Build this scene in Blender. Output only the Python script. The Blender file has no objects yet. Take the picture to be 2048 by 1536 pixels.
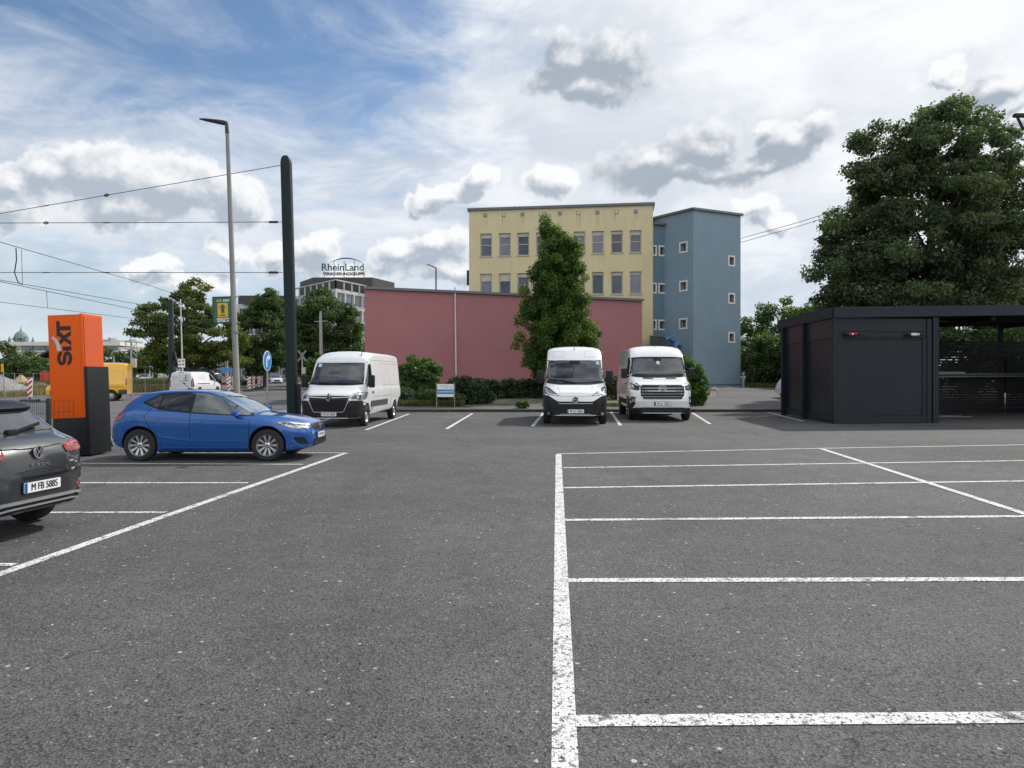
import bpy, bmesh, math, random
import numpy as np
from mathutils import Vector, Matrix
from mathutils.bvhtree import BVHTree
PI = math.pi
R = math.radians
random.seed(7)
SC = bpy.context.scene
COL = SC.collection
# ---------------------------------------------------------------- survey of the place (metres, camera above the origin)
F, HZ, H = 1450.0, 750.0, 1.69


def at(px, py, Y):
    return Vector(((px - 1024) / F * Y, Y, H - (py - HZ) / F * Y))


def gp(px, py, z=0.0):
    Y = F * (H - z) / (py - HZ)
    return Vector(((px - 1024) / F * Y, Y, z))


def z_left(Y):
    return min(max(0.0, Y - 45) * 0.006, 0.9)


def z_right(Y):
    return 0.12 + min(max(0.0, Y - 34) * 0.028, 0.63)


# ---------------------------------------------------------------- materials
MATS = {}


def nodes_of(name):
    m = bpy.data.materials.new(name)
    m.use_nodes = True
    nt = m.node_tree
    b = nt.nodes['Principled BSDF']
    return m, nt, b


def M(name, col=None, rough=.6, metal=0, var=.10, vs=3.0, bump=0, bs=40, coat=0, spec=.5, emit=0, grime=0):
    if name in MATS:
        return MATS[name]
    m, nt, b = nodes_of(name)
    L = nt.links.new
    b.inputs['Roughness'].default_value = rough
    b.inputs['Metallic'].default_value = metal
    b.inputs['Specular IOR Level'].default_value = spec
    if coat:
        b.inputs['Coat Weight'].default_value = coat
        b.inputs['Coat Roughness'].default_value = .04
    tc = nt.nodes.new('ShaderNodeTexCoord')
    n = nt.nodes.new('ShaderNodeTexNoise')
    n.inputs['Scale'].default_value = vs
    n.inputs['Detail'].default_value = 6
    n.inputs['Roughness'].default_value = .62
    L(tc.outputs['Object'], n.inputs['Vector'])
    mr = nt.nodes.new('ShaderNodeMapRange')
    mr.inputs['From Min'].default_value = .3
    mr.inputs['From Max'].default_value = .7
    mr.inputs['To Min'].default_value = 1 - var
    mr.inputs['To Max'].default_value = 1 + var
    L(n.outputs['Fac'], mr.inputs['Value'])
    mx = nt.nodes.new('ShaderNodeMix')
    mx.data_type = 'RGBA'
    mx.blend_type = 'MULTIPLY'
    mx.inputs[0].default_value = 1
    mx.inputs[6].default_value = (*col, 1)
    L(mr.outputs['Result'], mx.inputs[7])
    out = mx.outputs[2]
    if grime:
        n3 = nt.nodes.new('ShaderNodeTexNoise')
        n3.inputs['Detail'].default_value = 8
        mp = nt.nodes.new('ShaderNodeMapping')
        mp.inputs['Scale'].default_value = (2.2, 2.2, .35)
        L(tc.outputs['Object'], mp.inputs['Vector'])
        L(mp.outputs['Vector'], n3.inputs['Vector'])
        n3.inputs['Scale'].default_value = 1.3
        r3 = nt.nodes.new('ShaderNodeMapRange')
        r3.inputs['From Min'].default_value = .52
        r3.inputs['From Max'].default_value = .78
        r3.inputs['To Max'].default_value = grime
        L(n3.outputs['Fac'], r3.inputs['Value'])
        m3 = nt.nodes.new('ShaderNodeMix')
        m3.data_type = 'RGBA'
        m3.inputs[7].default_value = (col[0] * .45, col[1] * .43, col[2] * .4, 1)
        L(r3.outputs['Result'], m3.inputs[0])
        L(out, m3.inputs[6])
        out = m3.outputs[2]
    L(out, b.inputs['Base Color'])
    if emit:
        b.inputs['Emission Color'].default_value = (*col, 1)
        b.inputs['Emission Strength'].default_value = emit
    if bump:
        n2 = nt.nodes.new('ShaderNodeTexNoise')
        n2.inputs['Scale'].default_value = bs
        n2.inputs['Detail'].default_value = 5
        L(tc.outputs['Object'], n2.inputs['Vector'])
        bp = nt.nodes.new('ShaderNodeBump')
        bp.inputs['Strength'].default_value = bump
        bp.inputs['Distance'].default_value = .02
        L(n2.outputs['Fac'], bp.inputs['Height'])
        L(bp.outputs['Normal'], b.inputs['Normal'])
    MATS[name] = m
    return m


def leaf_mat(name, dark, mid, light, trans=.35):
    m, nt, b = nodes_of(name)
    L = nt.links.new
    a = nt.nodes.new('ShaderNodeAttribute')
    a.attribute_name = 'tint'
    cr = nt.nodes.new('ShaderNodeValToRGB')
    e = cr.color_ramp.elements
    e[0].color = (*dark, 1)
    e[1].color = (*light, 1)
    x = e.new(.55)
    x.color = (*mid, 1)
    L(a.outputs['Fac'], cr.inputs['Fac'])
    L(cr.outputs['Color'], b.inputs['Base Color'])
    b.inputs['Roughness'].default_value = .5
    b.inputs['Specular IOR Level'].default_value = .35
    t = nt.nodes.new('ShaderNodeBsdfTranslucent')
    hs = nt.nodes.new('ShaderNodeMix')
    hs.data_type = 'RGBA'
    hs.blend_type = 'MULTIPLY'
    hs.inputs[0].default_value = 1
    hs.inputs[7].default_value = (1.25, 1.38, .58, 1)
    L(cr.outputs['Color'], hs.inputs[6])
    L(hs.outputs[2], t.inputs['Color'])
    ms = nt.nodes.new('ShaderNodeMixShader')
    ms.inputs['Fac'].default_value = trans
    L(b.outputs[0], ms.inputs[1])
    L(t.outputs[0], ms.inputs[2])
    L(ms.outputs[0], nt.nodes['Material Output'].inputs['Surface'])
    return m


def asphalt(name, lo, hi, flake=.45, cell=85, patch=.22, worn=None):
    """bound stone chippings; with worn = white, the same stone shows through a worn coat of paint"""
    m, nt, b = nodes_of(name)
    L = nt.links.new
    N = nt.nodes.new
    g = N('ShaderNodeNewGeometry')
    v = N('ShaderNodeTexVoronoi')
    v.inputs['Scale'].default_value = cell
    L(g.outputs['Position'], v.inputs['Vector'])
    sp = N('ShaderNodeSeparateColor')
    L(v.outputs['Color'], sp.inputs['Color'])
    cr = N('ShaderNodeValToRGB')
    e = cr.color_ramp.elements
    e[0].color = (lo, lo, lo * 1.02, 1)
    e[1].color = (hi, hi * .995, hi * .99, 1)
    L(sp.outputs['Red'], cr.inputs['Fac'])
    # pale flint chips of several sizes, ragged in outline
    col = cr.outputs['Color']
    nd = N('ShaderNodeTexNoise')
    nd.inputs['Scale'].default_value = cell * 1.1
    nd.inputs['Detail'].default_value = 3
    L(g.outputs['Position'], nd.inputs['Vector'])
    vd = N('ShaderNodeVectorMath')
    vd.operation = 'MULTIPLY_ADD'
    vd.inputs[1].default_value = (1.3 / cell, 1.3 / cell, 1.3 / cell)
    L(nd.outputs['Color'], vd.inputs[0])
    L(g.outputs['Position'], vd.inputs[2])
    for sc, th, val in ((cell * .5, .988, flake), (cell * .34, .994, flake * 1.35), (cell * .95, .965, flake * .8), (cell * .42, .975, lo * .45)):
        v2 = N('ShaderNodeTexVoronoi')
        v2.inputs['Scale'].default_value = sc
        L(vd.outputs[0], v2.inputs['Vector'])
        s2 = N('ShaderNodeSeparateColor')
        L(v2.outputs['Color'], s2.inputs['Color'])
        gt = N('ShaderNodeMath')
        gt.operation = 'GREATER_THAN'
        gt.inputs[1].default_value = th
        L(s2.outputs['Green'], gt.inputs[0])
        lt = N('ShaderNodeMath')
        lt.operation = 'LESS_THAN'
        lt.inputs[1].default_value = .40
        L(v2.outputs['Distance'], lt.inputs[0])
        ml = N('ShaderNodeMath')
        ml.operation = 'MULTIPLY'
        L(gt.outputs[0], ml.inputs[0])
        L(lt.outputs[0], ml.inputs[1])
        mx = N('ShaderNodeMix')
        mx.data_type = 'RGBA'
        mx.inputs[7].default_value = (val, val * .97, val * .9, 1)
        L(ml.outputs[0], mx.inputs[0])
        L(col, mx.inputs[6])
        col = mx.outputs[2]
    for sc, am in ((.23, patch), (1.7, patch * .55), (9, patch * .5)):
        n = N('ShaderNodeTexNoise')
        n.inputs['Scale'].default_value = sc
        n.inputs['Detail'].default_value = 6
        n.inputs['Roughness'].default_value = .6
        L(g.outputs['Position'], n.inputs['Vector'])
        mr = N('ShaderNodeMapRange')
        mr.inputs['From Min'].default_value = .3
        mr.inputs['From Max'].default_value = .7
        mr.inputs['To Min'].default_value = 1 - am
        mr.inputs['To Max'].default_value = 1 + am
        L(n.outputs['Fac'], mr.inputs['Value'])
        mm = N('ShaderNodeMix')
        mm.data_type = 'RGBA'
        mm.blend_type = 'MULTIPLY'
        mm.inputs[0].default_value = 1
        L(col, mm.inputs[6])
        L(mr.outputs['Result'], mm.inputs[7])
        col = mm.outputs[2]
    # old oil spots, tar-filled cracks and tyre-polished lanes belong to the surface itself
    for sc_, sz_, lo_, hi_, k_ in (((1, 1, 1), .75, .63, .73, .60), ((.9, .12, 1), 1.1, .56, .72, .76), ((1, 1, 1), 2.6, .68, .75, .66)):
        mp = N('ShaderNodeMapping')
        mp.inputs['Scale'].default_value = sc_
        mp.inputs['Rotation'].default_value = (0, 0, -.06)
        L(g.outputs['Position'], mp.inputs['Vector'])
        n = N('ShaderNodeTexNoise')
        n.inputs['Scale'].default_value = sz_
        n.inputs['Detail'].default_value = 7
        n.inputs['Roughness'].default_value = .62
        L(mp.outputs['Vector'], n.inputs['Vector'])
        mr = N('ShaderNodeMapRange')
        mr.inputs['From Min'].default_value = lo_
        mr.inputs['From Max'].default_value = hi_
        mr.inputs['To Min'].default_value = 1
        mr.inputs['To Max'].default_value = k_
        L(n.outputs['Fac'], mr.inputs['Value'])
        mm = N('ShaderNodeMix')
        mm.data_type = 'RGBA'
        mm.blend_type = 'MULTIPLY'
        mm.inputs[0].default_value = 1
        L(col, mm.inputs[6])
        L(mr.outputs['Result'], mm.inputs[7])
        col = mm.outputs[2]
    # hairline cracks, only here and there
    nw = N('ShaderNodeTexNoise')
    nw.inputs['Scale'].default_value = 1.6
    nw.inputs['Detail'].default_value = 8
    L(g.outputs['Position'], nw.inputs['Vector'])
    vw = N('ShaderNodeVectorMath')
    vw.operation = 'MULTIPLY_ADD'
    vw.inputs[1].default_value = (1.5, 1.5, 0)
    L(nw.outputs['Color'], vw.inputs[0])
    L(g.outputs['Position'], vw.inputs[2])
    vc = N('ShaderNodeTexVoronoi')
    vc.voronoi_dimensions = '2D'
    vc.feature = 'DISTANCE_TO_EDGE'
    vc.inputs['Scale'].default_value = .22
    L(vw.outputs[0], vc.inputs['Vector'])
    r1 = N('ShaderNodeMapRange')
    r1.inputs['From Min'].default_value = .0008
    r1.inputs['From Max'].default_value = .0035
    r1.inputs['To Min'].default_value = .7
    r1.inputs['To Max'].default_value = 0
    L(vc.outputs['Distance'], r1.inputs['Value'])
    nk = N('ShaderNodeTexNoise')
    nk.inputs['Scale'].default_value = .3
    L(g.outputs['Position'], nk.inputs['Vector'])
    r5 = N('ShaderNodeMapRange')
    r5.inputs['From Min'].default_value = .46
    r5.inputs['From Max'].default_value = .58
    L(nk.outputs['Fac'], r5.inputs['Value'])
    mk = N('ShaderNodeMath')
    mk.operation = 'MULTIPLY'
    L(r1.outputs['Result'], mk.inputs[0])
    L(r5.outputs['Result'], mk.inputs[1])
    mm = N('ShaderNodeMix')
    mm.data_type = 'RGBA'
    mm.inputs[7].default_value = (.014, .014, .015, 1)
    L(mk.outputs[0], mm.inputs[0])
    L(col, mm.inputs[6])
    col = mm.outputs[2]
    if worn:
        acc = None
        for sc, det, lo_, hi_ in ((38, 7, .415, .475), (120, 3, .36, .44), (6, 7, .355, .455), (.9, 4, .25, .42)):
            n = N('ShaderNodeTexNoise')
            n.inputs['Scale'].default_value = sc
            n.inputs['Detail'].default_value = det
            n.inputs['Roughness'].default_value = .68
            L(g.outputs['Position'], n.inputs['Vector'])
            mr = N('ShaderNodeMapRange')
            mr.inputs['From Min'].default_value = lo_ + worn[1]
            mr.inputs['From Max'].default_value = hi_ + worn[1]
            L(n.outputs['Fac'], mr.inputs['Value'])
            if acc is None:
                acc = mr.outputs['Result']
            else:
                mu = N('ShaderNodeMath')
                mu.operation = 'MULTIPLY'
                L(acc, mu.inputs[0])
                L(mr.outputs['Result'], mu.inputs[1])
                acc = mu.outputs[0]
        ve = N('ShaderNodeTexVoronoi')
        ve.feature = 'DISTANCE_TO_EDGE'
        ve.inputs['Scale'].default_value = 6
        nw = N('ShaderNodeTexNoise')
        nw.inputs['Scale'].default_value = 14
        nw.inputs['Detail'].default_value = 4
        L(g.outputs['Position'], nw.inputs['Vector'])
        vw = N('ShaderNodeVectorMath')
        vw.operation = 'MULTIPLY_ADD'
        vw.inputs[1].default_value = (.16, .16, .16)
        L(nw.outputs['Color'], vw.inputs[0])
        L(g.outputs['Position'], vw.inputs[2])
        L(vw.outputs[0], ve.inputs['Vector'])
        r2 = N('ShaderNodeMapRange')
        r2.inputs['From Min'].default_value = .006
        r2.inputs['From Max'].default_value = .022
        L(ve.outputs['Distance'], r2.inputs['Value'])
        nz = N('ShaderNodeTexNoise')
        nz.inputs['Scale'].default_value = 1.1
        L(g.outputs['Position'], nz.inputs['Vector'])
        r4 = N('ShaderNodeMapRange')
        r4.inputs['From Min'].default_value = .52
        r4.inputs['From Max'].default_value = .58
        L(nz.outputs['Fac'], r4.inputs['Value'])
        mxx = N('ShaderNodeMath')
        mxx.operation = 'MAXIMUM'
        L(r2.outputs['Result'], mxx.inputs[0])
        L(r4.outputs['Result'], mxx.inputs[1])
        mu = N('ShaderNodeMath')
        mu.operation = 'MULTIPLY'
        L(acc, mu.inputs[0])
        L(mxx.outputs[0], mu.inputs[1])
        mm = N('ShaderNodeMix')
        mm.data_type = 'RGBA'
        mm.inputs[7].default_value = (worn[0], worn[0], worn[0] * .97, 1)
        L(mu.outputs[0], mm.inputs[0])
        L(col, mm.inputs[6])
        col = mm.outputs[2]
    L(col, b.inputs['Base Color'])
    b.inputs['Roughness'].default_value = .85
    b.inputs['Specular IOR Level'].default_value = .3
    bp = N('ShaderNodeBump')
    bp.inputs['Strength'].default_value = .8
    bp.inputs['Distance'].default_value = .008
    L(v.outputs['Distance'], bp.inputs['Height'])
    L(bp.outputs['Normal'], b.inputs['Normal'])
    return m


# ---------------------------------------------------------------- mesh builder
class MB:
    def __init__(s):
        s.v, s.f, s.m = [], [], []

    def add(s, vs, fs, mi=0):
        k = len(s.v)
        s.v += [tuple(x) for x in vs]
        s.f += [tuple(k + i for i in f) for f in fs]
        s.m += [mi] * len(fs)
        return s

    def box(s, a, b, mi=0):
        x0, y0, z0 = a
        x1, y1, z1 = b
        return s.add([(x0, y0, z0), (x1, y0, z0), (x1, y1, z0), (x0, y1, z0), (x0, y0, z1), (x1, y0, z1), (x1, y1, z1), (x0, y1, z1)],
                     [(3, 2, 1, 0), (4, 5, 6, 7), (0, 1, 5, 4), (1, 2, 6, 5), (2, 3, 7, 6), (3, 0, 4, 7)], mi)

    def cbox(s, c, d, mi=0):
        return s.box([c[i] - d[i] / 2 for i in range(3)], [c[i] + d[i] / 2 for i in range(3)], mi)

    def obox(s, p, q, w, h, mi=0):
        """beam from p to q, w wide (horizontal), h high"""
        p, q = Vector(p), Vector(q)
        d = (q - p).normalized()
        up = Vector((0, 0, 1)) if abs(d.z) < .95 else Vector((0, 1, 0))
        r = d.cross(up).normalized()
        u = r.cross(d).normalized()
        vs = [b + r * (i * w / 2) + u * (j * h / 2) for b in (p, q) for i, j in ((-1, -1), (1, -1), (1, 1), (-1, 1))]
        return s.add(vs, [(3, 2, 1, 0), (4, 5, 6, 7), (0, 1, 5, 4), (1, 2, 6, 5), (2, 3, 7, 6), (3, 0, 4, 7)], mi)

    def tube(s, pts, rad, n=8, mi=0, caps=True):
        pts = [Vector(p) for p in pts]
        if not isinstance(rad, (list, tuple)):
            rad = [rad] * len(pts)
        vs, fs = [], []
        pr = None
        for i, p in enumerate(pts):
            d = (pts[min(i + 1, len(pts) - 1)] - pts[max(i - 1, 0)]).normalized()
            if pr is None:
                pr = d.orthogonal().normalized()
            pr = (pr - d * pr.dot(d))
            pr = pr.normalized() if pr.length > 1e-6 else d.orthogonal().normalized()
            q = d.cross(pr)
            for k in range(n):
                a = 2 * PI * k / n
                vs.append(p + (pr * math.cos(a) + q * math.sin(a)) * rad[i])
        for i in range(len(pts) - 1):
            for k in range(n):
                k2 = (k + 1) % n
                fs.append((i * n + k, i * n + k2, (i + 1) * n + k2, (i + 1) * n + k))
        if caps:
            fs.append(tuple(range(n - 1, -1, -1)))
            fs.append(tuple((len(pts) - 1) * n + k for k in range(n)))
        return s.add(vs, fs, mi)

    def lathe(s, prof, n=24, axis='z', c=(0, 0, 0), mi=0):
        """prof: (radius, height along axis)"""
        vs, fs = [], []
        for r, h in prof:
            for k in range(n):
                a = 2 * PI * k / n
                x, y = r * math.cos(a), r * math.sin(a)
                p = (x, y, h) if axis == 'z' else ((x, h, y) if axis == 'y' else (h, x, y))
                vs.append((p[0] + c[0], p[1] + c[1], p[2] + c[2]))
        for i in range(len(prof) - 1):
            for k in range(n):
                k2 = (k + 1) % n
                fs.append((i * n + k, i * n + k2, (i + 1) * n + k2, (i + 1) * n + k))
        return s.add(vs, fs, mi)

    def prism(s, poly, o, u, v, depth, mi=0):
        """poly (a,b) in the frame o,u,v; extruded back along -(u x v) by depth"""
        o, u, v = Vector(o), Vector(u).normalized(), Vector(v).normalized()
        n = u.cross(v)
        k = len(poly)
        vs = [o + u * a + v * b for a, b in poly] + [o + u * a + v * b - n * depth for a, b in poly]
        fs = [tuple(range(k)), tuple(range(2 * k - 1, k - 1, -1))]
        fs += [(i, k + i, k + (i + 1) % k, (i + 1) % k) for i in range(k)]
        return s.add(vs, fs, mi)

    def quad(s, a, b, c, d, mi=0):
        return s.add([a, b, c, d], [(0, 1, 2, 3)], mi)

    def build(s, name, mats, parent=None, smooth=0, recalc=True, bevel=0):
        me = bpy.data.meshes.new(name)
        me.from_pydata(s.v, [], s.f)
        if not isinstance(mats, (list, tuple)):
            mats = [mats]
        for m in mats:
            me.materials.append(m)
        me.polygons.foreach_set('material_index', s.m)
        finish(me, smooth, recalc, bevel)
        return link(name, me, parent)


def finish(me, smooth=0, recalc=True, bevel=0):
    bm = bmesh.new()
    bm.from_mesh(me)
    if recalc:
        bmesh.ops.recalc_face_normals(bm, faces=bm.faces)
    if bevel:
        es = [e for e in bm.edges if len(e.link_faces) == 2 and e.calc_face_angle(0) > R(40)]
        bmesh.ops.bevel(bm, geom=es, offset=bevel, segments=2, affect='EDGES', profile=.6)
        smooth = smooth or 30
    if smooth:
        for f in bm.faces:
            f.smooth = True
        for e in bm.edges:
            if len(e.link_faces) == 2 and e.calc_face_angle(0) > R(smooth):
                e.smooth = False
    bm.to_mesh(me)
    bm.free()


def link(name, me, parent=None):
    o = bpy.data.objects.new(name, me)
    COL.objects.link(o)
    if parent is not None:
        o.parent = parent
    return o


def tag(o, label, cat, group=None, kind=None):
    o['label'] = label
    o['category'] = cat
    if group:
        o['group'] = group
    if kind:
        o['kind'] = kind
    return o


def thing(name, label, cat, loc=(0, 0, 0), rz=0, group=None, scale=1):
    o = bpy.data.objects.new(name, None)
    COL.objects.link(o)
    o.location = loc
    o.rotation_euler = (0, 0, rz)
    o.scale = (scale, scale, scale)
    o.empty_display_size = .2
    return tag(o, label, cat, group)


def struct(o):
    o['kind'] = 'structure'
    return o


def copy_tree(o, parent=None):
    c = o.copy()
    COL.objects.link(c)
    if parent is not None:
        c.parent = parent
    for ch in list(o.children):
        copy_tree(ch, c)
    return c


def text(name, s, size, mat, o, u, v, parent=None, ext=.004, bold=0, sx=1.0, align='CENTER', shear=0, space=1.0, strike=0):
    """flat lettering: baseline origin o, reading along u, up v"""
    cu = bpy.data.curves.new(name, 'FONT')
    cu.body = s
    cu.size = 1.0
    cu.extrude = ext / 2 / size
    cu.offset = bold / size
    cu.align_x = align
    cu.align_y = 'CENTER'
    cu.shear = shear
    cu.space_character = space
    cu.resolution_u = 3
    t = bpy.data.objects.new('tmp', cu)
    COL.objects.link(t)
    dg = bpy.context.evaluated_depsgraph_get()
    dg.update()
    me = bpy.data.meshes.new_from_object(t.evaluated_get(dg))
    bpy.data.objects.remove(t)
    bpy.data.curves.remove(cu)
    u, v = Vector(u).normalized(), Vector(v).normalized()
    n = u.cross(v)
    mat4 = Matrix(((u.x, v.x, n.x, o[0]), (u.y, v.y, n.y, o[1]), (u.z, v.z, n.z, o[2]), (0, 0, 0, 1)))
    me.transform(mat4 @ Matrix.Diagonal((sx * size, size, size, 1)))
    if strike:
        nv = len(me.vertices)
        vv = [tuple(q.co) for q in me.vertices]
        ff = [tuple(p.vertices) for p in me.polygons]
        vv += [tuple(q.co + u * strike + n * .0003) for q in me.vertices]
        ff += [tuple(i + nv for i in f) for f in ff]
        me.clear_geometry()
        me.from_pydata(vv, [], ff)
    me.name = name
    me.materials.clear()
    me.materials.append(mat)
    return link(name, me, parent)


def rp(pts, r, n=4):
    """round the corners of a polygon"""
    out = []
    k = len(pts)
    for i in range(k):
        p, a, b = Vector(pts[i]), Vector(pts[i - 1]), Vector(pts[(i + 1) % k])
        rr = r if not isinstance(r, (list, tuple)) else r[i]
        da, db = (a - p), (b - p)
        ra, rb = min(rr, da.length * .48), min(rr, db.length * .48)
        if rr <= 1e-5:
            out.append(tuple(p))
            continue
        A, B = p + da.normalized() * ra, p + db.normalized() * rb
        for j in range(n + 1):
            t = j / n
            q = A * (1 - t) ** 2 + p * 2 * t * (1 - t) + B * t * t
            out.append((q.x, q.y))
    return out


def strip(pts, w):
    """a polyline thickened to a polygon"""
    P = [Vector(p) for p in pts]
    l, r_ = [], []
    for i, p in enumerate(P):
        d = (P[min(i + 1, len(P) - 1)] - P[max(i - 1, 0)]).normalized()
        n = Vector((-d.y, d.x)) * w / 2
        l.append(tuple(p + n))
        r_.append(tuple(p - n))
    return l + r_[::-1]


def circ(cx, cy, rx, ry=None, n=24):
    ry = ry or rx
    return [(cx + rx * math.cos(2 * PI * i / n), cy + ry * math.sin(2 * PI * i / n)) for i in range(n)]


# ---------------------------------------------------------------- foliage
def leaves_mesh(name, C, Rd, n, size, seed, up=.35, wts=None, shell=.35, aspect=.62, outward=.45):
    """n leaf faces spread through ellipsoidal clumps C (k,3) with radii Rd (k,3)"""
    g = np.random.default_rng(seed)
    C, Rd = np.asarray(C, float), np.asarray(Rd, float)
    k = len(C)
    w = Rd[:, 0] * Rd[:, 2] if wts is None else np.asarray(wts, float)
    idx = g.choice(k, n, p=w / w.sum())
    d = g.normal(size=(n, 3))
    d /= np.linalg.norm(d, axis=1)[:, None]
    rad = (shell + (1 - shell) * g.random(n)) ** .7
    rad = rad * (1 + .16 * g.normal(size=n))
    P = C[idx] + d * rad[:, None] * Rd[idx]
    nr = d * outward + g.normal(size=(n, 3)) * .55
    nr[:, 2] += up
    nr /= np.linalg.norm(nr, axis=1)[:, None]
    t = g.normal(size=(n, 3))
    t -= nr * (t * nr).sum(1)[:, None]
    t /= np.linalg.norm(t, axis=1)[:, None]
    b = np.cross(nr, t)
    s = size * (.6 + .8 * g.random(n))[:, None]
    V = np.empty((n, 4, 3))
    V[:, 0] = P - t * s
    V[:, 1] = P + b * s * aspect + nr * s * .15
    V[:, 2] = P + t * s
    V[:, 3] = P - b * s * aspect + nr * s * .15
    tint = np.clip(.45 + (g.random(k)[idx] - .5) * .5 + g.normal(size=n) * .17, 0, 1)
    return quads(name, V, tint)


def quads(name, V, tint):
    n = len(V)
    me = bpy.data.meshes.new(name)
    me.vertices.add(n * 4)
    me.vertices.foreach_set('co', V.reshape(-1).astype(np.float32))
    me.loops.add(n * 4)
    me.loops.foreach_set('vertex_index', np.arange(n * 4, dtype=np.int32))
    me.polygons.add(n)
    me.polygons.foreach_set('loop_start', np.arange(0, n * 4, 4, dtype=np.int32))
    try:
        me.polygons.foreach_set('loop_total', np.full(n, 4, dtype=np.int32))
    except Exception:
        pass
    a = me.attributes.new('tint', 'FLOAT', 'FACE')
    a.data.foreach_set('value', tint.astype(np.float32))
    me.update(calc_edges=True)
    return me


def subclumps(env, n, r, seed, flat=.6, inner=.5, cut=0.0):
    """clump centres through the volume of the envelope ellipsoids, most near the outside"""
    g = np.random.default_rng(seed)
    env = np.asarray(env, float)
    w = env[:, 3] * env[:, 4] + env[:, 3] * env[:, 5]
    idx = g.choice(len(env), n, p=w / w.sum())
    d = g.normal(size=(n, 3))
    d /= np.linalg.norm(d, axis=1)[:, None]
    rad = inner + (1 - inner) * g.random(n) ** .6
    C = env[idx, :3] + d * rad[:, None] * env[idx, 3:]
    s = r * (.65 + .7 * g.random(n))
    Rd = np.stack([s, s, s * flat], 1)
    return C, Rd


def tree(name, label, loc, env, nsub, r, nleaf, size, mat, bark, seed, trunk_r=.25, trunk_h=3., flat=.6, inner=.45, group=None, limbs=14, up=.35, cat='tree', lean=(0, 0)):
    t = thing(name, label, cat, loc, 0, group)
    C, Rd = subclumps(env, nsub, r, seed, flat, inner)
    me = leaves_mesh('crown', C, Rd, nleaf, size, seed + 1, up)
    me.materials.append(mat)
    link('crown', me, t)
    m = MB()
    g = random.Random(seed)
    top = max(e[2] + e[5] * .55 for e in env)
    ax = lambda z: Vector((lean[0] * z / top + .12 * math.sin(z * .7 + seed), lean[1] * z / top + .1 * math.cos(z * .6 + seed), z))
    zs = [0, .25, trunk_h * .5, trunk_h, trunk_h + (top - trunk_h) * .35, trunk_h + (top - trunk_h) * .7, top]
    rs = [trunk_r * 1.35, trunk_r * 1.08, trunk_r, trunk_r * .88, trunk_r * .55, trunk_r * .3, trunk_r * .08]
    b0 = ax(0)
    m.tube([ax(z) - Vector((b0.x, b0.y, 0)) * max(0, 1 - z) for z in zs], rs, 10)
    order = sorted(range(nsub), key=lambda i: g.random())[:limbs]
    for i in order:
        e = Vector(C[i])
        hz = max(trunk_h * .7, min(top * .8, e.z - (Vector((e.x, e.y)).length) * .75))
        s = ax(hz)
        mid = s.lerp(e, .5) + Vector((g.uniform(-.2, .2), g.uniform(-.2, .2), g.uniform(-.1, .35)))
        m.tube([s, mid, e], [trunk_r * .36, trunk_r * .2, trunk_r * .05], 6)
        for q in range(2):
            e2 = e + Vector((g.uniform(-1, 1), g.uniform(-1, 1), g.uniform(-.3, .8))) * r
            m.tube([mid.lerp(e, .4), e2], [trunk_r * .12, trunk_r * .03], 5)
    m.build('trunk', bark, t, 40)
    return t


def bush(name, label, loc, env, nsub, r, nleaf, size, mat, bark, seed, cat='shrub', group=None, flat=.8, up=.35, rz=0, stems=7):
    t = thing(name, label, cat, loc, rz, group)
    C, Rd = subclumps(env, nsub, r, seed, flat, .4)
    C[:, 2] = np.maximum(C[:, 2], .08)
    me = leaves_mesh('foliage', C, Rd, nleaf, size, seed + 1, up)
    me.materials.append(mat)
    link('foliage', me, t)
    m = MB()
    g = random.Random(seed)
    for i in range(stems):
        e = Vector(C[g.randrange(nsub)])
        s = Vector((e.x * .35, e.y * .35, -.02))
        m.tube([Vector((0, 0, .02)), s + Vector((0, 0, .04)), s.lerp(e, .5) + Vector((0, 0, .1)), e], [.03, .03, .022, .008], 5)
    m.build('stems', bark, t, 40)
    return t


# ---------------------------------------------------------------- walls
def wall(mb, A, B, z0, z1, holes=(), depth=.22, mi=0):
    """vertical wall from A to B (seen with A left, B right); holes (t0,t1,za,zb) get reveals of the given depth"""
    A, B = Vector((A[0], A[1], 0)), Vector((B[0], B[1], 0))
    Ln = (B - A).length
    u = (B - A) / Ln
    n = Vector((u.y, -u.x, 0))
    ts = sorted(set([0, Ln] + [h[0] for h in holes] + [h[1] for h in holes]))
    zs = sorted(set([z0, z1] + [h[2] for h in holes] + [h[3] for h in holes]))
    P = lambda t, z, d=0: A + u * t - n * d + Vector((0, 0, z))
    for i in range(len(ts) - 1):
        for j in range(len(zs) - 1):
            tm, zm = (ts[i] + ts[i + 1]) / 2, (zs[j] + zs[j + 1]) / 2
            if any(h[0] < tm < h[1] and h[2] < zm < h[3] for h in holes):
                continue
            mb.quad(P(ts[i], zs[j]), P(ts[i + 1], zs[j]), P(ts[i + 1], zs[j + 1]), P(ts[i], zs[j + 1]), mi)
    for t0, t1, za, zb in holes:
        mb.quad(P(t0, za), P(t0, za, depth), P(t0, zb, depth), P(t0, zb), mi)
        mb.quad(P(t1, za, depth), P(t1, za), P(t1, zb), P(t1, zb, depth), mi)
        mb.quad(P(t0, za), P(t1, za), P(t1, za, depth), P(t0, za, depth), mi)
        mb.quad(P(t0, zb, depth), P(t1, zb, depth), P(t1, zb), P(t0, zb), mi)
    return A, u, n


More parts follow.
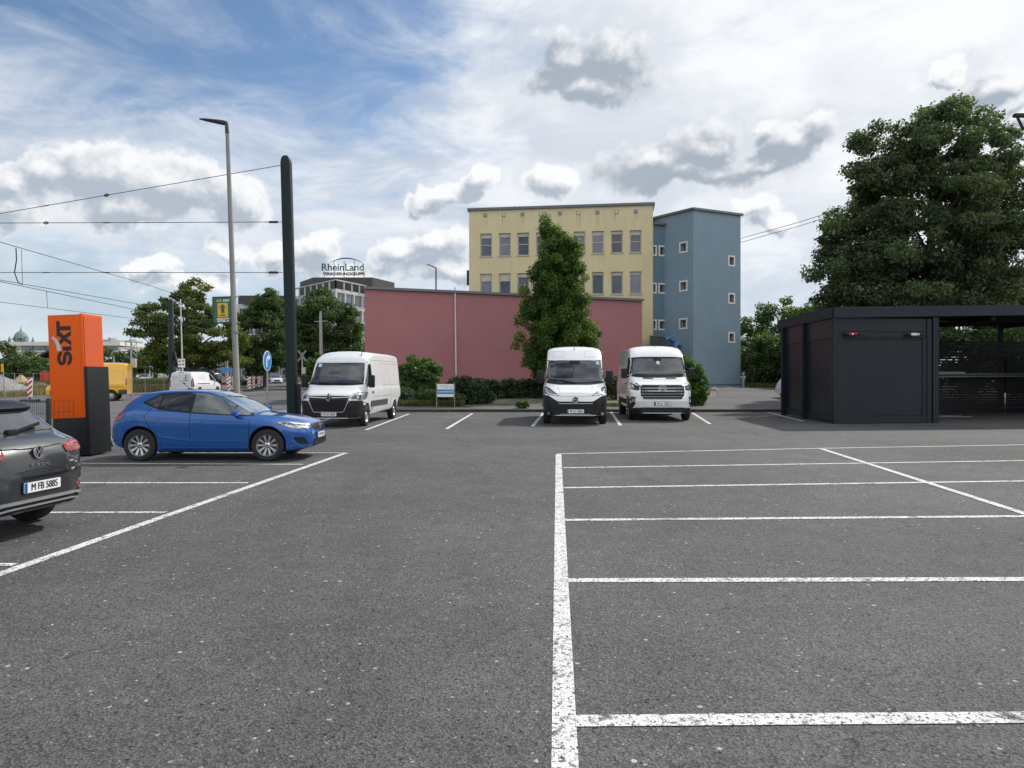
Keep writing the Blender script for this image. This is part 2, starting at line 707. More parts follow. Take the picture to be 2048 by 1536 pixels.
def plane_hit(px, py, A, B):
    """where the sight line of a surveyed point meets the vertical plane through A,B: (t along, z)"""
    A, B = Vector((A[0], A[1])), Vector((B[0], B[1]))
    d = Vector(((px - 1024) / F, 1.0))
    e = B - A
    # s*d = A + t*e
    det = d.x * (-e.y) - d.y * (-e.x)
    s = (A.x * (-e.y) - A.y * (-e.x)) / det
    t = (d.x * A.y - d.y * A.x) / det
    return t * e.length, H - (py - HZ) / F * s


def window(parent, A, u, n, hole, depth, fm, gm, bars_h=(), bars_v=(), fw=.07, name='window', sill=None, head=None):
    t0, t1, z0, z1 = hole
    m = MB()
    P = lambda t, z, d: A + u * t - n * d + Vector((0, 0, z))

    def bar(ta, tb, za, zb, d0, d1, mi=0):
        vs = [P(t, z, d) for d in (d0, d1) for t, z in ((ta, za), (tb, za), (tb, zb), (ta, zb))]
        m.add(vs, [(0, 1, 2, 3), (7, 6, 5, 4), (0, 4, 5, 1), (1, 5, 6, 2), (2, 6, 7, 3), (3, 7, 4, 0)], mi)
    d0, d1 = depth - .09, depth + .02
    e = .004
    bar(t0 + e, t0 + fw, z0 + e, z1 - e, d0, d1)
    bar(t1 - fw, t1 - e, z0 + e, z1 - e, d0, d1)
    bar(t0 + fw, t1 - fw, z0 + e, z0 + fw, d0, d1)
    bar(t0 + fw, t1 - fw, z1 - fw - (head or 0), z1 - e, d0, d1)
    for b in bars_h:
        zb = z0 + (z1 - z0) * b
        bar(t0 + fw, t1 - fw, zb - fw * .4, zb + fw * .4, d0 + .01, d1)
    for b in bars_v:
        tb = t0 + (t1 - t0) * b
        bar(tb - fw * .4, tb + fw * .4, z0 + fw, z1 - fw, d0 + .013, d1)
    mats = [fm]
    if sill:
        bar(t0 - .06, t1 + .06, z0 - .07, z0 - .003, -.05, depth - .1, 1)
        mats.append(sill)
    w = m.build(name, mats, parent)
    g = MB()
    dg = depth - .03
    g.quad(P(t0 + fw * .5, z0 + fw * .5, dg), P(t1 - fw * .5, z0 + fw * .5, dg), P(t1 - fw * .5, z1 - fw * .5, dg), P(t0 + fw * .5, z1 - fw * .5, dg))
    g.build('pane', gm, w)
    return w
# ---------------------------------------------------------------- vehicles
RUB = M('tyre_rubber', (.018, .018, .02), .85, var=.25, vs=20, bump=.2)
BLK = M('black_plastic', (.010, .011, .012), .55, var=.15, vs=30, bump=.15, bs=160, spec=.3)
DRK = M('dark_trim', (.006, .0065, .008), .4, var=.1, spec=.35)
WELL = M('wheel_well', (.006, .006, .006), .95)
GLS = M('tinted_glass', (.010, .012, .014), .03, var=.05, spec=.55, coat=.4)
GLC = M('clear_side_glass', (.085, .105, .105), .03, var=.35, vs=2.2, spec=.6, coat=.5)
GLW = M('windscreen_glass', (.018, .022, .026), .025, var=.5, vs=1.6, spec=.6, coat=.8)
for _m in (GLW, GLS, GLC):
    _m.node_tree.nodes['Principled BSDF'].inputs['Coat IOR'].default_value = 1.8
CHR = M('chrome', (.75, .76, .78), .12, 1, var=.04)
ALU = M('alloy', (.62, .63, .65), .28, .85, var=.05)
STL = M('wheel_steel', (.10, .105, .11), .45, .5, var=.1)
CAP = M('wheel_cap', (.36, .37, .38), .35, .6, var=.06)
LMP = M('lamp_glass', (.42, .45, .48), .06, .55, var=.35, vs=14, coat=.8)
LMD = M('lamp_housing', (.05, .055, .06), .15, .3, var=.3, vs=12, coat=.8)
LED = M('lamp_strip', (.85, .87, .9), .15, var=.03, coat=.6)
RED = M('red_lamp', (.22, .005, .009), .1, var=.25, vs=18, coat=.9)
RDL = M('red_lamp_bright', (.45, .018, .025), .12, var=.1, coat=.9)
PLW = M('plate_white', (.74, .75, .74), .4, var=.03)
PLB = M('plate_blue', (.015, .08, .36), .4, var=.03)
INK = M('ink_black', (.008, .008, .009), .5, var=.02)
SEAM = M('panel_gap', (.012, .013, .015), .6)
STK = M('sticker_green', (.42, .62, .60), .4, var=.1)


def paint(name, col, metal=0., var=.03, rough=.3):
    return M(name, col, rough, metal, var=var, vs=1.2, coat=1.0)


def pchip(keys, xs):
    k = np.array(sorted(keys), float)
    x, y = k[:, 0], k[:, 1]
    h = np.diff(x)
    d = np.diff(y) / h
    m = np.zeros_like(y)
    for i in range(1, len(x) - 1):
        if d[i - 1] * d[i] > 0:
            w1, w2 = 2 * h[i] + h[i - 1], h[i] + 2 * h[i - 1]
            m[i] = (w1 + w2) / (w1 / d[i - 1] + w2 / d[i])
    m[0], m[-1] = d[0], d[-1]
    xs = np.asarray(xs, float)
    i = np.clip(np.searchsorted(x, xs) - 1, 0, len(h) - 1)
    t = np.clip((xs - x[i]) / h[i], 0, 1)
    return ((1 + 2 * t) * (1 - t) ** 2) * y[i] + t * (1 - t) ** 2 * h[i] * m[i] + t * t * (3 - 2 * t) * y[i + 1] + t * t * (t - 1) * h[i] * m[i + 1]


class Car:
    def __init__(s, name, label, cat, loc, rz, sp, pm, scale=1, group=None, wells=True):
        s.t = thing(name, label, cat, loc, rz, group, scale)
        s.sp, s.L, s.pm = sp, sp['L'], pm
        L = s.L
        st = sorted(set(list(np.linspace(0, .5, 12)) + list(np.linspace(.5, L - .5, sp.get('n', 40))) + list(np.linspace(L - .5, L, 12))))
        st = np.array(st)
        T, S, W, RR, B, CR = [pchip(sp[k], st) for k in ('zt', 'zs', 'w', 'wr', 'zb', 'cr')]
        cc = sp.get('crease', .985)
        rows = []
        for i, x in enumerate(st):
            t, z, w, r, b, cr = T[i], S[i], W[i], RR[i], B[i], CR[i]
            c7 = (w * .965, z)
            c10 = (r, max(t - cr, z + .004))
            lp = lambda k, bulge=0: (c7[0] + (c10[0] - c7[0]) * k + bulge, c7[1] + (c10[1] - c7[1]) * k)
            bl = .012 if c10[1] - z > .15 else 0
            half = [(0, b), (w * .8, b), (w * .93, b + .035), (w * .975, b + .12), (w * cc, b + (z - b) * .40), (w * .995, b + (z - b) * .58), (w, b + (z - b) * .72),
                    (w * .992, b + (z - b) * .88), (w * .981, b + (z - b) * .955), c7, lp(.06), lp(.35, bl), lp(.7, bl), lp(.92, bl * .5), c10,
                    (r * .93, c10[1] + (t - c10[1]) * .42), (r * .72, c10[1] + (t - c10[1]) * .74), (r * .38, c10[1] + (t - c10[1]) * .95), (0, t)]
            ring = [(L / 2 - x, y, zz) for y, zz in half] + [(L / 2 - x, -y, zz) for y, zz in half[-2:0:-1]]
            rows.append(ring)
        n = len(rows[0])
        mb = MB()
        vs = [p for r_ in rows for p in r_]
        fs = [(i * n + k, i * n + (k + 1) % n, (i + 1) * n + (k + 1) % n, (i + 1) * n + k) for i in range(len(rows) - 1) for k in range(n)]
        fs += [tuple(range(n - 1, -1, -1)), tuple((len(rows) - 1) * n + k for k in range(n))]
        mb.add(vs, fs)
        s.bvh = BVHTree.FromPolygons([Vector(p) for p in vs], fs)
        s.W = float(W.max())
        body = mb.build('body', [pm, WELL], s.t, 32)
        s.body = body
        if wells:
            cut = MB()
            for ws in sp['wheels']:
                for sd in (1, -1):
                    ra = sp['arch']
                    y0, y1 = sd * (s.W - .30), sd * (s.W + .2)
                    pr = [(0.001, y0), (ra, y0), (ra, y1), (0.001, y1)]
                    cut.lathe(pr, 36, 'y', (L / 2 - ws, 0, sp['r'] + sp.get('archdz', .02)), 0)
            cme = cut.build('cut', [WELL], None)
            bm = bmesh.new()
            bm.from_mesh(cme.data)
            bmesh.ops.remove_doubles(bm, verts=bm.verts, dist=.004)
            bmesh.ops.recalc_face_normals(bm, faces=bm.faces)
            bm.to_mesh(cme.data)
            bm.free()
            body.matrix_world = Matrix()
            par = body.parent
            body.parent = None
            md = body.modifiers.new('b', 'BOOLEAN')
            md.operation = 'DIFFERENCE'
            md.solver = 'EXACT'
            md.object = cme
            md.material_mode = 'TRANSFER'
            dg = bpy.context.evaluated_depsgraph_get()
            dg.update()
            me = bpy.data.meshes.new_from_object(body.evaluated_get(dg))
            body.modifiers.clear()
            old = body.data
            body.data = me
            me.name = 'body'
            bpy.data.meshes.remove(old)
            bpy.data.objects.remove(cme)
            body.parent = par
            finish(me, 32, False)

    # --- projected trim: every piece is its own shell lying on the body
    def hit(s, a, b, view):
        L = s.L
        if view in ('left', 'right'):
            sd = 1 if view == 'left' else -1
            o, d = Vector((L / 2 - a, 6 * sd, b)), Vector((0, -sd, 0))
        elif view == 'front':
            o, d = Vector((9, a, b)), Vector((-1, 0, 0))
        elif view == 'rear':
            o, d = Vector((-9, a, b)), Vector((1, 0, 0))
        else:
            o, d = Vector((L / 2 - a, b, 9)), Vector((0, 0, -1))
        loc, nrm, i, dist = s.bvh.ray_cast(o, d)
        if loc is None:
            # beyond the outline: nearest skin along the sight line
            best = None
            for q in np.linspace(2, 9, 29):
                r = s.bvh.find_nearest(o + d * q)
                if r[0] is not None and (best is None or r[3] < best[2]):
                    best = (r[0], r[1], r[3])
            loc, nrm = best[0], best[1]
        if nrm.dot(d) > 0:
            nrm = -nrm
        return loc, nrm, d

    def panel(s, name, poly, view, mat, off=.005, parent=None, seg=.09, depth=.02):
        bm = bmesh.new()
        vs = [bm.verts.new((a, b, 0)) for a, b in poly]
        f = bm.faces.new(vs)
        f.normal_update()
        bmesh.ops.triangulate(bm, faces=[f])
        for _ in range(7):
            es = [e for e in bm.edges if e.calc_length() > seg]
            if not es:
                break
            bmesh.ops.subdivide_edges(bm, edges=es, cuts=1)
            bmesh.ops.triangulate(bm, faces=bm.faces[:])
        dirs = {}
        for v in bm.verts:
            loc, nrm, d = s.hit(v.co.x, v.co.y, view)
            v.co = loc + nrm * off
            dirs[v] = nrm
        be = [e for e in bm.edges if len(e.link_faces) == 1]
        vmap = {v: dirs[v] for e in be for v in e.verts}
        r = bmesh.ops.extrude_edge_only(bm, edges=be)
        nv = [g for g in r['geom'] if isinstance(g, bmesh.types.BMVert)]
        for v in nv:
            src = [w for e in v.link_edges for w in (e.other_vert(v),) if w in vmap]
            if src:
                v.co = v.co - vmap[min(src, key=lambda w: (w.co - v.co).length)] * (depth + off)
        me = bpy.data.meshes.new(name)
        for f in bm.faces:
            f.smooth = True
        bm.normal_update()
        for e in bm.edges:
            if len(e.link_faces) == 2 and e.calc_face_angle(0) > R(38):
                e.smooth = False
        bm.to_mesh(me)
        bm.free()
        me.materials.append(mat)
        return link(name, me, parent or s.t)

    def both(s, name, poly, mat, **k):
        return [s.panel(name, poly, v, mat, **k) for v in ('left', 'right')]

    def mir(s, name, poly, view, mat, **k):
        return [s.panel(name, poly, view, mat, **k), s.panel(name, [(-a, b) for a, b in poly][::-1], view, mat, **k)]

    def plate(s, txt, z, view='front', y=0, w=.52, h=.112, out=.012, at_=None, tilt=0):
        loc, nrm, d = s.hit(y, z, view)
        u = Vector((0, 1, 0)) if view == 'front' else Vector((0, -1, 0))
        v = Vector((0, 0, 1))
        o = loc - d * out
        if at_ is not None:
            o.x = at_
        n = -d
        m = MB()
        m.prism(rp([(-w / 2, -h / 2), (w / 2, -h / 2), (w / 2, h / 2), (-w / 2, h / 2)], .012), o, u, v, .03)
        m.prism(rp([(-w / 2 - .012, -h / 2 - .01), (w / 2 + .012, -h / 2 - .01), (w / 2 + .012, h / 2 + .01), (-w / 2 - .012, h / 2 + .01)], .012), o - n * .006, u, v, .026, 1)
        p = m.build('number_plate', [PLW, DRK], s.t)
        b = MB()
        b.prism([(-w / 2 + .003, -h / 2 + .003), (-w / 2 + .045, -h / 2 + .003), (-w / 2 + .045, h / 2 - .003), (-w / 2 + .003, h / 2 - .003)], o + n * .0015, u, v, .001)
        b.build('country_strip', PLB, p)
        text('lettering', txt, h * .98, INK, o + u * .022 - v * .002 + n * .0016, u, v, p, .001, sx=.80, strike=h * .045)
        return p

    def wheels(s, rim, style, r=None, wd=.2, track=None):
        r = r or s.sp['r']
        trk = track or s.W - .025
        base = None
        for ws in s.sp['wheels']:
            for sd in (1, -1):
                x = s.L / 2 - ws
                if base is None:
                    h = MB()
                    h.lathe([(.001, -wd * .30), (r * .55, -wd * .30), (r * .55, -wd * .22), (.001, -wd * .20)], 20, 'y')
                    hub = h.build('wheel', STL, s.t, 35)
                    ty = MB()
                    ty.lathe([(rim * .97, -wd * .48), (rim, -wd * .5), (r * .86, -wd * .53), (r * .965, -wd * .45), (r, -wd * .33), (r, wd * .33), (r * .965, wd * .45),
                              (r * .86, wd * .53), (rim * 1.03, wd * .5), (rim, wd * .44), (rim * .93, wd * .1), (rim * .9, -wd * .2)], 40, 'y')
                    ty.build('tyre', RUB, hub, 30)
                    rm = MB()
                    rm.lathe([(rim * .86, wd * .05), (rim * .93, wd * .30), (rim * 1.0, wd * .46), (rim * 1.03, wd * .47), (rim * 1.03, wd * .40)], 40, 'y')
                    if style == 'alloy':
                        for k in range(10):
                            a = 2 * PI * k / 10
                            ca, sa = math.cos(a), math.sin(a)
                            pts = []
                            for rad, hw, dy in ((rim * .2, rim * .055, wd * .30), (rim * .93, rim * .125, wd * .41)):
                                for e, q in ((-1, 0), (1, 0), (1, -.02), (-1, -.02)):
                                    pts.append((ca * rad - sa * hw * e, dy + q, sa * rad + ca * hw * e))
                            rm.add(pts, [(0, 1, 5, 4), (1, 2, 6, 5), (2, 3, 7, 6), (3, 0, 4, 7), (0, 3, 2, 1), (4, 5, 6, 7)])
                        rm.lathe([(rim * .30, wd * .2), (rim * .28, wd * .32), (rim * .2, wd * .36), (.001, wd * .37)], 20, 'y')
                        for k in range(5):
                            a = 2 * PI * k / 5 + .3
                            rm.lathe([(.011, wd * .33), (.011, wd * .385), (.001, wd * .385)], 8, 'y', (math.cos(a) * rim * .27, 0, math.sin(a) * rim * .27), 1)
                        rm.lathe([(rim * .09, wd * .36), (rim * .09, wd * .385), (.001, wd * .385)], 12, 'y', mi=1)
                        mats = [ALU, STL]
                    else:
                        rm.lathe([(rim * .97, wd * .40), (rim * .84, wd * .22), (rim * .62, wd * .27), (rim * .48, wd * .42), (rim * .2, wd * .44), (.001, wd * .44)], 28, 'y', mi=1)
                        for k in range(8):
                            a = 2 * PI * k / 8
                            rm.lathe([(rim * .075, wd * .24), (rim * .075, wd * .275), (.001, wd * .278)], 10, 'y', (math.cos(a) * rim * .72, 0, math.sin(a) * rim * .72), 2)
                        mats = [STL, CAP, WELL] if style == 'cap' else [STL, STL, WELL]
                    rm.build('rim', mats, hub, 30)
                    base = hub
                    w = hub
                else:
                    w = copy_tree(base, s.t)
                w.location = (x, sd * (trk - wd / 2), r)
                w.rotation_euler = (0, 0, 0 if sd > 0 else PI)

    def mirror(s, sx, z, y, d=(.13, .2, .24), mat=BLK, arm=.12):
        for sd in (1, -1):
            m = MB()
            m.cbox((s.L / 2 - sx, sd * y, z), d)
            o = m.build('wing_mirror', [mat, BLK], s.t, bevel=min(d) * .28)
            a = MB()
            a.obox((s.L / 2 - sx - .02, sd * (y - d[1] * .35), z - d[2] * .25), (s.L / 2 - sx - .03, sd * (y - d[1] / 2 - arm), z - d[2] * .42), .07, .05)
            a.build('bracket', BLK, o)

    def emblem_ring(s, z, view, r, mat, inner=.78, out=.01):
        loc, nrm, d = s.hit(0, z, view)
        u = Vector((0, 1, 0)) if view == 'front' else Vector((0, -1, 0))
        v = Vector((0, 0, 1))
        return loc - d * out, u, v, -d


def ring(m, o, u, v, ro, ri, depth, mi=0, n=24, ry=1.0):
    """flat ring proud of the frame origin"""
    u, v = Vector(u), Vector(v)
    w = u.cross(v)
    vs = []
    for rr, dd in ((ro, 0), (ro, depth), (ri, depth), (ri, 0)):
        for k in range(n):
            a = 2 * PI * k / n
            vs.append(o + u * rr * math.cos(a) + v * rr * ry * math.sin(a) + w * dd)
    fs = [(i * n + k, i * n + (k + 1) % n, ((i + 1) % 4) * n + (k + 1) % n, ((i + 1) % 4) * n + k) for i in range(4) for k in range(n)]
    m.add(vs, fs, mi)


def stroke(m, o, u, v, pts, w, depth, mi=0):
    m.prism(strip(pts, w), Vector(o) + Vector(u).cross(Vector(v)) * depth, u, v, depth, mi)


EMB = M('emblem_silver', (.7, .71, .73), .18, .9, var=.03)

# ================================================================ blue hatchback
BLUE = paint('blue_paint', (.006, .090, .34), .3)
HB = dict(L=4.06, r=.325, arch=.372, wheels=(.83, 3.39), crease=.972,
          zt=[(0, .64), (.03, .705), (.12, .775), (.3, .83), (.6, .885), (.95, .93), (1.14, .955), (1.5, 1.16), (1.85, 1.325), (2.15, 1.405), (2.55, 1.435), (3.0, 1.425), (3.4, 1.375), (3.62, 1.315), (3.70, 1.26), (3.86, 1.06), (3.95, .93), (4.01, .80), (4.06, .62)],
          zs=[(0, .52), (.1, .65), (.35, .74), (.7, .80), (1.15, .87), (2.2, .95), (3.0, 1.0), (3.5, 1.02), (3.8, .94), (3.95, .80), (4.06, .5)],
          w=[(0, .50), (.04, .60), (.12, .70), (.28, .80), (.55, .865), (.83, .89), (1.4, .885), (2.6, .885), (3.3, .89), (3.65, .86), (3.85, .81), (3.98, .74), (4.06, .62)],
          wr=[(0, .34), (.1, .48), (.35, .60), (.8, .68), (1.14, .72), (1.5, .66), (2.1, .605), (3.0, .58), (3.5, .555), (3.75, .58), (3.95, .60), (4.06, .42)],
          cr=[(0, .02), (.5, .04), (1.1, .05), (1.5, .06), (2.2, .05), (3.5, .05), (3.9, .05), (4.06, .03)],
          zb=[(0, .27), (.4, .19), (.9, .17), (3.3, .17), (3.8, .24), (4.06, .36)])
c = Car('parked_car', 'glossy blue five-door hatchback parked across the bay in front of the orange pylon', 'car', (-5.95, 14.98, 0), 0, HB, BLUE, .975)
c.wheels(.212, 'alloy')
g = .006
rear_w = rp([(2.40, 1.0), (2.97, 1.055), (3.33, 1.175), (3.05, 1.315), (2.75, 1.352), (2.40, 1.365)], [.02, .06, .04, .06, .05, .02])
front_w = rp([(1.20, .918), (2.34, .985), (2.34, 1.365), (2.15, 1.352), (1.86, 1.275), (1.45, 1.085)], [.03, .02, .02, .06, .06, .06])
c.both('window_surround', rp([(1.10, .90), (2.37, .965), (3.0, 1.03), (3.40, 1.175), (3.08, 1.345), (2.75, 1.378), (2.3, 1.388), (2.1, 1.37), (1.8, 1.275), (1.4, 1.08)], .05), DRK, off=.003)
for o in c.both('rear_side_window', rear_w, GLS, off=.008):
    pass
c.both('front_side_window', front_w, GLC, off=.008)
c.both('window_bar', strip([(1.52, .94), (1.50, 1.11)], .035), DRK, off=.011)
c.both('window_bar', strip([(3.02, 1.05), (3.0, 1.33)], .03), DRK, off=.011)
c.panel('windscreen', rp([(-.66, .965), (.66, .965), (.55, 1.375), (-.55, 1.375)], .05), 'front', M('car_windscreen', (.16, .20, .23), .04, .45, var=.3, vs=2, coat=1), off=.006)
c.panel('rear_window', rp([(-.52, 1.02), (.52, 1.02), (.47, 1.26), (-.47, 1.26)], .05), 'rear', GLS, off=.006)
for pts in ([(1.17, .915), (1.19, .6), (1.20, .24)], [(2.37, .975), (2.37, .6), (2.37, .22)], [(3.16, 1.06), (3.28, .9), (3.18, .68), (2.98, .45), (2.92, .24)], [(1.20, .225), (2.92, .225)]):
    c.both('door_gap', strip(pts, .013), SEAM, off=.002)
for pts in ([(1.26, .80), (2.0, .835), (3.55, .845)], ):
    c.both('shoulder_crease', strip(pts, .022), BLUE, off=.014)
c.both('door_crease', [(1.30, .40), (2.35, .435), (3.02, .52), (2.96, .485), (2.3, .405)], BLUE, off=.024)
c.both('sill_edge', strip([(1.22, .27), (2.95, .275)], .02), BLUE, off=.016)
for sx, zz in ((2.22, .80), (3.08, .855)):
    c.both('door_handle', rp([(sx - .11, zz - .022), (sx + .11, zz - .018), (sx + .11, zz + .02), (sx - .11, zz + .018)], .018), BLUE, off=.022)
c.both('fuel_flap', strip([(3.3, .80), (3.3, .93), (3.52, .945), (3.52, .80), (3.3, .80)], .008), SEAM, off=.002)
c.mirror(1.42, .985, .98, (.12, .2, .13), BLUE, .05)
c.mir('headlight', rp([(.46, .645), (.79, .655), (.87, .76), (.80, .785), (.5, .735)], .02), 'front', LMD, off=.008)
c.mir('headlight_strip', strip([(.5, .71), (.76, .76), (.74, .69), (.56, .665)], .022), 'front', LED, off=.013)
c.both('headlight_side', rp([(.12, .655), (.33, .665), (.66, .79), (.38, .785), (.10, .73)], .02), LMP, off=.009)
c.panel('grille', rp([(-.38, .60), (.38, .60), (.46, .73), (-.46, .73)], .03), 'front', DRK, off=.008)
c.panel('lower_grille', rp([(-.5, .29), (.5, .29), (.44, .43), (-.44, .43)], .03), 'front', BLK, off=.01)
c.mir('fog_lamp_recess', rp([(.62, .34), (.76, .36), (.80, .47), (.68, .45)], .03), 'front', BLK, off=.008)
c.both('fog_recess_side', rp([(.08, .34), (.22, .36), (.34, .48), (.13, .48)], .02), BLK, off=.008)
c.plate('M FL 942', .49, out=.03)
c.both('tail_light', rp([(3.74, .86), (3.99, .77), (3.98, .93), (3.86, 1.0), (3.68, .97)], .03), RED, off=.01)
c.mir('tail_lamp', rp([(.5, .82), (.8, .79), (.8, .95), (.55, .94)], .03), 'rear', RED, off=.01)
c.both('spoiler_edge', strip([(3.34, 1.375), (3.66, 1.30)], .03), DRK, off=.003)
m = MB()
m.tube([(-.72, 0, 1.43), (-.92, 0, 1.62)], [.007, .004], 6)
m.cbox((-.70, 0, 1.435), (.1, .05, .03))
m.build('aerial', BLK, c.t)
o, u, v, n = c.emblem_ring(.665, 'front', .05, EMB, out=.02)
m = MB()
stroke(m, o, u, v, [(.05, .04), (-.02, .045), (-.045, .02), (.045, -.02), (.02, -.045), (-.05, -.04)], .022, .008)
m.build('emblem', EMB, c.t)

# ================================================================ grey compact SUV, seen from behind
GREY = paint('grey_paint', (.030, .0325, .037), .4, rough=.3)
SV = dict(L=4.2, r=.335, arch=.40, wheels=(.85, 3.36), crease=.97,
          zt=[(0, .70), (.05, .83), (.2, .92), (.8, 1.02), (1.15, 1.07), (1.6, 1.33), (2.0, 1.49), (2.5, 1.545), (3.1, 1.525), (3.42, 1.47), (3.58, 1.425), (3.64, 1.37), (3.82, 1.22), (3.90, 1.14), (4.02, 1.075), (4.11, .99), (4.17, .87), (4.2, .72)],
          zs=[(0, .55), (.1, .72), (.5, .85), (1.15, .95), (2.4, 1.03), (3.4, 1.08), (3.8, 1.06), (4.0, 1.0), (4.12, .86), (4.2, .50)],
          w=[(0, .58), (.06, .7), (.2, .82), (.5, .89), (1.0, .91), (3.1, .91), (3.5, .905), (3.75, .88), (3.92, .84), (4.04, .78), (4.12, .70), (4.17, .60), (4.2, .46)],
          wr=[(0, .4), (.3, .62), (1.1, .74), (1.6, .68), (2.2, .63), (3.2, .59), (3.58, .56), (3.85, .62), (3.98, .66), (4.1, .58), (4.2, .36)],
          cr=[(0, .02), (.6, .05), (1.6, .07), (3.7, .06), (4.0, .07), (4.2, .04)],
          zb=[(0, .30), (.5, .24), (3.5, .24), (3.9, .27), (4.2, .31)])
psi = R(172)
SC_SUV = .94
cpos = Vector((-4.92, 7.6, 0)) + Vector((math.cos(psi), math.sin(psi), 0)) * 2.12 * SC_SUV
c = Car('parked_car', 'dark grey compact SUV with black roof spoiler, cut off by the left picture edge', 'car', cpos, psi, SV, GREY, SC_SUV)
c.wheels(.235, 'alloy')
c.panel('rear_window', rp([(-.62, 1.155), (.62, 1.155), (.53, 1.37), (-.53, 1.37)], .05), 'rear', M('rear_glass', (.05, .06, .075), .03, .55, var=.2, coat=1), off=.007)
c.panel('roof_spoiler', rp([(-.60, 1.375), (.60, 1.375), (.58, 1.455), (-.58, 1.455)], .03), 'rear', DRK, off=.05, depth=.06)
c.panel('roof_panel', rp([(2.0, -.56), (3.58, -.54), (3.58, .54), (2.0, .56)], .05), 'top', DRK, off=.004)
for sd in (1, -1):
    k = lambda P: [(a * sd, b) for a, b in P][::sd]
    tl = c.panel('tail_light', k(rp([(.44, .895), (.80, .90), (.82, 1.0), (.68, 1.015), (.42, .985)], .03)), 'rear', RED, off=.014)
    c.panel('light_band', k(strip([(.46, .965), (.66, .985), (.80, .975)], .022)), 'rear', RDL, off=.02, parent=tl)
    c.panel('light_lens', k(rp([(.48, .895), (.72, .905), (.70, .935), (.47, .925)], .01)), 'rear', M('lens_pink', (.26, .06, .06), .15, coat=.6), off=.018, parent=tl)
    c.panel('reflector', k(strip([(.55, .50), (.74, .62), (.80, .60), (.66, .46), (.55, .50)], .022)), 'rear', RED, off=.012)
    c.panel('bumper_wing', k(rp([(.55, .46), (.80, .46), (.85, .74), (.74, .70)], .02)), 'rear', GREY, off=.008)
c.both('tail_light_side', rp([(3.86, .93), (4.09, .91), (4.05, 1.02), (3.8, 1.02)], .03), RED, off=.013)
c.panel('tailgate_edge', strip([(-.76, .735), (-.60, .70), (.60, .70), (.76, .735)], .022), 'rear', GREY, off=.028)
c.panel('plate_recess', rp([(-.56, .40), (.56, .40), (.66, .63), (-.66, .67)], .05), 'rear', GREY, off=.004)
c.panel('lower_bumper', rp([(-.84, .325), (.84, .325), (.88, .50), (.6, .44), (-.6, .44), (-.88, .50)], .03), 'rear', BLK, off=.006)
c.panel('chrome_trim', strip([(-.80, .345), (-.66, .40), (-.5, .425), (.5, .425), (.66, .40), (.80, .345)], .03), 'rear', M('satin_silver', (.5, .51, .52), .3, .7), off=.03)
c.panel('exhaust_trim', strip([(-.6, .345), (-.45, .365), (.45, .365), (.6, .345)], .018), 'rear', M('satin_silver', None), off=.022)
c.panel('tailgate_gap', strip([(-.70, 1.05), (-.745, .90), (-.74, .68)], .012), 'rear', SEAM, off=.003)
c.panel('tailgate_gap', strip([(.70, 1.05), (.745, .90), (.74, .68)], .012), 'rear', SEAM, off=.003)
c.panel('tailgate_crease', strip([(-.42, 1.0), (0, .985), (.42, 1.0)], .014), 'rear', GREY, off=.014)
c.plate('M FB 5885', .57, 'rear', out=.025)
o, u, v, n = c.emblem_ring(.94, 'rear', .07, EMB, out=.03)
m = MB()
ring(m, o, u, v, .072, .058, .012)
stroke(m, o, u, v, [(-.035, .045), (0, -.008), (.035, .045)], .013, .011)
stroke(m, o, u, v, [(-.05, .02), (-.022, -.045), (0, .004), (.022, -.045), (.05, .02)], .013, .010)
e = m.build('emblem', EMB, c.t)
m = MB()
m.prism(circ(0, 0, .06), o + n * .002, u, v, .03)
m.build('emblem_disc', DRK, e)
text('model_lettering', 'T-ROC', .050, M('letter_silver', (.4, .41, .42), .3, .8), c.hit(0, .80, 'rear')[0] + n * .012, u, v, c.t, .006, sx=1.55, space=1.25)
m = MB()
b = c.hit(-.05, 1.17, 'rear')[0]
m.obox(b + Vector((-.03, .12, -.02)), b + Vector((.0, -.30, .065)), .03, .035)
m.cbox(b + Vector((-.03, .12, -.015)), (.06, .14, .07))
m.build('rear_wiper', BLK, c.t, bevel=.008)
c.both('side_window', rp([(1.35, 1.05), (3.1, 1.12), (3.4, 1.2), (3.1, 1.39), (2.4, 1.44), (1.9, 1.36)], .06), GLS, off=.006)
c.both('wheel_arch_trim', strip([(3.36 + .43 * math.cos(a), .34 + .43 * math.sin(a)) for a in np.linspace(-.1, PI + .1, 12)], .06), BLK, off=.012)
c.mirror(1.5, 1.08, 1.0, (.14, .2, .15), GREY, .05)
c.panel('windscreen', rp([(-.66, 1.09), (.66, 1.09), (.56, 1.46), (-.56, 1.46)], .05), 'front', GLW)

# ================================================================ white vans
WHT = paint('white_paint', (.78, .79, .80), 0, var=.025)
WHD = M('white_paint_side', (.76, .77, .77), .35, var=.05, vs=.8, coat=.6, grime=.25)


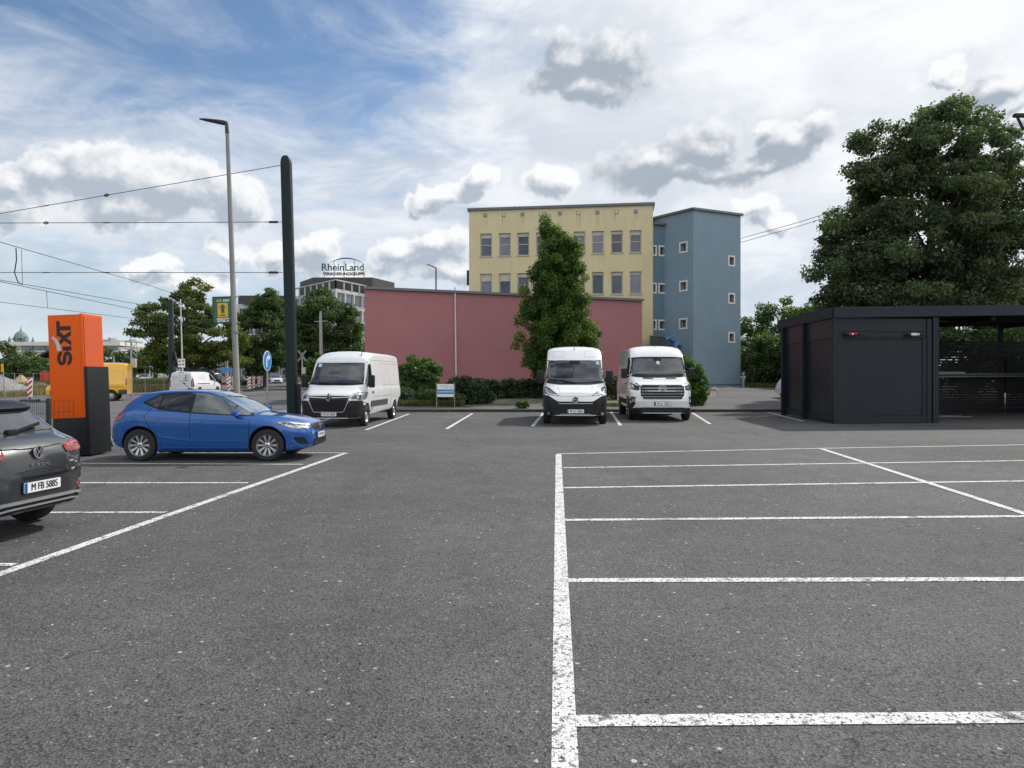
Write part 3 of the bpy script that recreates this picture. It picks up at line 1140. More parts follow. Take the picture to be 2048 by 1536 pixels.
def van_spec(L, Hh, W, nose, wheels, r=.345, zb=.30, cowl=1.36, cs=.80, wst=2.12, wss=1.38, hood=.97):
    k = Hh
    return dict(L=L, r=r, arch=r + .055, wheels=wheels, n=46, crease=.985,
                zt=[(0, hood - .14), (.03, hood - .02), (.12, hood + .06), (.45, hood + .2), (cs - .08, cowl - .04), (cs + .06, cowl + .06), (wss, wst), (wss + .22, wst + .22), (wss + .5, k - .08), (wss + .9, k), (L - .7, k), (L - .15, k - .03), (L, k - .10)],
                zs=[(0, hood - .3), (.1, hood - .10), (.4, hood + .05), (cs, cowl - .20), (cs + .5, 1.28), (L - .1, 1.28), (L, 1.2)],
                w=[(0, W * .70), (.04, W * .79), (.12, W * .86), (.28, W * .925), (.55, W * .965), (.9, W * .99), (1.3, W), (L - .1, W), (L, W * .975)],
                wr=[(0, W * .55), (.15, W * .70), (.5, W * .80), (cs, W * .87), (wss, W * .865), (wss + .5, W * .855), (L - .1, W * .855), (L, W * .82)],
                cr=[(0, .03), (.5, .06), (cs, .05), (wss, .06), (wss + .5, .13), (L - .2, .13), (L, .10)],
                zb=[(0, zb), (.5, zb - .03), (wheels[0], zb + .02), (L, zb + .10)])


aisle = math.atan2(1.0, .0625)   # heading along the driving lane, away from the camera
FACE = aisle + PI                # the vans face the camera


def van_at(px, Y, L, dist_rear=True):
    """centre of a van whose nose middle stands at picture column px and depth Y"""
    n = Vector(((px - 1024) / F * Y, Y, 0))
    return n - Vector((math.cos(FACE), math.sin(FACE), 0)) * L / 2


# --- first van: black lower bumper with a silver grille outline
SP = van_spec(6.0, 2.52, 1.035, 0, (.92, 4.95), hood=1.04)
SCL = 1.0
c = Car('parked_van', 'white panel van with diamond badge and black bumper, left of the round bush', 'van', van_at(657, 23.2, 6.0 * SCL), FACE, SP, WHD, SCL)
c.wheels(.215, 'cap', wd=.22)
c.panel('bonnet', rp([(-.82, 1.0), (.82, 1.0), (.88, 1.10), (.82, 1.33), (-.82, 1.33), (-.88, 1.10)], .05), 'front', WHT, off=.004)
c.panel('forehead', rp([(-.80, 2.14), (.80, 2.14), (.74, 2.40), (-.74, 2.40)], .06), 'front', WHT, off=.004)
c.panel('windscreen', rp([(-.91, 1.385), (-.5, 1.36), (.5, 1.36), (.91, 1.385), (.815, 2.105), (-.815, 2.105)], .06), 'front', GLW, off=.007)
c.panel('windscreen_edge', strip([(-.90, 1.40), (-.5, 1.375), (.5, 1.375), (.90, 1.40)], .05), 'front', DRK, off=.010)
c.panel('front_bumper', rp([(-1.03, .325), (1.03, .325), (1.035, .70), (.98, .86), (.66, .88), (-.66, .88), (-.98, .86), (-1.035, .70)], .05), 'front', BLK, off=.012)
c.both('bumper_side', rp([(.02, .325), (.50, .325), (.50, .44), (.55, .70), (.36, .86), (.1, .86)], .04), BLK, off=.012)
c.panel('grille', rp([(-.68, 1.02), (-.62, .88), (-.47, .53), (.47, .53), (.62, .88), (.68, 1.02)], .02), 'front', DRK, off=.018)
for zz in (.60, .68, .76, .84):
    c.panel('grille_bar', strip([(-.44 - (zz - .5) * .42, zz), (.44 + (zz - .5) * .42, zz)], .018), 'front', BLK, off=.026)
c.panel('grille_bar', strip([(-.68, .98), (-.15, .955), (.15, .955), (.68, .98)], .028), 'front', M('satin_silver', None), off=.024)
c.panel('grille_outline', strip([(-.74, .88), (-.64, .85), (-.51, .55), (-.46, .50), (.46, .50), (.51, .55), (.64, .85), (.74, .88)], .022), 'front', M('satin_silver', None), off=.026)
for hl in c.mir('headlight', rp([(.66, .93), (.98, .86), (1.02, .90), (1.02, 1.13), (.95, 1.14), (.70, 1.05)], .03), 'front', LMP, off=.012):
    pass
c.mir('headlight_dark', rp([(.72, .94), (.96, .90), (.96, 1.05), (.76, 1.01)], .03), 'front', LMD, off=.016)
c.both('headlight_side', rp([(.10, .89), (.34, .92), (.46, 1.10), (.42, 1.15), (.16, 1.08)], .03), LMP, off=.010)
c.mir('fog_recess', rp([(.60, .48), (.9, .50), (.92, .58), (.64, .56)], .02), 'front', DRK, off=.016)
c.panel('bumper_slot', rp([(-.62, .335), (.62, .335), (.56, .385), (-.56, .385)], .02), 'front', DRK, off=.016)
c.plate('M SU 5039', .43, out=.03)
o, u, v, n = c.emblem_ring(.95, 'front', .1, EMB, out=.04)
m = MB()
dm = lambda k: [(0, .125 * k), (.075 * k, 0), (0, -.125 * k), (-.075 * k, 0)]
m.prism(dm(1.25), o + n * .004, u, v, .05, 1)
for i in range(4):
    a, b = dm(.88)[i], dm(.88)[(i + 1) % 4]
    stroke(m, o + n * .006, u, v, [a, b], .034, .016, 0)
m.build('emblem', [EMB, DRK], c.t)
c.both('side_window', rp([(.93, 1.37), (1.66, 1.37), (1.66, 2.06), (1.42, 2.06), (1.12, 1.62)], .06), GLS, off=.008)
for pts in ([(1.74, 2.12), (1.74, .5)], [(1.0, 1.25), (1.08, .8), (1.2, .45)], [(1.45, 2.15), (1.05, 1.55), (.95, 1.3)], [(3.05, 2.2), (3.05, .45)], [(4.25, 2.2), (4.25, .95)], [(1.74, 2.2), (5.9, 2.2)], [(1.74, .95), (4.4, .95)], [(3.1, 1.33), (5.85, 1.33), (5.85, 2.1), (3.1, 2.1)]):
    c.both('panel_gap', strip(pts, .013), M('soft_gap', (.22, .225, .23), .6), off=.002)
c.both('side_moulding', rp([(1.35, .62), (3.75, .62), (3.75, .82), (1.35, .82)], .02), M('moulding_grey', (.055, .057, .06), .6), off=.018)
c.both('wheel_arch_edge', strip([(4.95 + .42 * math.cos(a), .36 + .42 * math.sin(a)) for a in np.linspace(-.2, PI + .2, 14)], .035), WHD, off=.01)
c.both('rear_bumper_corner', rp([(5.5, .40), (5.99, .42), (5.99, .85), (5.75, .85), (5.45, .62)], .04), BLK, off=.012)
c.both('door_handle', rp([(1.52, 1.08), (1.66, 1.08), (1.66, 1.14), (1.52, 1.14)], .02), BLK, off=.02)
c.mirror(1.02, 1.48, 1.14, (.16, .2, .42), BLK, .12)
m = MB()
m.tube([(1.35, .62, 2.36), (1.28, .60, 2.40), (1.05, .60, 2.62)], [.02, .012, .005], 6)
m.build('aerial', BLK, c.t)
m = MB()
x0, y0 = 2.22, 0
p1, p2, p3 = c.hit(-.62, 1.43, 'front')[0], c.hit(-.15, 1.40, 'front')[0], c.hit(.45, 1.40, 'front')[0]
for a, b in ((p1, p2), (p2 + Vector((0, .1, 0)), p3)):
    m.obox(a + Vector((.03, 0, .03)), b + Vector((.04, 0, .0)), .025, .025)
m.build('wiper', BLK, c.t)
c.panel('windscreen_sticker', rp([(-.76, 1.96), (-.64, 1.96), (-.64, 2.07), (-.76, 2.07)], .01), 'front', STK, off=.010)

# --- second van: black bumper with raised corners, headlamps on the cheeks
SP = van_spec(5.6, 2.53, 1.03, 0, (.98, 4.6), cowl=1.30, cs=.70, wst=2.0, wss=1.25, hood=.98)
SCL = 1.08
c = Car('parked_van', 'white panel van with tall black bumper corners, in front of the conical tree', 'van', van_at(1151, 24.3, 5.6 * SCL), FACE, SP, WHT, SCL)
c.wheels(.215, 'steel', wd=.22)
c.panel('windscreen', rp([(-.92, 1.32), (-.5, 1.27), (.5, 1.27), (.92, 1.32), (.85, 2.02), (.5, 2.045), (-.5, 2.045), (-.85, 2.02)], .05), 'front', GLW, off=.007)
c.panel('windscreen_edge', strip([(-.91, 1.335), (-.5, 1.285), (.5, 1.285), (.91, 1.335)], .06), 'front', DRK, off=.010)
c.panel('camera_housing', rp([(-.16, 1.90), (.16, 1.90), (.18, 2.03), (-.18, 2.03)], .02), 'front', DRK, off=.011)
c.panel('windscreen_sticker', rp([(.70, 1.90), (.80, 1.90), (.80, 2.0), (.70, 2.0)], .01), 'front', STK, off=.011)
c.panel('front_bumper', rp([(-1.03, .325), (1.03, .325), (1.04, .76), (.98, .93), (.84, .92), (.54, .74), (-.54, .74), (-.84, .92), (-.98, .93), (-1.04, .76)], .04), 'front', BLK, off=.012)
c.both('bumper_side', rp([(.02, .325), (.56, .325), (.60, .5), (.50, .80), (.30, .95), (.08, .88)], .04), BLK, off=.012)
c.panel('grille', rp([(-.55, .50), (.55, .50), (.58, .74), (-.58, .74)], .03), 'front', DRK, off=.018)
c.panel('grille_bar', strip([(-.53, .68), (.53, .68)], .02), 'front', M('satin_silver', None), off=.03)
for k in range(9):
    c.panel('grille_bar', strip([(-.4 + k * .1, .515), (-.4 + k * .1, .66)], .012), 'front', BLK, off=.024)
c.panel('bumper_slot', rp([(-.60, .335), (.60, .335), (.52, .40), (-.52, .40)], .03), 'front', DRK, off=.017)
c.panel('skid_trim', strip([(-.48, .345), (.48, .345)], .016), 'front', M('satin_silver', None), off=.03)
for hl in c.mir('headlight', rp([(.48, .90), (.86, .95), (.98, 1.0), (.95, 1.20), (.80, 1.14), (.60, .99)], .03), 'front', DRK, off=.010):
    pass
c.mir('headlight_lens', rp([(.53, .92), (.84, .97), (.94, 1.01), (.92, 1.16), (.80, 1.10), (.62, .98)], .03), 'front', LMP, off=.015)
c.mir('headlight_strip', strip([(.55, .925), (.86, .975), (.93, 1.14)], .02), 'front', LED, off=.019)
c.mir('fog_lamp', rp(circ(.82, .37, .045, n=12), 0), 'front', LMP, off=.018)
c.panel('bonnet_gap', strip([(-.55, 1.20), (-.45, .90), (.45, .90), (.55, 1.20)], .012), 'front', M('soft_gap', None), off=.003)
c.mir('roof_pressing', strip([(.34, 2.16), (.34, 2.36), (.68, 2.36), (.72, 2.16), (.34, 2.16)], .012), 'front', M('crease_shade', (.5, .51, .52), .4), off=.003)  # grey strips put the shade of the pressed lines into the colour
c.plate('M LC 3026', .44, out=.035)
o, u, v, n = c.emblem_ring(.80, 'front', .1, EMB, out=.03)
m = MB()
ring(m, o, u, v, .095, .074, .014)
stroke(m, o, u, v, [(-.08, .012), (.02, .012), (-.02, -.012), (.08, -.012)], .022, .012)
m.prism(circ(0, 0, .08), o + n * .002, u, v, .03, 1)
m.build('emblem', [EMB, DRK], c.t)
c.both('side_window', rp([(.90, 1.36), (1.75, 1.40), (1.75, 2.05), (1.3, 2.05), (1.0, 1.7)], .06), GLS, off=.008)
for pts in ([(1.82, 2.1), (1.82, .5)], [(1.82, 2.2), (5.5, 2.2)], [(3.1, 2.2), (3.1, .5)]):
    c.both('panel_gap', strip(pts, .013), M('soft_gap', None), off=.002)
c.mirror(1.0, 1.50, 1.12, (.16, .22, .42), BLK, .14)
m = MB()
m.tube([(1.28, 0, 2.22), (1.20, 0, 2.27), (1.05, .0, 2.55)], [.035, .018, .006], 8)
m.build('aerial', BLK, c.t)
m = MB()
p1, p2, p3 = c.hit(-.80, 1.42, 'front')[0], c.hit(.05, 1.32, 'front')[0], c.hit(.80, 1.38, 'front')[0]
m.obox(p1 + Vector((.03, 0, .02)), p2 + Vector((.04, 0, .0)), .025, .025)
m.obox(p2 + Vector((.03, -.1, -.01)), p3 + Vector((.04, 0, -.02)), .025, .025)
m.build('wiper', BLK, c.t)

# --- third van: white bumper and wide chrome grille
SP = van_spec(5.55, 2.53, 1.03, 0, (.95, 4.4), cowl=1.45, cs=.84, wst=2.08, wss=1.32, hood=1.12, zb=.26)
SCL = 1.125
c = Car('parked_van', 'white panel van with wide chrome grille, beside the ivy hedge', 'van', van_at(1325, 26.4, 5.55 * SCL), FACE, SP, WHT, SCL)
c.wheels(.215, 'steel', wd=.22)
c.panel('windscreen', rp([(-.92, 1.45), (-.5, 1.41), (.5, 1.41), (.92, 1.45), (.86, 2.10), (.5, 2.125), (-.5, 2.125), (-.86, 2.10)], .05), 'front', DRK, off=.006)
c.panel('windscreen_pane', rp([(-.87, 1.50), (.87, 1.50), (.81, 2.06), (-.81, 2.06)], .07), 'front', M('windscreen_light', (.075, .085, .09), .03, var=.45, vs=2.0, coat=.6), off=.010)
c.panel('windscreen_sticker', rp([(-.03, 1.86), (.07, 1.86), (.07, 1.97), (-.03, 1.97)], .01), 'front', M('sticker_pale', (.62, .72, .74), .4), off=.013)
c.panel('camera_housing', rp([(-.12, 1.96), (.12, 1.96), (.15, 2.09), (-.15, 2.09)], .02), 'front', DRK, off=.0125)
c.panel('lower_bumper', rp([(-1.02, .285), (1.02, .285), (1.04, .50), (.9, .42), (.7, .44), (-.7, .44), (-.9, .42), (-1.04, .50)], .03), 'front', BLK, off=.012)
c.both('bumper_side', rp([(.02, .285), (.55, .285), (.56, .52), (.3, .56), (.06, .45)], .03), BLK, off=.012)
c.panel('grille', rp([(-.60, .72), (.60, .72), (.70, .82), (.70, 1.10), (.62, 1.16), (-.62, 1.16), (-.70, 1.10), (-.70, .82)], .02), 'front', DRK, off=.014)
c.panel('grille_surround', strip([(-.60, .72), (.60, .72), (.71, .83), (.71, 1.10), (.62, 1.17), (-.62, 1.17), (-.71, 1.10), (-.71, .83), (-.60, .72)], .022), 'front', CHR, off=.024)
for zz in (.80, .89, .98, 1.07):
    w_ = .62 if zz < .8 else .66
    c.panel('grille_bar', strip([(-w_, zz), (-.15, zz), (.15, zz), (w_, zz)], .016), 'front', M('grille_silver', (.42, .43, .45), .25, .8), off=.026)
for hl in c.mir('headlight', rp([(.73, 1.0), (1.0, 1.04), (1.02, 1.22), (.95, 1.27), (.73, 1.16)], .03), 'front', DRK, off=.012):
    pass
c.mir('headlight_lens', rp([(.76, 1.03), (.97, 1.06), (.98, 1.2), (.94, 1.23), (.76, 1.13)], .03), 'front', LMD, off=.016)
c.mir('headlight_strip', strip([(.75, 1.145), (.95, 1.245), (1.0, 1.2), (.985, 1.06)], .022), 'front', LED, off=.020)
c.both('headlight_side', rp([(.06, 1.0), (.3, 1.03), (.44, 1.2), (.36, 1.24), (.1, 1.14)], .03), LMD, off=.010)
c.mir('fog_recess', rp([(.80, .50), (1.0, .46), (1.03, .80), (.82, .78), (.90, .70)], .02), 'front', BLK, off=.012)
c.mir('fog_lamp', rp(circ(.90, .68, .045, .06, n=12), 0), 'front', LMP, off=.018)
c.panel('bumper_shield', rp([(-.92, .42), (-.72, .46), (.72, .46), (.92, .42), (.80, .66), (-.80, .66)], .02), 'front', M('satin_white', (.58, .59, .60), .3, coat=.8), off=.020)
c.panel('bumper_slot', rp([(-.64, .33), (.64, .33), (.70, .45), (-.70, .45)], .03), 'front', DRK, off=.024)
c.mir('bonnet_vent', rp([(.20, 1.365), (.55, 1.375), (.54, 1.405), (.21, 1.395)], .01), 'front', DRK, off=.006)
c.plate('M LC 3832', .575, out=.045)
o, u, v, n = c.emblem_ring(1.07, 'front', .1, EMB, out=.045)
m = MB()
ring(m, o, u, v, .135, .112, .014, ry=.68)
stroke(m, o, u, v, [(-.085, -.03), (-.025, .045), (.0, .0), (.025, .045), (.085, -.03)], .022, .012)
stroke(m, o, u, v, [(-.03, -.035), (0, .0), (.03, -.035)], .02, .010)
m.build('emblem', [EMB], c.t)
c.both('side_window', rp([(.98, 1.52), (1.85, 1.52), (1.85, 2.1), (1.35, 2.1), (1.1, 1.8)], .06), GLS, off=.008)
for pts in ([(1.92, 2.15), (1.92, .5)], [(1.92, 2.25), (5.4, 2.25)], [(3.3, 2.25), (3.3, .5)]):
    c.both('panel_gap', strip(pts, .013), M('soft_gap', None), off=.002)
c.both('side_moulding', rp([(1.5, .50), (3.95, .50), (3.95, .68), (1.5, .68)], .02), BLK, off=.012)
c.mirror(1.12, 1.56, 1.13, (.16, .22, .34), BLK, .14)
m = MB()
m.tube([(1.05, 0, 2.22), (.98, 0, 2.27), (.80, .0, 2.58)], [.03, .016, .006], 8)
m.build('aerial', BLK, c.t)
m = MB()
p1, p2 = c.hit(-.80, 1.53, 'front')[0], c.hit(.80, 1.53, 'front')[0]
m.obox(p1 + Vector((.03, 0, .0)), p2 + Vector((.03, 0, .0)), .025, .03)
m.build('wiper', BLK, c.t)

# ================================================================ traffic on the street
YEL = paint('yellow_paint', (.80, .42, .005), 0, var=.03)
SP = van_spec(4.75, 2.55, 1.0, 0, (.9, 3.8), zb=.36)
c = Car('delivery_van', 'yellow delivery van driving off behind the orange pylon', 'van', (-27.5, 47.2, 0), PI + R(19), SP, YEL, .98)
c.wheels(.21, 'cap', wd=.22)
c.panel('side_sign', rp([(2.55, 1.45), (3.65, 1.45), (3.65, 1.78), (2.55, 1.78)], .02), 'left', PLW, off=.01)
b = c.hit(3.1, 1.61, 'left')[0]
text('lettering', 'SPERBER', .2, M('sign_brown', (.12, .06, .05), .6), (b.x, b.y + .02, b.z), (-1, 0, 0), (0, 0, 1), c.t, .004, sx=1.0)
c.both('lower_moulding', rp([(.3, .44), (3.4, .44), (3.4, .74), (.3, .74)], .02), M('moulding_grey', None), off=.012)
c.both('rear_moulding', rp([(4.22, .46), (4.74, .46), (4.74, .78), (4.25, .74)], .02), M('moulding_grey', None), off=.012)
c.both('panel_pressing', strip([(2.4, 1.2), (4.5, 1.12), (4.55, 2.05), (2.4, 2.08), (2.4, 1.2)], .03), YEL, off=.02)
c.both('panel_pressing', strip([(1.8, 1.0), (4.6, 1.0)], .05), YEL, off=.022)
c.both('tail_light', rp([(4.66, 1.05), (4.74, 1.05), (4.74, 1.5), (4.66, 1.5)], .02), RED, off=.01)
c.both('side_window', rp([(.95, 1.4), (1.7, 1.4), (1.7, 2.0), (1.4, 2.0)], .06), GLS, off=.008)
c.panel('windscreen', rp([(-.88, 1.4), (.88, 1.4), (.8, 2.1), (-.8, 2.1)], .06), 'front', GLW, off=.007)

SP = dict(L=4.95, r=.34, arch=.39, wheels=(.95, 3.9), n=40, crease=.98,
          zt=[(0, .8), (.05, .95), (.3, 1.05), (.9, 1.22), (1.05, 1.30), (1.8, 1.82), (2.2, 1.94), (2.8, 1.97), (4.5, 1.95), (4.85, 1.90), (4.95, 1.80)],
          zs=[(0, .6), (.1, .8), (.5, .95), (1.1, 1.1), (2, 1.15), (4.9, 1.15), (4.95, 1.1)],
          w=[(0, .65), (.08, .78), (.3, .90), (.8, .97), (1.4, .985), (4.7, .985), (4.95, .94)],
          wr=[(0, .5), (.3, .7), (1.0, .84), (1.8, .78), (2.4, .80), (4.7, .80), (4.95, .76)],
          cr=[(0, .03), (1, .05), (2.2, .1), (4.95, .08)], zb=[(0, .3), (4.95, .36)])
yw = 56.2
vx = (362 - 1024) / F * yw
hd = R(86)
c = Car('work_van', 'white work van with roof rails and a small dark logo on its rear doors', 'van',
        Vector((vx, yw, z_left(yw) - .05)) + Vector((math.cos(hd), math.sin(hd), 0)) * 2.475, hd, SP, WHT, 1.0)
c.wheels(.21, 'cap')
c.panel('rear_doors', rp([(-.84, .55), (.84, .55), (.78, 1.82), (-.78, 1.82)], .05), 'rear', M('white_doors', (.62, .63, .65), .4, var=.04, coat=.5), off=.008)
c.panel('door_gap', strip([(0.08, .6), (.08, 1.8)], .015), 'rear', M('soft_gap', None), off=.011)
for zz in (.85, 1.25):
    c.panel('door_crease', strip([(-.8, zz), (.8, zz)], .018), 'rear', M('crease_shade', None), off=.0105)  # crease drawn as painted shade on the white doors
c.mir('tail_light', rp([(.83, .75), (.92, .75), (.90, 1.30), (.82, 1.30)], .02), 'rear', RED, off=.014)
c.both('tail_light_side', rp([(4.78, .75), (4.94, .75), (4.9, 1.45), (4.80, 1.4)], .02), RED, off=.012)
c.panel('brake_light', rp([(-.2, 1.84), (.2, 1.84), (.2, 1.875), (-.2, 1.875)], .01), 'rear', RED, off=.012)
c.panel('door_handle', rp([(-.40, 1.0), (-.15, 1.0), (-.15, 1.06), (-.40, 1.06)], .02), 'rear', BLK, off=.02)
m = MB()
b = c.hit(-.30, 1.45, 'rear')[0]
fu, fv = Vector((0, -1, 0)), Vector((0, 0, 1))
bo = Vector((b.x - .02, .28 - .58, 0))
bo = Vector((b.x - .02, -.38, 1.45))
stroke(m, bo, fu, fv, [(-.02, -.14), (.05, -.02), (-.03, .08), (.04, .17), (.08, .26)], .045, .008)
stroke(m, bo, fu, fv, [(-.16, -.06), (.02, -.02), (.2, .04)], .03, .008)
stroke(m, bo, fu, fv, [(-.2, -.19), (0, -.21), (.24, -.19)], .045, .008)
m.build('door_logo', M('logo_grey', (.06, .06, .07), .5), c.t)
m = MB()
for yy, zz, ww in ((.45, 1.55, .45), (.40, 1.47, .5), (.48, 1.40, .35), (.42, .95, .5), (.55, .72, .3)):
    m.prism([(-ww / 2, -.012), (ww / 2, -.012), (ww / 2, .012), (-ww / 2, .012)], (b.x - .02, yy, zz), fu, fv, .004)
m.build('faint_lettering', M('lettering_grey', (.42, .42, .45), .5), c.t)
c.both('side_window', rp([(1.25, 1.22), (2.2, 1.22), (2.2, 1.72), (1.85, 1.72)], .05), GLS, off=.008)
c.both('side_rail', strip([(2.3, 1.0), (4.3, 1.0)], .05), BLK, off=.008)
c.both('side_pressing', strip([(2.5, 1.25), (4.6, 1.25), (4.55, 1.75), (2.5, 1.75), (2.5, 1.25)], .018), M('crease_shade', None), off=.004)  # pressing outlined with painted shade
for zz in (1.62, 1.5, 1.4):
    c.both('side_lettering', strip([(3.0, zz), (3.9, zz)], .05), M('lettering_pink', (.60, .55, .57), .5), off=.006)
c.mirror(1.3, 1.25, 1.1, (.13, .2, .26), BLK, .1)
m = MB()
for yy in (.62, -.62):
    m.obox((-2.3, yy, 2.03), (.4, yy, 2.03), .05, .05)
for xx in (-2.2, -1.2, -.2):
    m.obox((xx, -.68, 2.06), (xx, .68, 2.06), .05, .04)
    for yy in (.62, -.62):
        m.cbox((xx, yy, 1.98), (.06, .05, .12))
m.build('roof_rails', BLK, c.t)
c.panel('windscreen', rp([(-.84, 1.32), (.84, 1.32), (.74, 1.8), (-.74, 1.8)], .06), 'front', GLW, off=.007)


def far_car(name, label, cat, px, Y, dz, rz, col, sp, scale=1, group=None, lamps=True):
    z = z_left(Y) + dz
    c = Car(name, label, cat, ((px - 1024) / F * Y, Y, z), rz, sp, paint('paint_' + str(len(MATS)), col), scale, group)
    c.wheels(.22, 'alloy')
    zt = dict(sp['zt'])
    return c


toward = math.atan2(-117, 38) + R(4)
for nm, lb, px, Y, col in (('car', 'white saloon driving towards us on the street, right of the striped beacons', 552, 112, (.72, .73, .74)),
                           ('car', 'dark blue car half hidden behind the oncoming white saloon', 527, 122, (.02, .05, .14)),
                           ('car', 'small white car far down the side road left of the work van', 290, 128, (.7, .7, .72)),):
    c = far_car(nm, lb, 'car', px, Y, -.12, toward, col, HB, 1.04)
    c.panel('windscreen', rp([(-.68, .95), (.68, .95), (.55, 1.39), (-.55, 1.39)], .05), 'front', GLW, off=.006)
    c.mir('headlight', rp([(.46, .60), (.79, .63), (.87, .72), (.80, .735), (.5, .695)], .02), 'front', LMP, off=.008)
    c.panel('grille', rp([(-.4, .45), (.4, .45), (.44, .66), (-.44, .66)], .03), 'front', DRK, off=.008)
    c.panel('lower_grille', rp([(-.6, .25), (.6, .25), (.6, .36), (-.6, .36)], .02), 'front', DRK, off=.008)
    c.both('side_window', rp([(1.2, .93), (3.2, 1.05), (2.9, 1.33), (2.0, 1.33), (1.5, 1.1)], .05), GLS, off=.006)
c = Car('car', 'black van parked beyond the beacons, just right of the lamp post', 'van', ((492 - 1024) / F * 95, 97, z_left(95) - .1), math.atan2(-95, 35) + R(3),
        van_spec(4.9, 1.98, .98, 0, (.9, 3.9), cowl=1.2, wst=1.75, wss=1.5, cs=.95, hood=.95), paint('black_van_paint', (.012, .013, .016)), 1.1)
c.wheels(.22, 'alloy')
c.panel('windscreen', rp([(-.84, 1.26), (.84, 1.26), (.78, 1.72), (-.78, 1.72)], .06), 'front', M('windscreen_light', None), off=.007)
c.mir('headlight', rp([(.6, .78), (.9, .8), (.93, .92), (.62, .88)], .03), 'front', LMP, off=.012)
c.both('side_window', rp([(1.2, 1.28), (2.2, 1.28), (2.2, 1.7), (1.6, 1.7)], .05), GLS, off=.008)
c = Car('off_road_car', 'grey-green off-road car with a roof rack, seen over the work van', 'car', ((404 - 1024) / F * 78, 78, z_left(78) + .55), R(165), SV, paint('olive_paint', (.045, .06, .055)), 1.12)
c.wheels(.235, 'alloy')
c.both('side_window', rp([(1.35, 1.05), (3.5, 1.1), (3.5, 1.38), (2.4, 1.42), (1.9, 1.36)], .06), M('windscreen_light', None), off=.006)
c.panel('rear_window', rp([(-.6, 1.05), (.6, 1.05), (.55, 1.36), (-.55, 1.36)], .05), 'rear', M('windscreen_light', None), off=.007)
m = MB()
for yy in (.55, 0, -.55):
    m.obox((-1.5, yy, 1.62), (.4, yy, 1.62), .04, .04)
for xx in (-1.5, -.8, -.1, .4):
    m.obox((xx, -.57, 1.60), (xx, .57, 1.60), .04, .04)
    for yy in (.55, -.55):
        m.cbox((xx, yy, 1.56), (.04, .04, .12))
m.build('roof_rack', BLK, c.t)
c = Car('parked_car', 'white car peeping out behind the dark container, by the bushes', 'car', ((1580 - 1024) / F * 42 + 1.38, 42, z_right(42) - .05), 0, HB, paint('white_far', (.7, .7, .72)), 1.0)
c.wheels(.22, 'alloy')
c.mir('tail_light', rp([(.5, .82), (.8, .79), (.8, .95), (.55, .94)], .03), 'rear', RED, off=.01)
# ================================================================ ground, road, kerb, markings
ASP = asphalt('lot_asphalt', .043, .135, .30)
ROADM = asphalt('road_asphalt', .085, .14, .25, cell=60)
PAVE = asphalt('pavement_asphalt', .075, .125, .25, cell=60)
PAINT_N = asphalt('road_paint_worn', .038, .12, .3, worn=(.74, -.012))
PAINT_F = asphalt('road_paint', .05, .10, .3, worn=(.66, -.04))
PAINT_X = asphalt('road_paint_faded', .055, .11, .3, worn=(.45, .05))
EARTH = M('earth', (.16, .13, .09), .95, var=.35, vs=.8, bump=.5, bs=6)
GRAV = asphalt('gravel', .12, .32, .5, cell=28)


def zt_(x, y):
    if x > -9.6 and y < 33:
        return 0.0
    if x > -9.6 and y < 64 or x > -4:
        a = z_right(y) if y > 33 else 0
        return a
    return z_left(y)


xs = sorted(set([-900, -500, -300, -200, -120, -80, -60, -45, -33, -25, -18, -12, -9.7, -9.5, -6, -3, 0, 5, 10, 20, 30, 45, 60, 90, 150, 300, 500, 900]))
ys = sorted(set([-120, -60, -20, 0, 10, 20, 32.9, 33.2, 34, 36, 40, 45, 50, 57, 63, 65, 80, 100, 130, 160, 200, 300, 500, 900, 1600]))
m = MB()
vs = [(x, y, zt_(x, y) - .03) for y in ys for x in xs]
n = len(xs)
m.add(vs, [(j * n + i, j * n + i + 1, (j + 1) * n + i + 1, (j + 1) * n + i) for j in range(len(ys) - 1) for i in range(n - 1)])
struct(m.build('ground', EARTH))
m = MB()
m.quad((-9.5, -60, 0), (60, -60, 0), (60, 32.98, 0), (-9.5, 32.98, 0))
struct(m.build('parking_lot', ASP))


def sheet(name, pts, zf, mat, dz=.0, res=6):
    """a sheet following the rise of the land; pts = two edge polylines of equal count"""
    l, r_ = pts
    mb = MB()
    rows = []
    for (a, b), (a2, b2) in zip(zip(l, r_), zip(l[1:], r_[1:])):
        for k in range(res):
            t = k / res
            rows.append((Vector(a).lerp(Vector(a2), t), Vector(b).lerp(Vector(b2), t)))
    rows.append((Vector(l[-1]), Vector(r_[-1])))
    cols = 6
    vs = []
    for p, q in rows:
        for k in range(cols + 1):
            w = p.lerp(q, k / cols)
            vs.append((w.x, w.y, zf(w.y) + dz))
    fs = [(i * (cols + 1) + k, i * (cols + 1) + k + 1, (i + 1) * (cols + 1) + k + 1, (i + 1) * (cols + 1) + k) for i in range(len(rows) - 1) for k in range(cols)]
    mb.add(vs, fs)
    return struct(mb.build(name, mat))


sheet('road', ([(-33, -60), (-32.5, 20), (-32, 45), (-34, 65), (-48, 120), (-95, 260)], [(-11.3, -60), (-11.0, 20), (-10.6, 45), (-15, 65), (-31, 120), (-76, 260)]), z_left, ROADM)
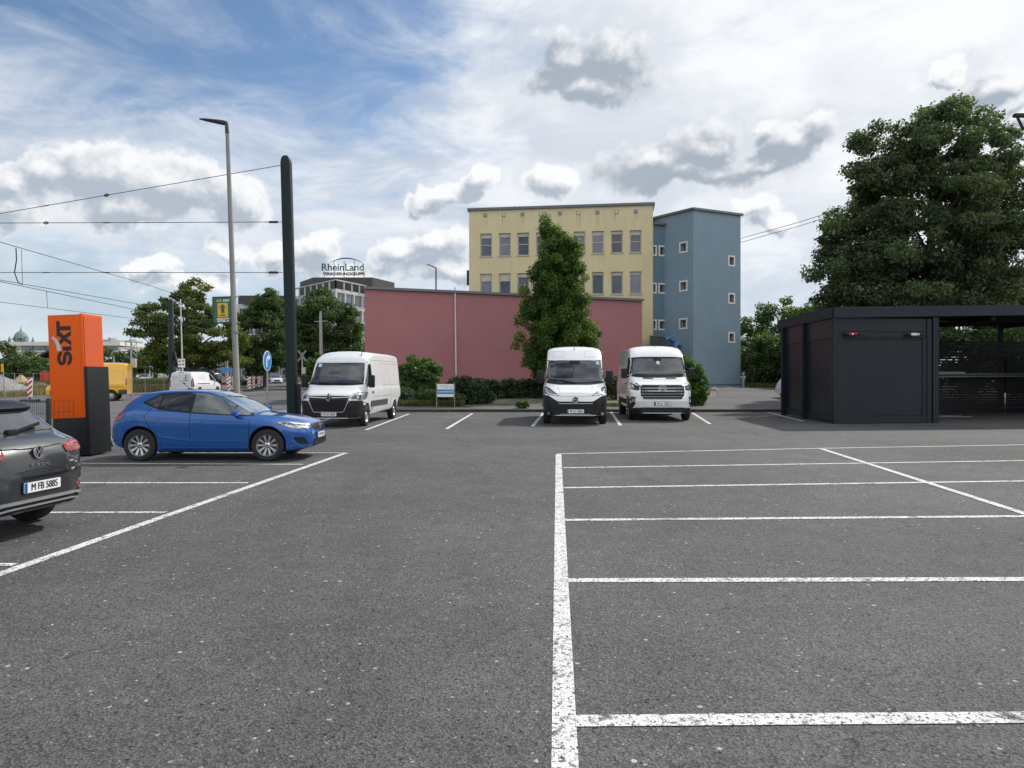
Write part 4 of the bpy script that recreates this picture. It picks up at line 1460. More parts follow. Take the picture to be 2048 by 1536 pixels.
# side arm of the junction to the left, seen past the pylon
sheet('road', ([(-32, 46), (-60, 62), (-120, 95)], [(-32, 58), (-60, 76), (-120, 112)]), z_left, ROADM, -.004)
sheet('pavement', ([(-38, -60), (-37, 20), (-36.5, 45.8)], [(-33.1, -60), (-32.6, 20), (-32.1, 45.8)]), z_left, PAVE, .10)
sheet('gravel_strip', ([(-11.0, -60), (-11.0, 20), (-10.6, 45)], [(-9.5, -60), (-9.5, 20), (-9.3, 45)]), z_left, GRAV, .02)
sheet('pavement', ([(-9.3, 33.16), (-9.3, 37)], [(60, 33.16), (60, 37)]), z_right, PAVE, .005)
# drive rising between the blue tower and the container
a0, a1 = gp(1395, 822, .12), gp(1590, 822, .12)
sheet('path', ([(a0.x - .4, 37), (12.5, 44), (15.2, 54), (17.5, 70)], [(a1.x + 7, 37), (20, 44), (24, 54), (27, 70)]), z_right, PAVE, .01)
m = MB()
m.box((-9.4, 33.0, -.02), (60, 33.15, .125))
struct(m.build('kerb', M('kerb_dark', (.030, .027, .026), .8, var=.3, vs=2, bump=.2), bevel=.015))
m = MB()
m.box((-9.66, -60, -.02), (-9.51, 32.9, .06))
struct(m.build('kerb', M('kerb_grey', (.2, .2, .19), .8, var=.25, vs=2, bump=.2), bevel=.01))


def line_px(p, q, w, mat, dz=.003):
    a, b = gp(*p), gp(*q)
    return line(a, b, w, mat, dz)


def line(a, b, w, mat, dz=.003):
    a, b = Vector((a[0], a[1], 0)), Vector((b[0], b[1], 0))
    d = (b - a).normalized()
    nn = Vector((-d.y, d.x, 0)) * w / 2
    mb = MB()
    k = max(1, int((b - a).length / 1.2))
    g = random.Random(int(a.x * 97 + b.y * 31))
    vs = []
    for i in range(k + 1):
        p = a.lerp(b, i / k)
        j = g.uniform(-.012, .012)
        vs += [p - nn * (1 + j) + Vector((0, 0, dz)), p + nn * (1 - j) + Vector((0, 0, dz))]
    mb.add(vs, [(2 * i, 2 * i + 1, 2 * i + 3, 2 * i + 2) for i in range(k)])
    return struct(mb.build('parking_line', mat))


A, B = gp(1117, 908), gp(1130, 1536)
dr = (A - B).normalized()
line(A, B - dr * 3.4, .118, PAINT_N)
for (p, q) in (((1117, 908), (1640, 897)), ((1640, 897), (2500, 882))):
    line_px(p, q, .10, PAINT_F, .005)
for p, q, w in (((1126, 936), (2400, 916), .11), ((1126, 976), (2400, 957), .11), ((1130, 1040.5), (2300, 1031), .115), ((1136, 1161.5), (2300, 1158.5), .115), ((1150, 1443), (2300, 1434), .118)):
    line_px(p, q, w, PAINT_N, .005)
line_px((1643, 898), (2200, 1076), .12, PAINT_N, .007)
a, b = gp(692, 906), gp(0, 1148)
line(a, b - (a - b).normalized() * 8, .118, PAINT_N)
for p, q in (((690, 906), (300, 905)), ((606, 929), (150, 927)), ((496, 966), (60, 966)), ((332, 1025), (-150, 1026)), ((30, 1130), (-400, 1128))):
    line_px(p, q, .095, PAINT_N, .005)
line_px((430, 858), (1640, 844), .085, PAINT_X, .004)
for p, q in (((732, 860), (818, 828)), ((893, 858), (945, 827)), ((1065, 853), (1087, 826)), ((1222, 824), (1241, 851)), ((1385, 826), (1420, 848)), ((1537, 825), (1607, 843)), ((560, 866), (700, 826))):
    line_px(p, q, .115, PAINT_F, .005)
line_px((857, 846), (900, 845), .12, PAINT_X, .008)
line_px((800, 840), (1090, 836), .05, PAINT_X, .010)
# lane marks on the street
for p, q in (((205, 837), (240, 835)), ((200, 858), (235, 857)), ((205, 876), (236, 872)), ((590, 775), (380, 790)), ((592, 785), (480, 795)), ((590, 800), (520, 806)), ((595, 813), (545, 818)), ((590, 768), (560, 766))):
    a, b = gp(*p), gp(*q)
    o = line(a, b, .16, PAINT_X, .012)
    o.name = 'lane_marking'
    o.location.z = z_left((a.y + b.y) / 2)

# ================================================================ pylon
ORG = M('pylon_orange', (.70, .098, .002), .45, var=.03, spec=.25)
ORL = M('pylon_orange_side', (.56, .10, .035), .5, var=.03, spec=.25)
PBK = M('pylon_black', (.008, .010, .013), .5, var=.1, spec=.3)
t = thing('orange_pylon', 'tall orange and black advertising pylon with sideways black lettering', 'sign pylon', (-9.53, 15.05, 0))
t.rotation_euler = (0, R(-2.2), 0)
m = MB()
m.box((0, 0, .78), (.66, .72, 2.93))
m.build('orange_panel', ORG, t, bevel=.006)
m = MB()
m.box((.662, -.005, .78), (.72, .727, 2.945))
m.build('corner_panel', ORG, t, bevel=.006)
m = MB()
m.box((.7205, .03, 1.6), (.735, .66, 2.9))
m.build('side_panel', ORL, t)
m = MB()
m.box((.02, .01, 0), (.70, .74, .777))
m.build('plinth', PBK, t, bevel=.006)
m = MB()
m.box((.724, -.03, 0), (.80, .76, 1.84))
m.build('side_cladding', PBK, t, bevel=.006)
# lettering, drawn lying on its side so that it reads upwards
u, v = Vector((0, 0, 1)), Vector((-1, 0, 0))
o = Vector((.47, -.0035, 1.88))
XS, YS = 1.24, 1.2
LT = MB()


def S_shape(w, h, th):
    out, inn = [], []
    r1x, r1y = w / 2, h * .27
    pts = []
    for a in np.linspace(R(20), R(270), 16):
        pts.append((w / 2 + (w / 2 - th / 2) * math.cos(a), h - h * .27 + (h * .27 - th / 2 + .0) * math.sin(a)))
    for a in np.linspace(R(90), R(-160), 16):
        pts.append((w / 2 + (w / 2 - th / 2) * math.cos(a), h * .27 + (h * .27 - th / 2) * math.sin(a)))
    return pts


hh = .245
sw, sh, sth = .235, .262, .060
bo = (sh + sth) / 4
sp_ = [(sw / 2 + (sw / 2 - sth / 2) * math.cos(a), sh - bo + (bo - sth / 2) * math.sin(a)) for a in np.linspace(R(-8), R(270), 26)]
sp_ += [(sw / 2 + (sw / 2 - sth / 2) * math.cos(a), bo + (bo - sth / 2) * math.sin(a)) for a in np.linspace(R(88), R(-188), 26)]
LT.prism(strip(sp_, sth), o - v * .008, u, v, .004)
LT.prism([(.245, .0), (.315, .0), (.315, hh * .62), (.245, hh * .62)], o, u, v, .004)
LT.prism([(.325, 0), (.40, 0), (.455, .078), (.50, 0), (.575, 0), (.50, .118), (.59, hh * .86), (.50, hh * .86), (.448, .165), (.40, .222), (.325, .222), (.41, .115)], o - Vector((0, .0004, 0)), u, v, .004)
LT.prism([(.585, 0), (.655, 0), (.655, hh * .76), (.745, hh * .76), (.745, hh), (.49, hh), (.49, hh * .76), (.585, hh * .76)], o - Vector((0, .0008, 0)), u, v, .004)
cx0 = o.copy()
LT.v = [(o.x + (x - o.x) * YS, y, o.z + (z - o.z) * XS) for x, y, z in LT.v]
LT.build('lettering', INK, t)
m = MB()
m.prism([(.245, hh * .72), (.245, hh * 1.02)] + [(.245 + .22 * math.sin(a) * 1.0, hh * 1.02 + .115 * (1 - math.cos(a))) for a in np.linspace(.2, 1.4, 8)] + [(.245 + .26 * math.sin(a), hh * .72 + .20 * (1 - math.cos(a))) for a in np.linspace(1.25, .2, 8)], o - Vector((0, .0012, 0)), u, v, .004)
m.v = [(o.x + (x - o.x) * YS, y, o.z + (z - o.z) * XS) for x, y, z in m.v]
m.build('silver_swoosh', M('swoosh_grey', (.5, .5, .5), .35, .3), t)

# mesh fence beside the pylon
FEN = M('fence_grey', (.035, .038, .042), .5, .3)


def mesh_fence(label, p, q, h, post_at, n, npost=1):
    t = thing('mesh_fence', label, 'fence', p, 0, 'wire mesh fence panels')
    p, q = Vector(p), Vector(q)
    d = q - p
    m = MB()
    k = int(d.length / (.055 if d.length > 1 else .085))
    for i in range(k + 1):
        a = d * (i / k)
        m.tube([a + Vector((0, 0, .04)), a + Vector((0, 0, h))], .0042, 4)
    for i in range(n):
        z = .06 + (h - .1) * i / (n - 1)
        m.tube([Vector((0, 0, z)), d + Vector((0, 0, z))], .0055, 4)
    m.build('wire_panel', FEN, t)
    m = MB()
    for pp in post_at:
        m.cbox((d.x * pp, d.y * pp, h / 2), (.07, .07, h + .06))
    m.build('post', FEN, t, bevel=.006)
    return t


mesh_fence('grey wire mesh fence panel with a square post between the SUV and the pylon', (-9.28, 11.2, 0), (-9.22, 14.45, 0), 1.2, (.995,), 6)
mesh_fence('short wire mesh fence end panel right in front of the orange pylon', (-9.16, 14.50, 0), (-8.98, 14.85, 0), 1.2, (), 6)

# ================================================================ poles, lamp, signs
GALV = M('galvanised', (.30, .31, .31), .5, .5, var=.12, vs=6)
LAMPG = M('lamp_post_grey', (.20, .205, .19), .5, .3, var=.12, vs=2)
DKG = M('mast_dark_green', (.006, .016, .017), .5, var=.12, vs=1.5, spec=.3)
b = at(478, 868, 21)
t = thing('street_lamp', 'tall grey street lamp with a slim dark head, right behind the blue hatchback', 'street lamp', (b.x, 21, 0))
m = MB()
dx = -.34
m.tube([(0, 0, 0), (0, 0, .9), (dx * .15, 0, 1.0), (dx, 0, 8.75)], [.115, .115, .092, .052], 14)
m.tube([(dx * .33, 0, 2.9), (dx * .335, 0, 2.96)], [.098, .098], 14)
m.build('pole', LAMPG, t, 40)
m = MB()
m.tube([(dx, 0, 8.68), (dx - .02, 0, 8.98)], [.06, .05], 10)
prof = [(0, .05, .06), (-.12, .09, .075), (-.3, .10, .065), (-.62, .085, .04), (-.80, .04, .02)]
vs, fs = [], []
for i, (x, w, h) in enumerate(prof):
    z = 8.98 - x * .16
    for j in range(8):
        a = 2 * PI * j / 8
        vs.append((dx + x, w * math.cos(a), z + h * math.sin(a)))
for i in range(len(prof) - 1):
    for j in range(8):
        fs.append((i * 8 + j, i * 8 + (j + 1) % 8, (i + 1) * 8 + (j + 1) % 8, (i + 1) * 8 + j))
fs += [tuple(range(8)), tuple(32 + j for j in range(7, -1, -1))]
m.add(vs, fs)
m.build('lamp_head', M('lamp_head_dark', (.03, .032, .034), .5), t, 40)

# green food sign on the lamp post
s0, s1 = at(425, 592, 20.98), at(468, 648, 20.98)
t = thing('hanging_sign', 'green and yellow arrow sign hung on the street lamp', 'sign', ((s0.x + s1.x) / 2, 20.98, (s0.z + s1.z) / 2))
t.rotation_euler = (0, R(-1.8), 0)
w, h = .60, .78
ux, vz = Vector((1, 0, 0)), Vector((0, 0, 1))
m = MB()
m.prism(rp([(-w / 2, -h / 2), (w / 2, -h / 2), (w / 2, h / 2), (-w / 2, h / 2)], .015), (0, -.03, 0), ux, vz, .06)
m.build('frame', M('sign_dark_green', (.006, .045, .028), .4), t)
m = MB()
m.prism([(-w / 2 + .035, -h / 2 + .035), (w / 2 - .035, -h / 2 + .035), (w / 2 - .035, h / 2 - .035), (-w / 2 + .035, h / 2 - .035)], (0, -.034, 0), ux, vz, .004)
pn = m.build('face', M('sign_green', (.008, .105, .052), .35, var=.05, coat=.3), t)
m = MB()
m.prism(rp([(-.15, -.21), (.15, -.21), (.15, .20), (-.15, .20)], .04), (0, -.038, -.0), ux, vz, .004)
m.build('arrow_panel', M('sign_yellow', (.68, .36, .012), .4), pn)
m = MB()
m.prism([(-.05, -.09), (.05, -.09), (.05, .07), (.10, .07), (0, .175), (-.10, .07), (-.05, .07)], (0, -.042, 0), ux, vz, .004)
m.build('arrow', M('sign_green', None), pn)
wht = M('sign_white', (.75, .76, .75), .4, var=.02)
text('lettering', '8 MIN.', .062, M('sign_green', None), (0, -.0415, -.155), ux, vz, pn, .002, .003, 1.0)
text('lettering', 'SUB', .085, M('sign_yellow', None), (-.105, -.0375, .265), ux, vz, pn, .002, .004, 1.0, shear=.12)
text('lettering', 'WAY', .085, wht, (.105, -.0375, .265), ux, vz, pn, .002, .004, 1.0, shear=.12)
text('lettering', 'NEUSS-CITY', .066, wht, (0, -.0375, -.262), ux, vz, pn, .002, .003, 1.0)
text('lettering', 'BÜCHEL 44', .066, wht, (0, -.0375, -.325), ux, vz, pn, .002, .003, 1.0)
m = MB()
for zz in (h / 2 - .01, -h / 2 + .01):
    m.cbox((w / 2 + .08, .0, zz), (.18, .03, .03))
m.build('bracket', GALV, t)

# dark green tram mast
b = at(586, 837, 28)
t = thing('tram_mast', 'thick dark green overhead-line mast with rounded top beside the first white van', 'mast', (b.x, 28, 0), 0, 'overhead line masts')
lean = -.27
hw, hd, ht = .19, .17, 10.15
vs, fs = [], []
cr = rp([(-hw, -hd), (hw, -hd), (hw, hd), (-hw, hd)], .06, 3)
k = len(cr)
lev = [(0, 1), (ht - .35, 1)] + [(ht - .35 + .35 * math.sin(a), math.cos(a) ** .7 if a < 1.5 else .05) for a in np.linspace(.2, 1.52, 7)]
for z, s in lev:
    for x, y in cr:
        vs.append((x * s + lean * z / ht, y * (s * .5 + .5), z))
for i in range(len(lev) - 1):
    for j in range(k):
        fs.append((i * k + j, i * k + (j + 1) % k, (i + 1) * k + (j + 1) % k, (i + 1) * k + j))
fs.append(tuple((len(lev) - 1) * k + j for j in range(k)))
m = MB()
m.add(vs, fs)
m.build('shaft', DKG, t, 40)
m = MB()
m.box((hw + .0, -.20, 0), (hw + .13, .0, 1.35))
m.build('cable_box', PBK, t, bevel=.02)
mastx = b.x
# second mast far down the street
b2 = at(343, 762, 62)
t = thing('tram_mast', 'distant dark green overhead-line mast rising beside the left feathery tree', 'mast', (b2.x, 62, z_left(62)), 0, 'overhead line masts')
m = MB()
m.tube([(0, 0, 0), (-.05, 0, 7.9), (-.05, 0, 8.1)], [.23, .22, .1], 12)
m.build('shaft', DKG, t, 40)
m = MB()
pp = [(.2, 0, 3.6), (.45, 0, 2.7), (.9, 0, 2.2), (1.5, 0, 2.05)]
m.tube(pp, .13, 8)
m.build('bracket_arm', DKG, t, 40)
# thin white pole with white signal board
b3 = at(364, 765, 57)
t = thing('signal_pole', 'thin pale pole with a white tram signal board in front of the left feathery tree', 'pole', (b3.x, 57, z_left(57)))
m = MB()
m.tube([(.1, 0, 0), (-.12, 0, 7.6)], [.07, .045], 8)
m.build('pole', M('pale_pole', (.52, .53, .54), .5), t, 40)
m = MB()
m.cbox((.0, -.1, 2.55), (.52, .06, .66))
sb = m.build('board', wht, t)
m = MB()
for x, z in ((-.13, 2.7), (.15, 2.72), (-.13, 2.42), (.14, 2.45)):
    m.cbox((x, -.135, z), (.17, .01, .09))
m.build('board_marks', INK, sb)

# overhead span wires and catenary
WIRE = M('wire', (.02, .02, .022), .6)
INS = M('insulator', (.02, .022, .03), .3)


def wire(name, label, pts, rad, deco=(), group=None):
    t = thing(name, label, 'wire', pts[0], 0, group)
    o = Vector(pts[0])
    m = MB()
    m.tube([Vector(p) - o for p in pts], rad, 5)
    m.build('strand', WIRE, t)
    for f, ln, r_ in deco:
        a, b = Vector(pts[0]) - o, Vector(pts[-1]) - o
        d = (b - a).normalized()
        c_ = a.lerp(b, f)
        m = MB()
        if ln < 0:
            m.tube([c_ + d * -.1, c_ + d * .0 + Vector((0, 0, .05)), c_ + d * .1], r_, 6)
            m.tube([c_ + d * -.1, c_ + d * .0 - Vector((0, 0, .05)), c_ + d * .1], r_, 6)
            m.build('turnbuckle', INS, t)
        else:
            m.tube([c_ - d * ln / 2, c_ - d * ln * .4, c_ + d * ln * .4, c_ + d * ln / 2], [r_ * .5, r_, r_, r_ * .5], 8)
            m.build('insulator', INS, t, 40)
    return t


Ys = 28.0
for i, (py0, py1, lab) in enumerate(((330, 427, 'topmost sloping span wire from the tall mast, ending highest on the shaft'), (444, 446, 'middle level span wire with insulators running left from the tall mast'), (545, 545, 'lowest level span wire with insulators running left from the tall mast'))):
    a, b_ = at(565, py0, Ys), at(0, py1, Ys)
    e = b_ + (b_ - a) * 1.3
    L_ = (e - a).length
    fr = lambda px: (a.x - at(px, 0, Ys).x) / (a.x - e.x)
    deco = [(fr(213), -1 if i == 0 else .28, .022), (fr(92), -1 if i == 1 else .3, .02)]
    if i:
        deco += [(fr(547), .38, .045)]
    wire('span_wire', lab, [a, e], .013, deco, 'span wires of the tram line')
cat = [((0, 484), 28.3, (300, 571), 44, 'upper carrying wire sloping down to the left feathery tree'), ((0, 560), 28.3, (270, 607), 42.3, 'contact wire just below the jumper cable, upper of the two meeting lines'),
       ((0, 563), 28.5, (265, 618), 43.0, 'contact wire just below the jumper cable, lower of the two meeting lines'), ((0, 604), 37.8, (265, 637), 49, 'lowest thin contact wire passing just above the orange pylon')]
for (p, Y0, q, Y1, lab) in cat:
    a, b_ = at(*p, Y0), at(*q, Y1)
    s = a - (b_ - a) * .5
    d = b_ - a
    e = b_ + d.normalized() * 22
    e.z = b_.z - .2
    wire('catenary_wire', lab, [s, a, b_, e], .014, (), 'overhead contact wires')
t = thing('jumper_cable', 'curved jumper cable hanging between two overhead wires at the left picture edge', 'cable', (0, 0, 0))
m = MB()
P = [at(32, 496, 29.2), at(33, 520, 29.2), at(29, 545, 29.2), at(36, 564, 29.2), at(43, 569, 29.2)]
m.tube(P, .022, 6)
m.build('cable', WIRE, t)
m = MB()
m.tube([at(43, 499, 29.6), at(45, 570, 29.6)], .01, 5)
m.build('dropper', WIRE, t)
m = MB()
m.tube([at(93, 582, 33.0), at(95, 615, 38)], .012, 5)
tag(m.build('dropper_wire', WIRE), 'short vertical dropper wire just above left of the orange pylon', 'wire')
for i, (p, q, lab) in enumerate((((1470, 480, 60), (1760, 392, 47.5), 'upper of two wires running from the blue tower to the tall tree'), ((1470, 488, 60), (1760, 400, 47.5), 'lower of two wires running from the blue tower to the tall tree'))):
    a, b_ = at(*p), at(*q)
    mid = a.lerp(b_, .5) - Vector((0, 0, .12))
    wire('overhead_wire', lab, [a, mid, b_, b_ + (b_ - a) * .5], .02, (), 'wires right of the tower')
# flood light mast at the right picture edge
bb = at(2062, 235, 36)
t = thing('floodlight_mast', 'dark floodlight arm poking out above the tall tree at the right edge', 'mast', (bb.x, 36, 0))
m = MB()
m.tube([(0, 0, 0), (0, 0, bb.z + .3)], [.12, .09], 8)
m.build('pole', BLK, t, 40)
tp = at(2033, 231, 36)
m = MB()
m.cbox((tp.x - bb.x + .25, 0, tp.z), (.75, .22, .16))
m.obox((tp.x - bb.x + .05, 0, tp.z - .1), (tp.x - bb.x + .32, 0, tp.z - .65), .09, .09)
m.obox((tp.x - bb.x + .32, 0, tp.z - .65), (0, 0, tp.z - .75), .08, .08)
m.build('arm', BLK, t)

# round blue traffic sign
s = at(534, 722, 26)
t = thing('traffic_sign', 'round blue traffic sign with white curved arrow on a thin post behind the blue hatchback', 'traffic sign', (s.x, 26, 0))
m = MB()
m.tube([(0, 0.03, 0), (0, 0.03, s.z + .3)], .032, 8)
m.build('post', GALV, t, 40)
ang = R(-60)
u2 = Vector((math.cos(ang), -abs(math.sin(ang)), 0))
u2 = Vector((.066, .998, 0))
n2 = u2.cross(vz)
m = MB()
m.prism(circ(0, 0, .36, n=32), Vector((0, 0, s.z)) + n2 * .02, u2, vz, .02)
m.build('rim', wht, t)
m = MB()
m.prism(circ(0, 0, .338, n=32), Vector((0, 0, s.z)) + n2 * .023, u2, vz, .005)
d = m.build('disc', M('sign_blue', (.03, .22, .58), .4, coat=.3), t)
m = MB()
m.prism(strip([(-.08, -.22), (-.08, .05), (-.03, .13), (.08, .14)], .075), Vector((0, 0, s.z)) + n2 * .027, u2, vz, .004)
m.prism([(.07, .26), (.22, .13), (.07, .01)], Vector((0, 0, s.z)) + n2 * .0275, u2, vz, .004)
m.build('arrow', wht, d)

# crossing saltire
s = at(604, 712, 47)
t = thing('crossing_sign', 'weathered diagonal cross sign of the tram crossing between mast and first white van', 'traffic sign', (s.x, 47, z_left(47)))
m = MB()
m.tube([(0, .05, 0), (0, .05, s.z + .2)], .05, 8)
m.build('post', GALV, t, 40)
m = MB()
for sg in (1, -1):
    m.obox((-.26 * sg, 0, s.z - .34), (.26 * sg, 0.004 * sg, s.z + .34), .03, .12)
m.build('cross', M('cross_grey', (.17, .165, .16), .6, var=.2), t)
m = MB()
m.cbox((.12, 0, s.z - .95), (.22, .2, .42))
m.build('signal_box', M('pale_box', (.45, .43, .36), .6), t)

# concrete pole
s = at(641, 632, 60)
t = thing('concrete_pole', 'old grey concrete wire pole rising behind the first white van', 'pole', (s.x, 60, z_left(60)))
m = MB()
m.tube([(.12, 0, 0), (0, 0, s.z - .2), (0, 0, s.z + .3)], [.19, .13, .08], 6)
m.build('shaft', M('concrete', (.33, .32, .30), .85, var=.15, vs=3), t)
m = MB()
m.obox((-.5, 0, s.z - .55), (.6, 0, s.z - .5), .06, .06)
m.build('crossarm', GALV, t)
# thin tram cables right of mast
for i, (p, q, lab) in enumerate((((480, 640, 62), (700, 655, 62), 'upper thin wire crossing the dark round trees'), ((480, 662, 62), (640, 676, 62), 'lower thin wire crossing the dark round trees'))):
    wire('tram_wire', lab, [at(*p), at(*q)], .02, (), 'thin wires before the round trees')

# lattice signal mast
s = at(263, 795, 52)
t = thing('signal_mast', 'grey signal mast with an open rectangular frame beside the yellow delivery van', 'signal', (s.x, 52, z_left(52)))
m = MB()
m.tube([(0, 0, 0), (-.02, 0, 4.05)], [.09, .06], 8)
m.build('pole', GALV, t, 40)
m = MB()
x0, x1, z0, z1 = -.41, .41, 2.93, 4.0
for a, b_ in (((x0, z0), (x1, z0)), ((x1, z0), (x1, z1)), ((x1, z1), (x0, z1)), ((x0, z1), (x0, z0)), ((0, z1), (x1, z0 + .5)), ((0, z0 + .2), (x0, z1)), ((x1, z1), (0, z0 + .4)), ((0, z0 + .5), (x1, z0))):
    m.obox((a[0], -.05, a[1]), (b_[0], -.05, b_[1]), .03, .035)
m.build('frame', GALV, t)
m = MB()
m.cbox((.18, -.05, 2.5), (.36, .2, .65))
m.build('signal_head', M('pale_box', None), t, bevel=.02)


def small_pole(px, y0, y1, Y, label, arm=0, group='far poles along the side road', sign=None):
    a, b_ = at(px, y1, Y), at(px, y0, Y)
    t = thing('street_lamp' if arm else 'post', label, 'street lamp' if arm else 'post', (a.x, Y, z_left(Y)), 0, group)
    m = MB()
    m.tube([(0, 0, 0), (0, 0, b_.z - z_left(Y))], [.09, .05], 6)
    m.build('pole', M('pale_pole', None), t, 40)
    if arm:
        m = MB()
        m.obox((0, 0, b_.z - z_left(Y)), (-arm, 0, b_.z - z_left(Y) + .35), .07, .07)
        m.build('lamp_arm', M('pale_pole', None), t)
    if sign:
        m = MB()
        m.cbox((0, -.1, sign - z_left(Y)), (1.0, .06, .3))
        m.build('sign_plate', M('sign_blue', None), t)


small_pole(300, 716, 762, 100, 'small far street lamp with arm above the small white car', 1.0)
small_pole(305, 729, 762, 105, 'pale post with a small blue plate left of the work van', 0, sign=3.0)
small_pole(317, 714, 760, 100, 'thin post immediately left of the distant tram mast', 0)
small_pole(228, 712, 735, 90, 'pale leaning post above the yellow delivery van', 0)
small_pole(455, 722, 762, 70, 'grey sign post between the work van and the lamp post', 0, sign=2.2)

# striped beacons
REDP = M('beacon_red', (.45, .03, .03), .5)
BASE = M('beacon_base', (.06, .06, .062), .8)


def beacon_mesh():
    t = thing('barrier_beacon', 'x', 'beacon', (0, 0, 0), 0, 'striped red and white beacons')
    m = MB()
    m.cbox((0, 0, .72), (.25, .04, 1.0))
    bd = m.build('board', wht, t, bevel=.01)
    m = MB()
    for k in range(4):
        z = .24 + k * .27
        P = [(-.122, max(z, .23)), (.122, z + .2), (.122, min(z + .335, 1.21)), (-.122, min(z + .135, 1.21))]
        m.prism(P, (0, -.023, 0), ux, vz, .003)
    m.build('stripes', REDP, bd)
    m = MB()
    m.box((-.42, -.2, 0), (.42, .2, .11))
    m.cbox((0, 0, .17), (.09, .06, .14))
    m.build('foot', BASE, t, bevel=.02)
    return t


proto = beacon_mesh()
blist = [(60, 785, 0, 46, 'striped beacon standing left of the orange pylon behind the fence', 1.25), (457, 780, 0, 62, 'striped beacon right behind the nose of the work van', 1.2),
         (498, 777, 0, 68, 'leftmost striped beacon right of the lamp post, before the black van', 1.15), (507, 773, 0, 72, 'second striped beacon right of the lamp post', 1.15),
         (517, 770, 0, 77, 'third striped beacon right of the lamp post, left of the blue sign', 1.15), (523, 768, 0, 82, 'striped beacon right behind the blue sign post', 1.15),
         (470, 764, 0, 84, 'far striped beacon left of the lamp post, standing deeper in the works', 1.1), (464, 765, 0, 88, 'smallest striped beacon far behind, beside the red-white barrier block', 1.1)]
for i, (px, py, _, Y, lab, s_) in enumerate(blist):
    o = proto if i == 0 else copy_tree(proto)
    o.location = ((px - 1024) / F * Y, Y, z_left(Y))
    o.scale = (s_, s_, s_)
    o.rotation_euler = (0, 0, R(random.uniform(-12, 12)))
    o['label'] = lab
p = at(456, 765, 75)
t = thing('barrier_block', 'white and red plastic barrier block behind the work van nose', 'barrier', (p.x, 75, z_left(75)))
m = MB()
m.add([(-.6, -.3, 0), (.6, -.3, 0), (.6, .3, 0), (-.6, .3, 0), (-.6, -.12, 1.3), (.6, -.12, 1.3), (.6, .12, 1.3), (-.6, .12, 1.3)], [(3, 2, 1, 0), (4, 5, 6, 7), (0, 1, 5, 4), (1, 2, 6, 5), (2, 3, 7, 6), (3, 0, 4, 7)])
m.build('block', wht, t, bevel=.03)
m = MB()
m.box((-.55, -.29, .5), (.55, -.2, .75))
m.build('red_band', REDP, t)

# customer parking sign by the bush
s0 = at(891, 781, 34.8)
t = thing('parking_sign', 'white and blue customer parking board on two posts in front of the round bush', 'sign', (s0.x, 34.8, z_right(34.8)))
zc = s0.z - z_right(34.8)
m = MB()
for x in (-.43, .43):
    m = MB()
    m.tube([(x, .03, 0), (x, .03, zc + .38)], .022, 8)
    m.build('post', GALV, t, 40)
m = MB()
m.cbox((0, 0, zc), (.80, .02, .62))
bd = m.build('board', wht, t)
m = MB()
m.cbox((0, -.0115, zc - .06), (.796, .003, .22))
m.build('blue_band', M('band_blue', (.02, .20, .47), .4), bd)
text('lettering', 'KUNDENPARKPLÄTZE', .105, wht, (0, -.0145, zc - .06), ux, vz, bd, .002, .002, .75)
text('lettering', 'PHYSIOTHERAPIE IM', .055, M('text_grey', (.2, .24, .3), .5), (-.06, -.0115, zc + .22), ux, vz, bd, .002, .001, .9)
text('lettering', 'HAUS', .055, M('text_grey', None), (.05, -.0115, zc + .13), ux, vz, bd, .002, .001, .9)
m = MB()
m.prism(strip([(.22, .14), (.27, .11), (.36, .22)], .02), (0, -.0115, zc), ux, vz, .002)
m.build('tick_mark', M('text_grey', None), bd)
m = MB()
for z in (.24, -.2):
    m.cbox((0, .03, zc + z), (.9, .03, .03))
m.build('crossbar', GALV, t)

# ================================================================ red hall
REDW = M('red_render', (.345, .148, .160), .85, var=.06, vs=.35, bump=.12, bs=60, grime=.07)
COPE = M('zinc_coping', (.13, .15, .16), .5, .4, var=.1)
RA, RB = Vector((-9.35, 46.0, 0)), Vector((9.6, 53.5, 0))
rd = (RB - RA).normalized()
rn = Vector((rd.y, -rd.x, 0))
zr_top = 7.15
t = thing('red_hall', 'low dusky red windowless hall behind the vans and hedges', 'building')
m = MB()
bk = -rn * 9
RBb = RB + Vector((-rn.x * 1.2, -rn.y * 1.2, 0))
wall(m, RA, RB, -.3, zr_top)
RAb = RA + Vector((-.9, 9, 0))
P4 = [RA, RB, RBb, RAb]
for a, b_ in ((RB, RBb), (RBb, RAb), (RAb, RA)):
    m.quad(a + Vector((0, 0, -.3)), b_ + Vector((0, 0, -.3)), b_ + Vector((0, 0, zr_top)), a + Vector((0, 0, zr_top)))
m.build('wall', REDW, t)
m = MB()
m.add([p + Vector((0, 0, zr_top - .25)) for p in P4], [(0, 1, 2, 3)])
m.build('roof', M('roof_felt', (.07, .07, .07), .9, var=.2), t)
m = MB()
m.obox(RA + rn * .0 - rd * .06 + Vector((0, 0, zr_top + .07)), RB + rd * .06 + Vector((0, 0, zr_top + .07)), .36, .16)
m.build('coping', COPE, t)
tt, zz = plane_hit(909, 585, RA, RB)
q = RA + rd * tt + rn * .09
m = MB()
m.tube([q + Vector((.1, 0, .3)), q + Vector((.05, 0, 3.6)), q + Vector((0, 0, zr_top + .35))], [.055, .055, .045], 10)
m.tube([q + Vector((.05, 0, 3.72)), q + Vector((.05, 0, 3.8))], .066, 10)
m.build('drain_pipe', M('pipe_white', (.62, .55, .55), .4, var=.08), t, 40)
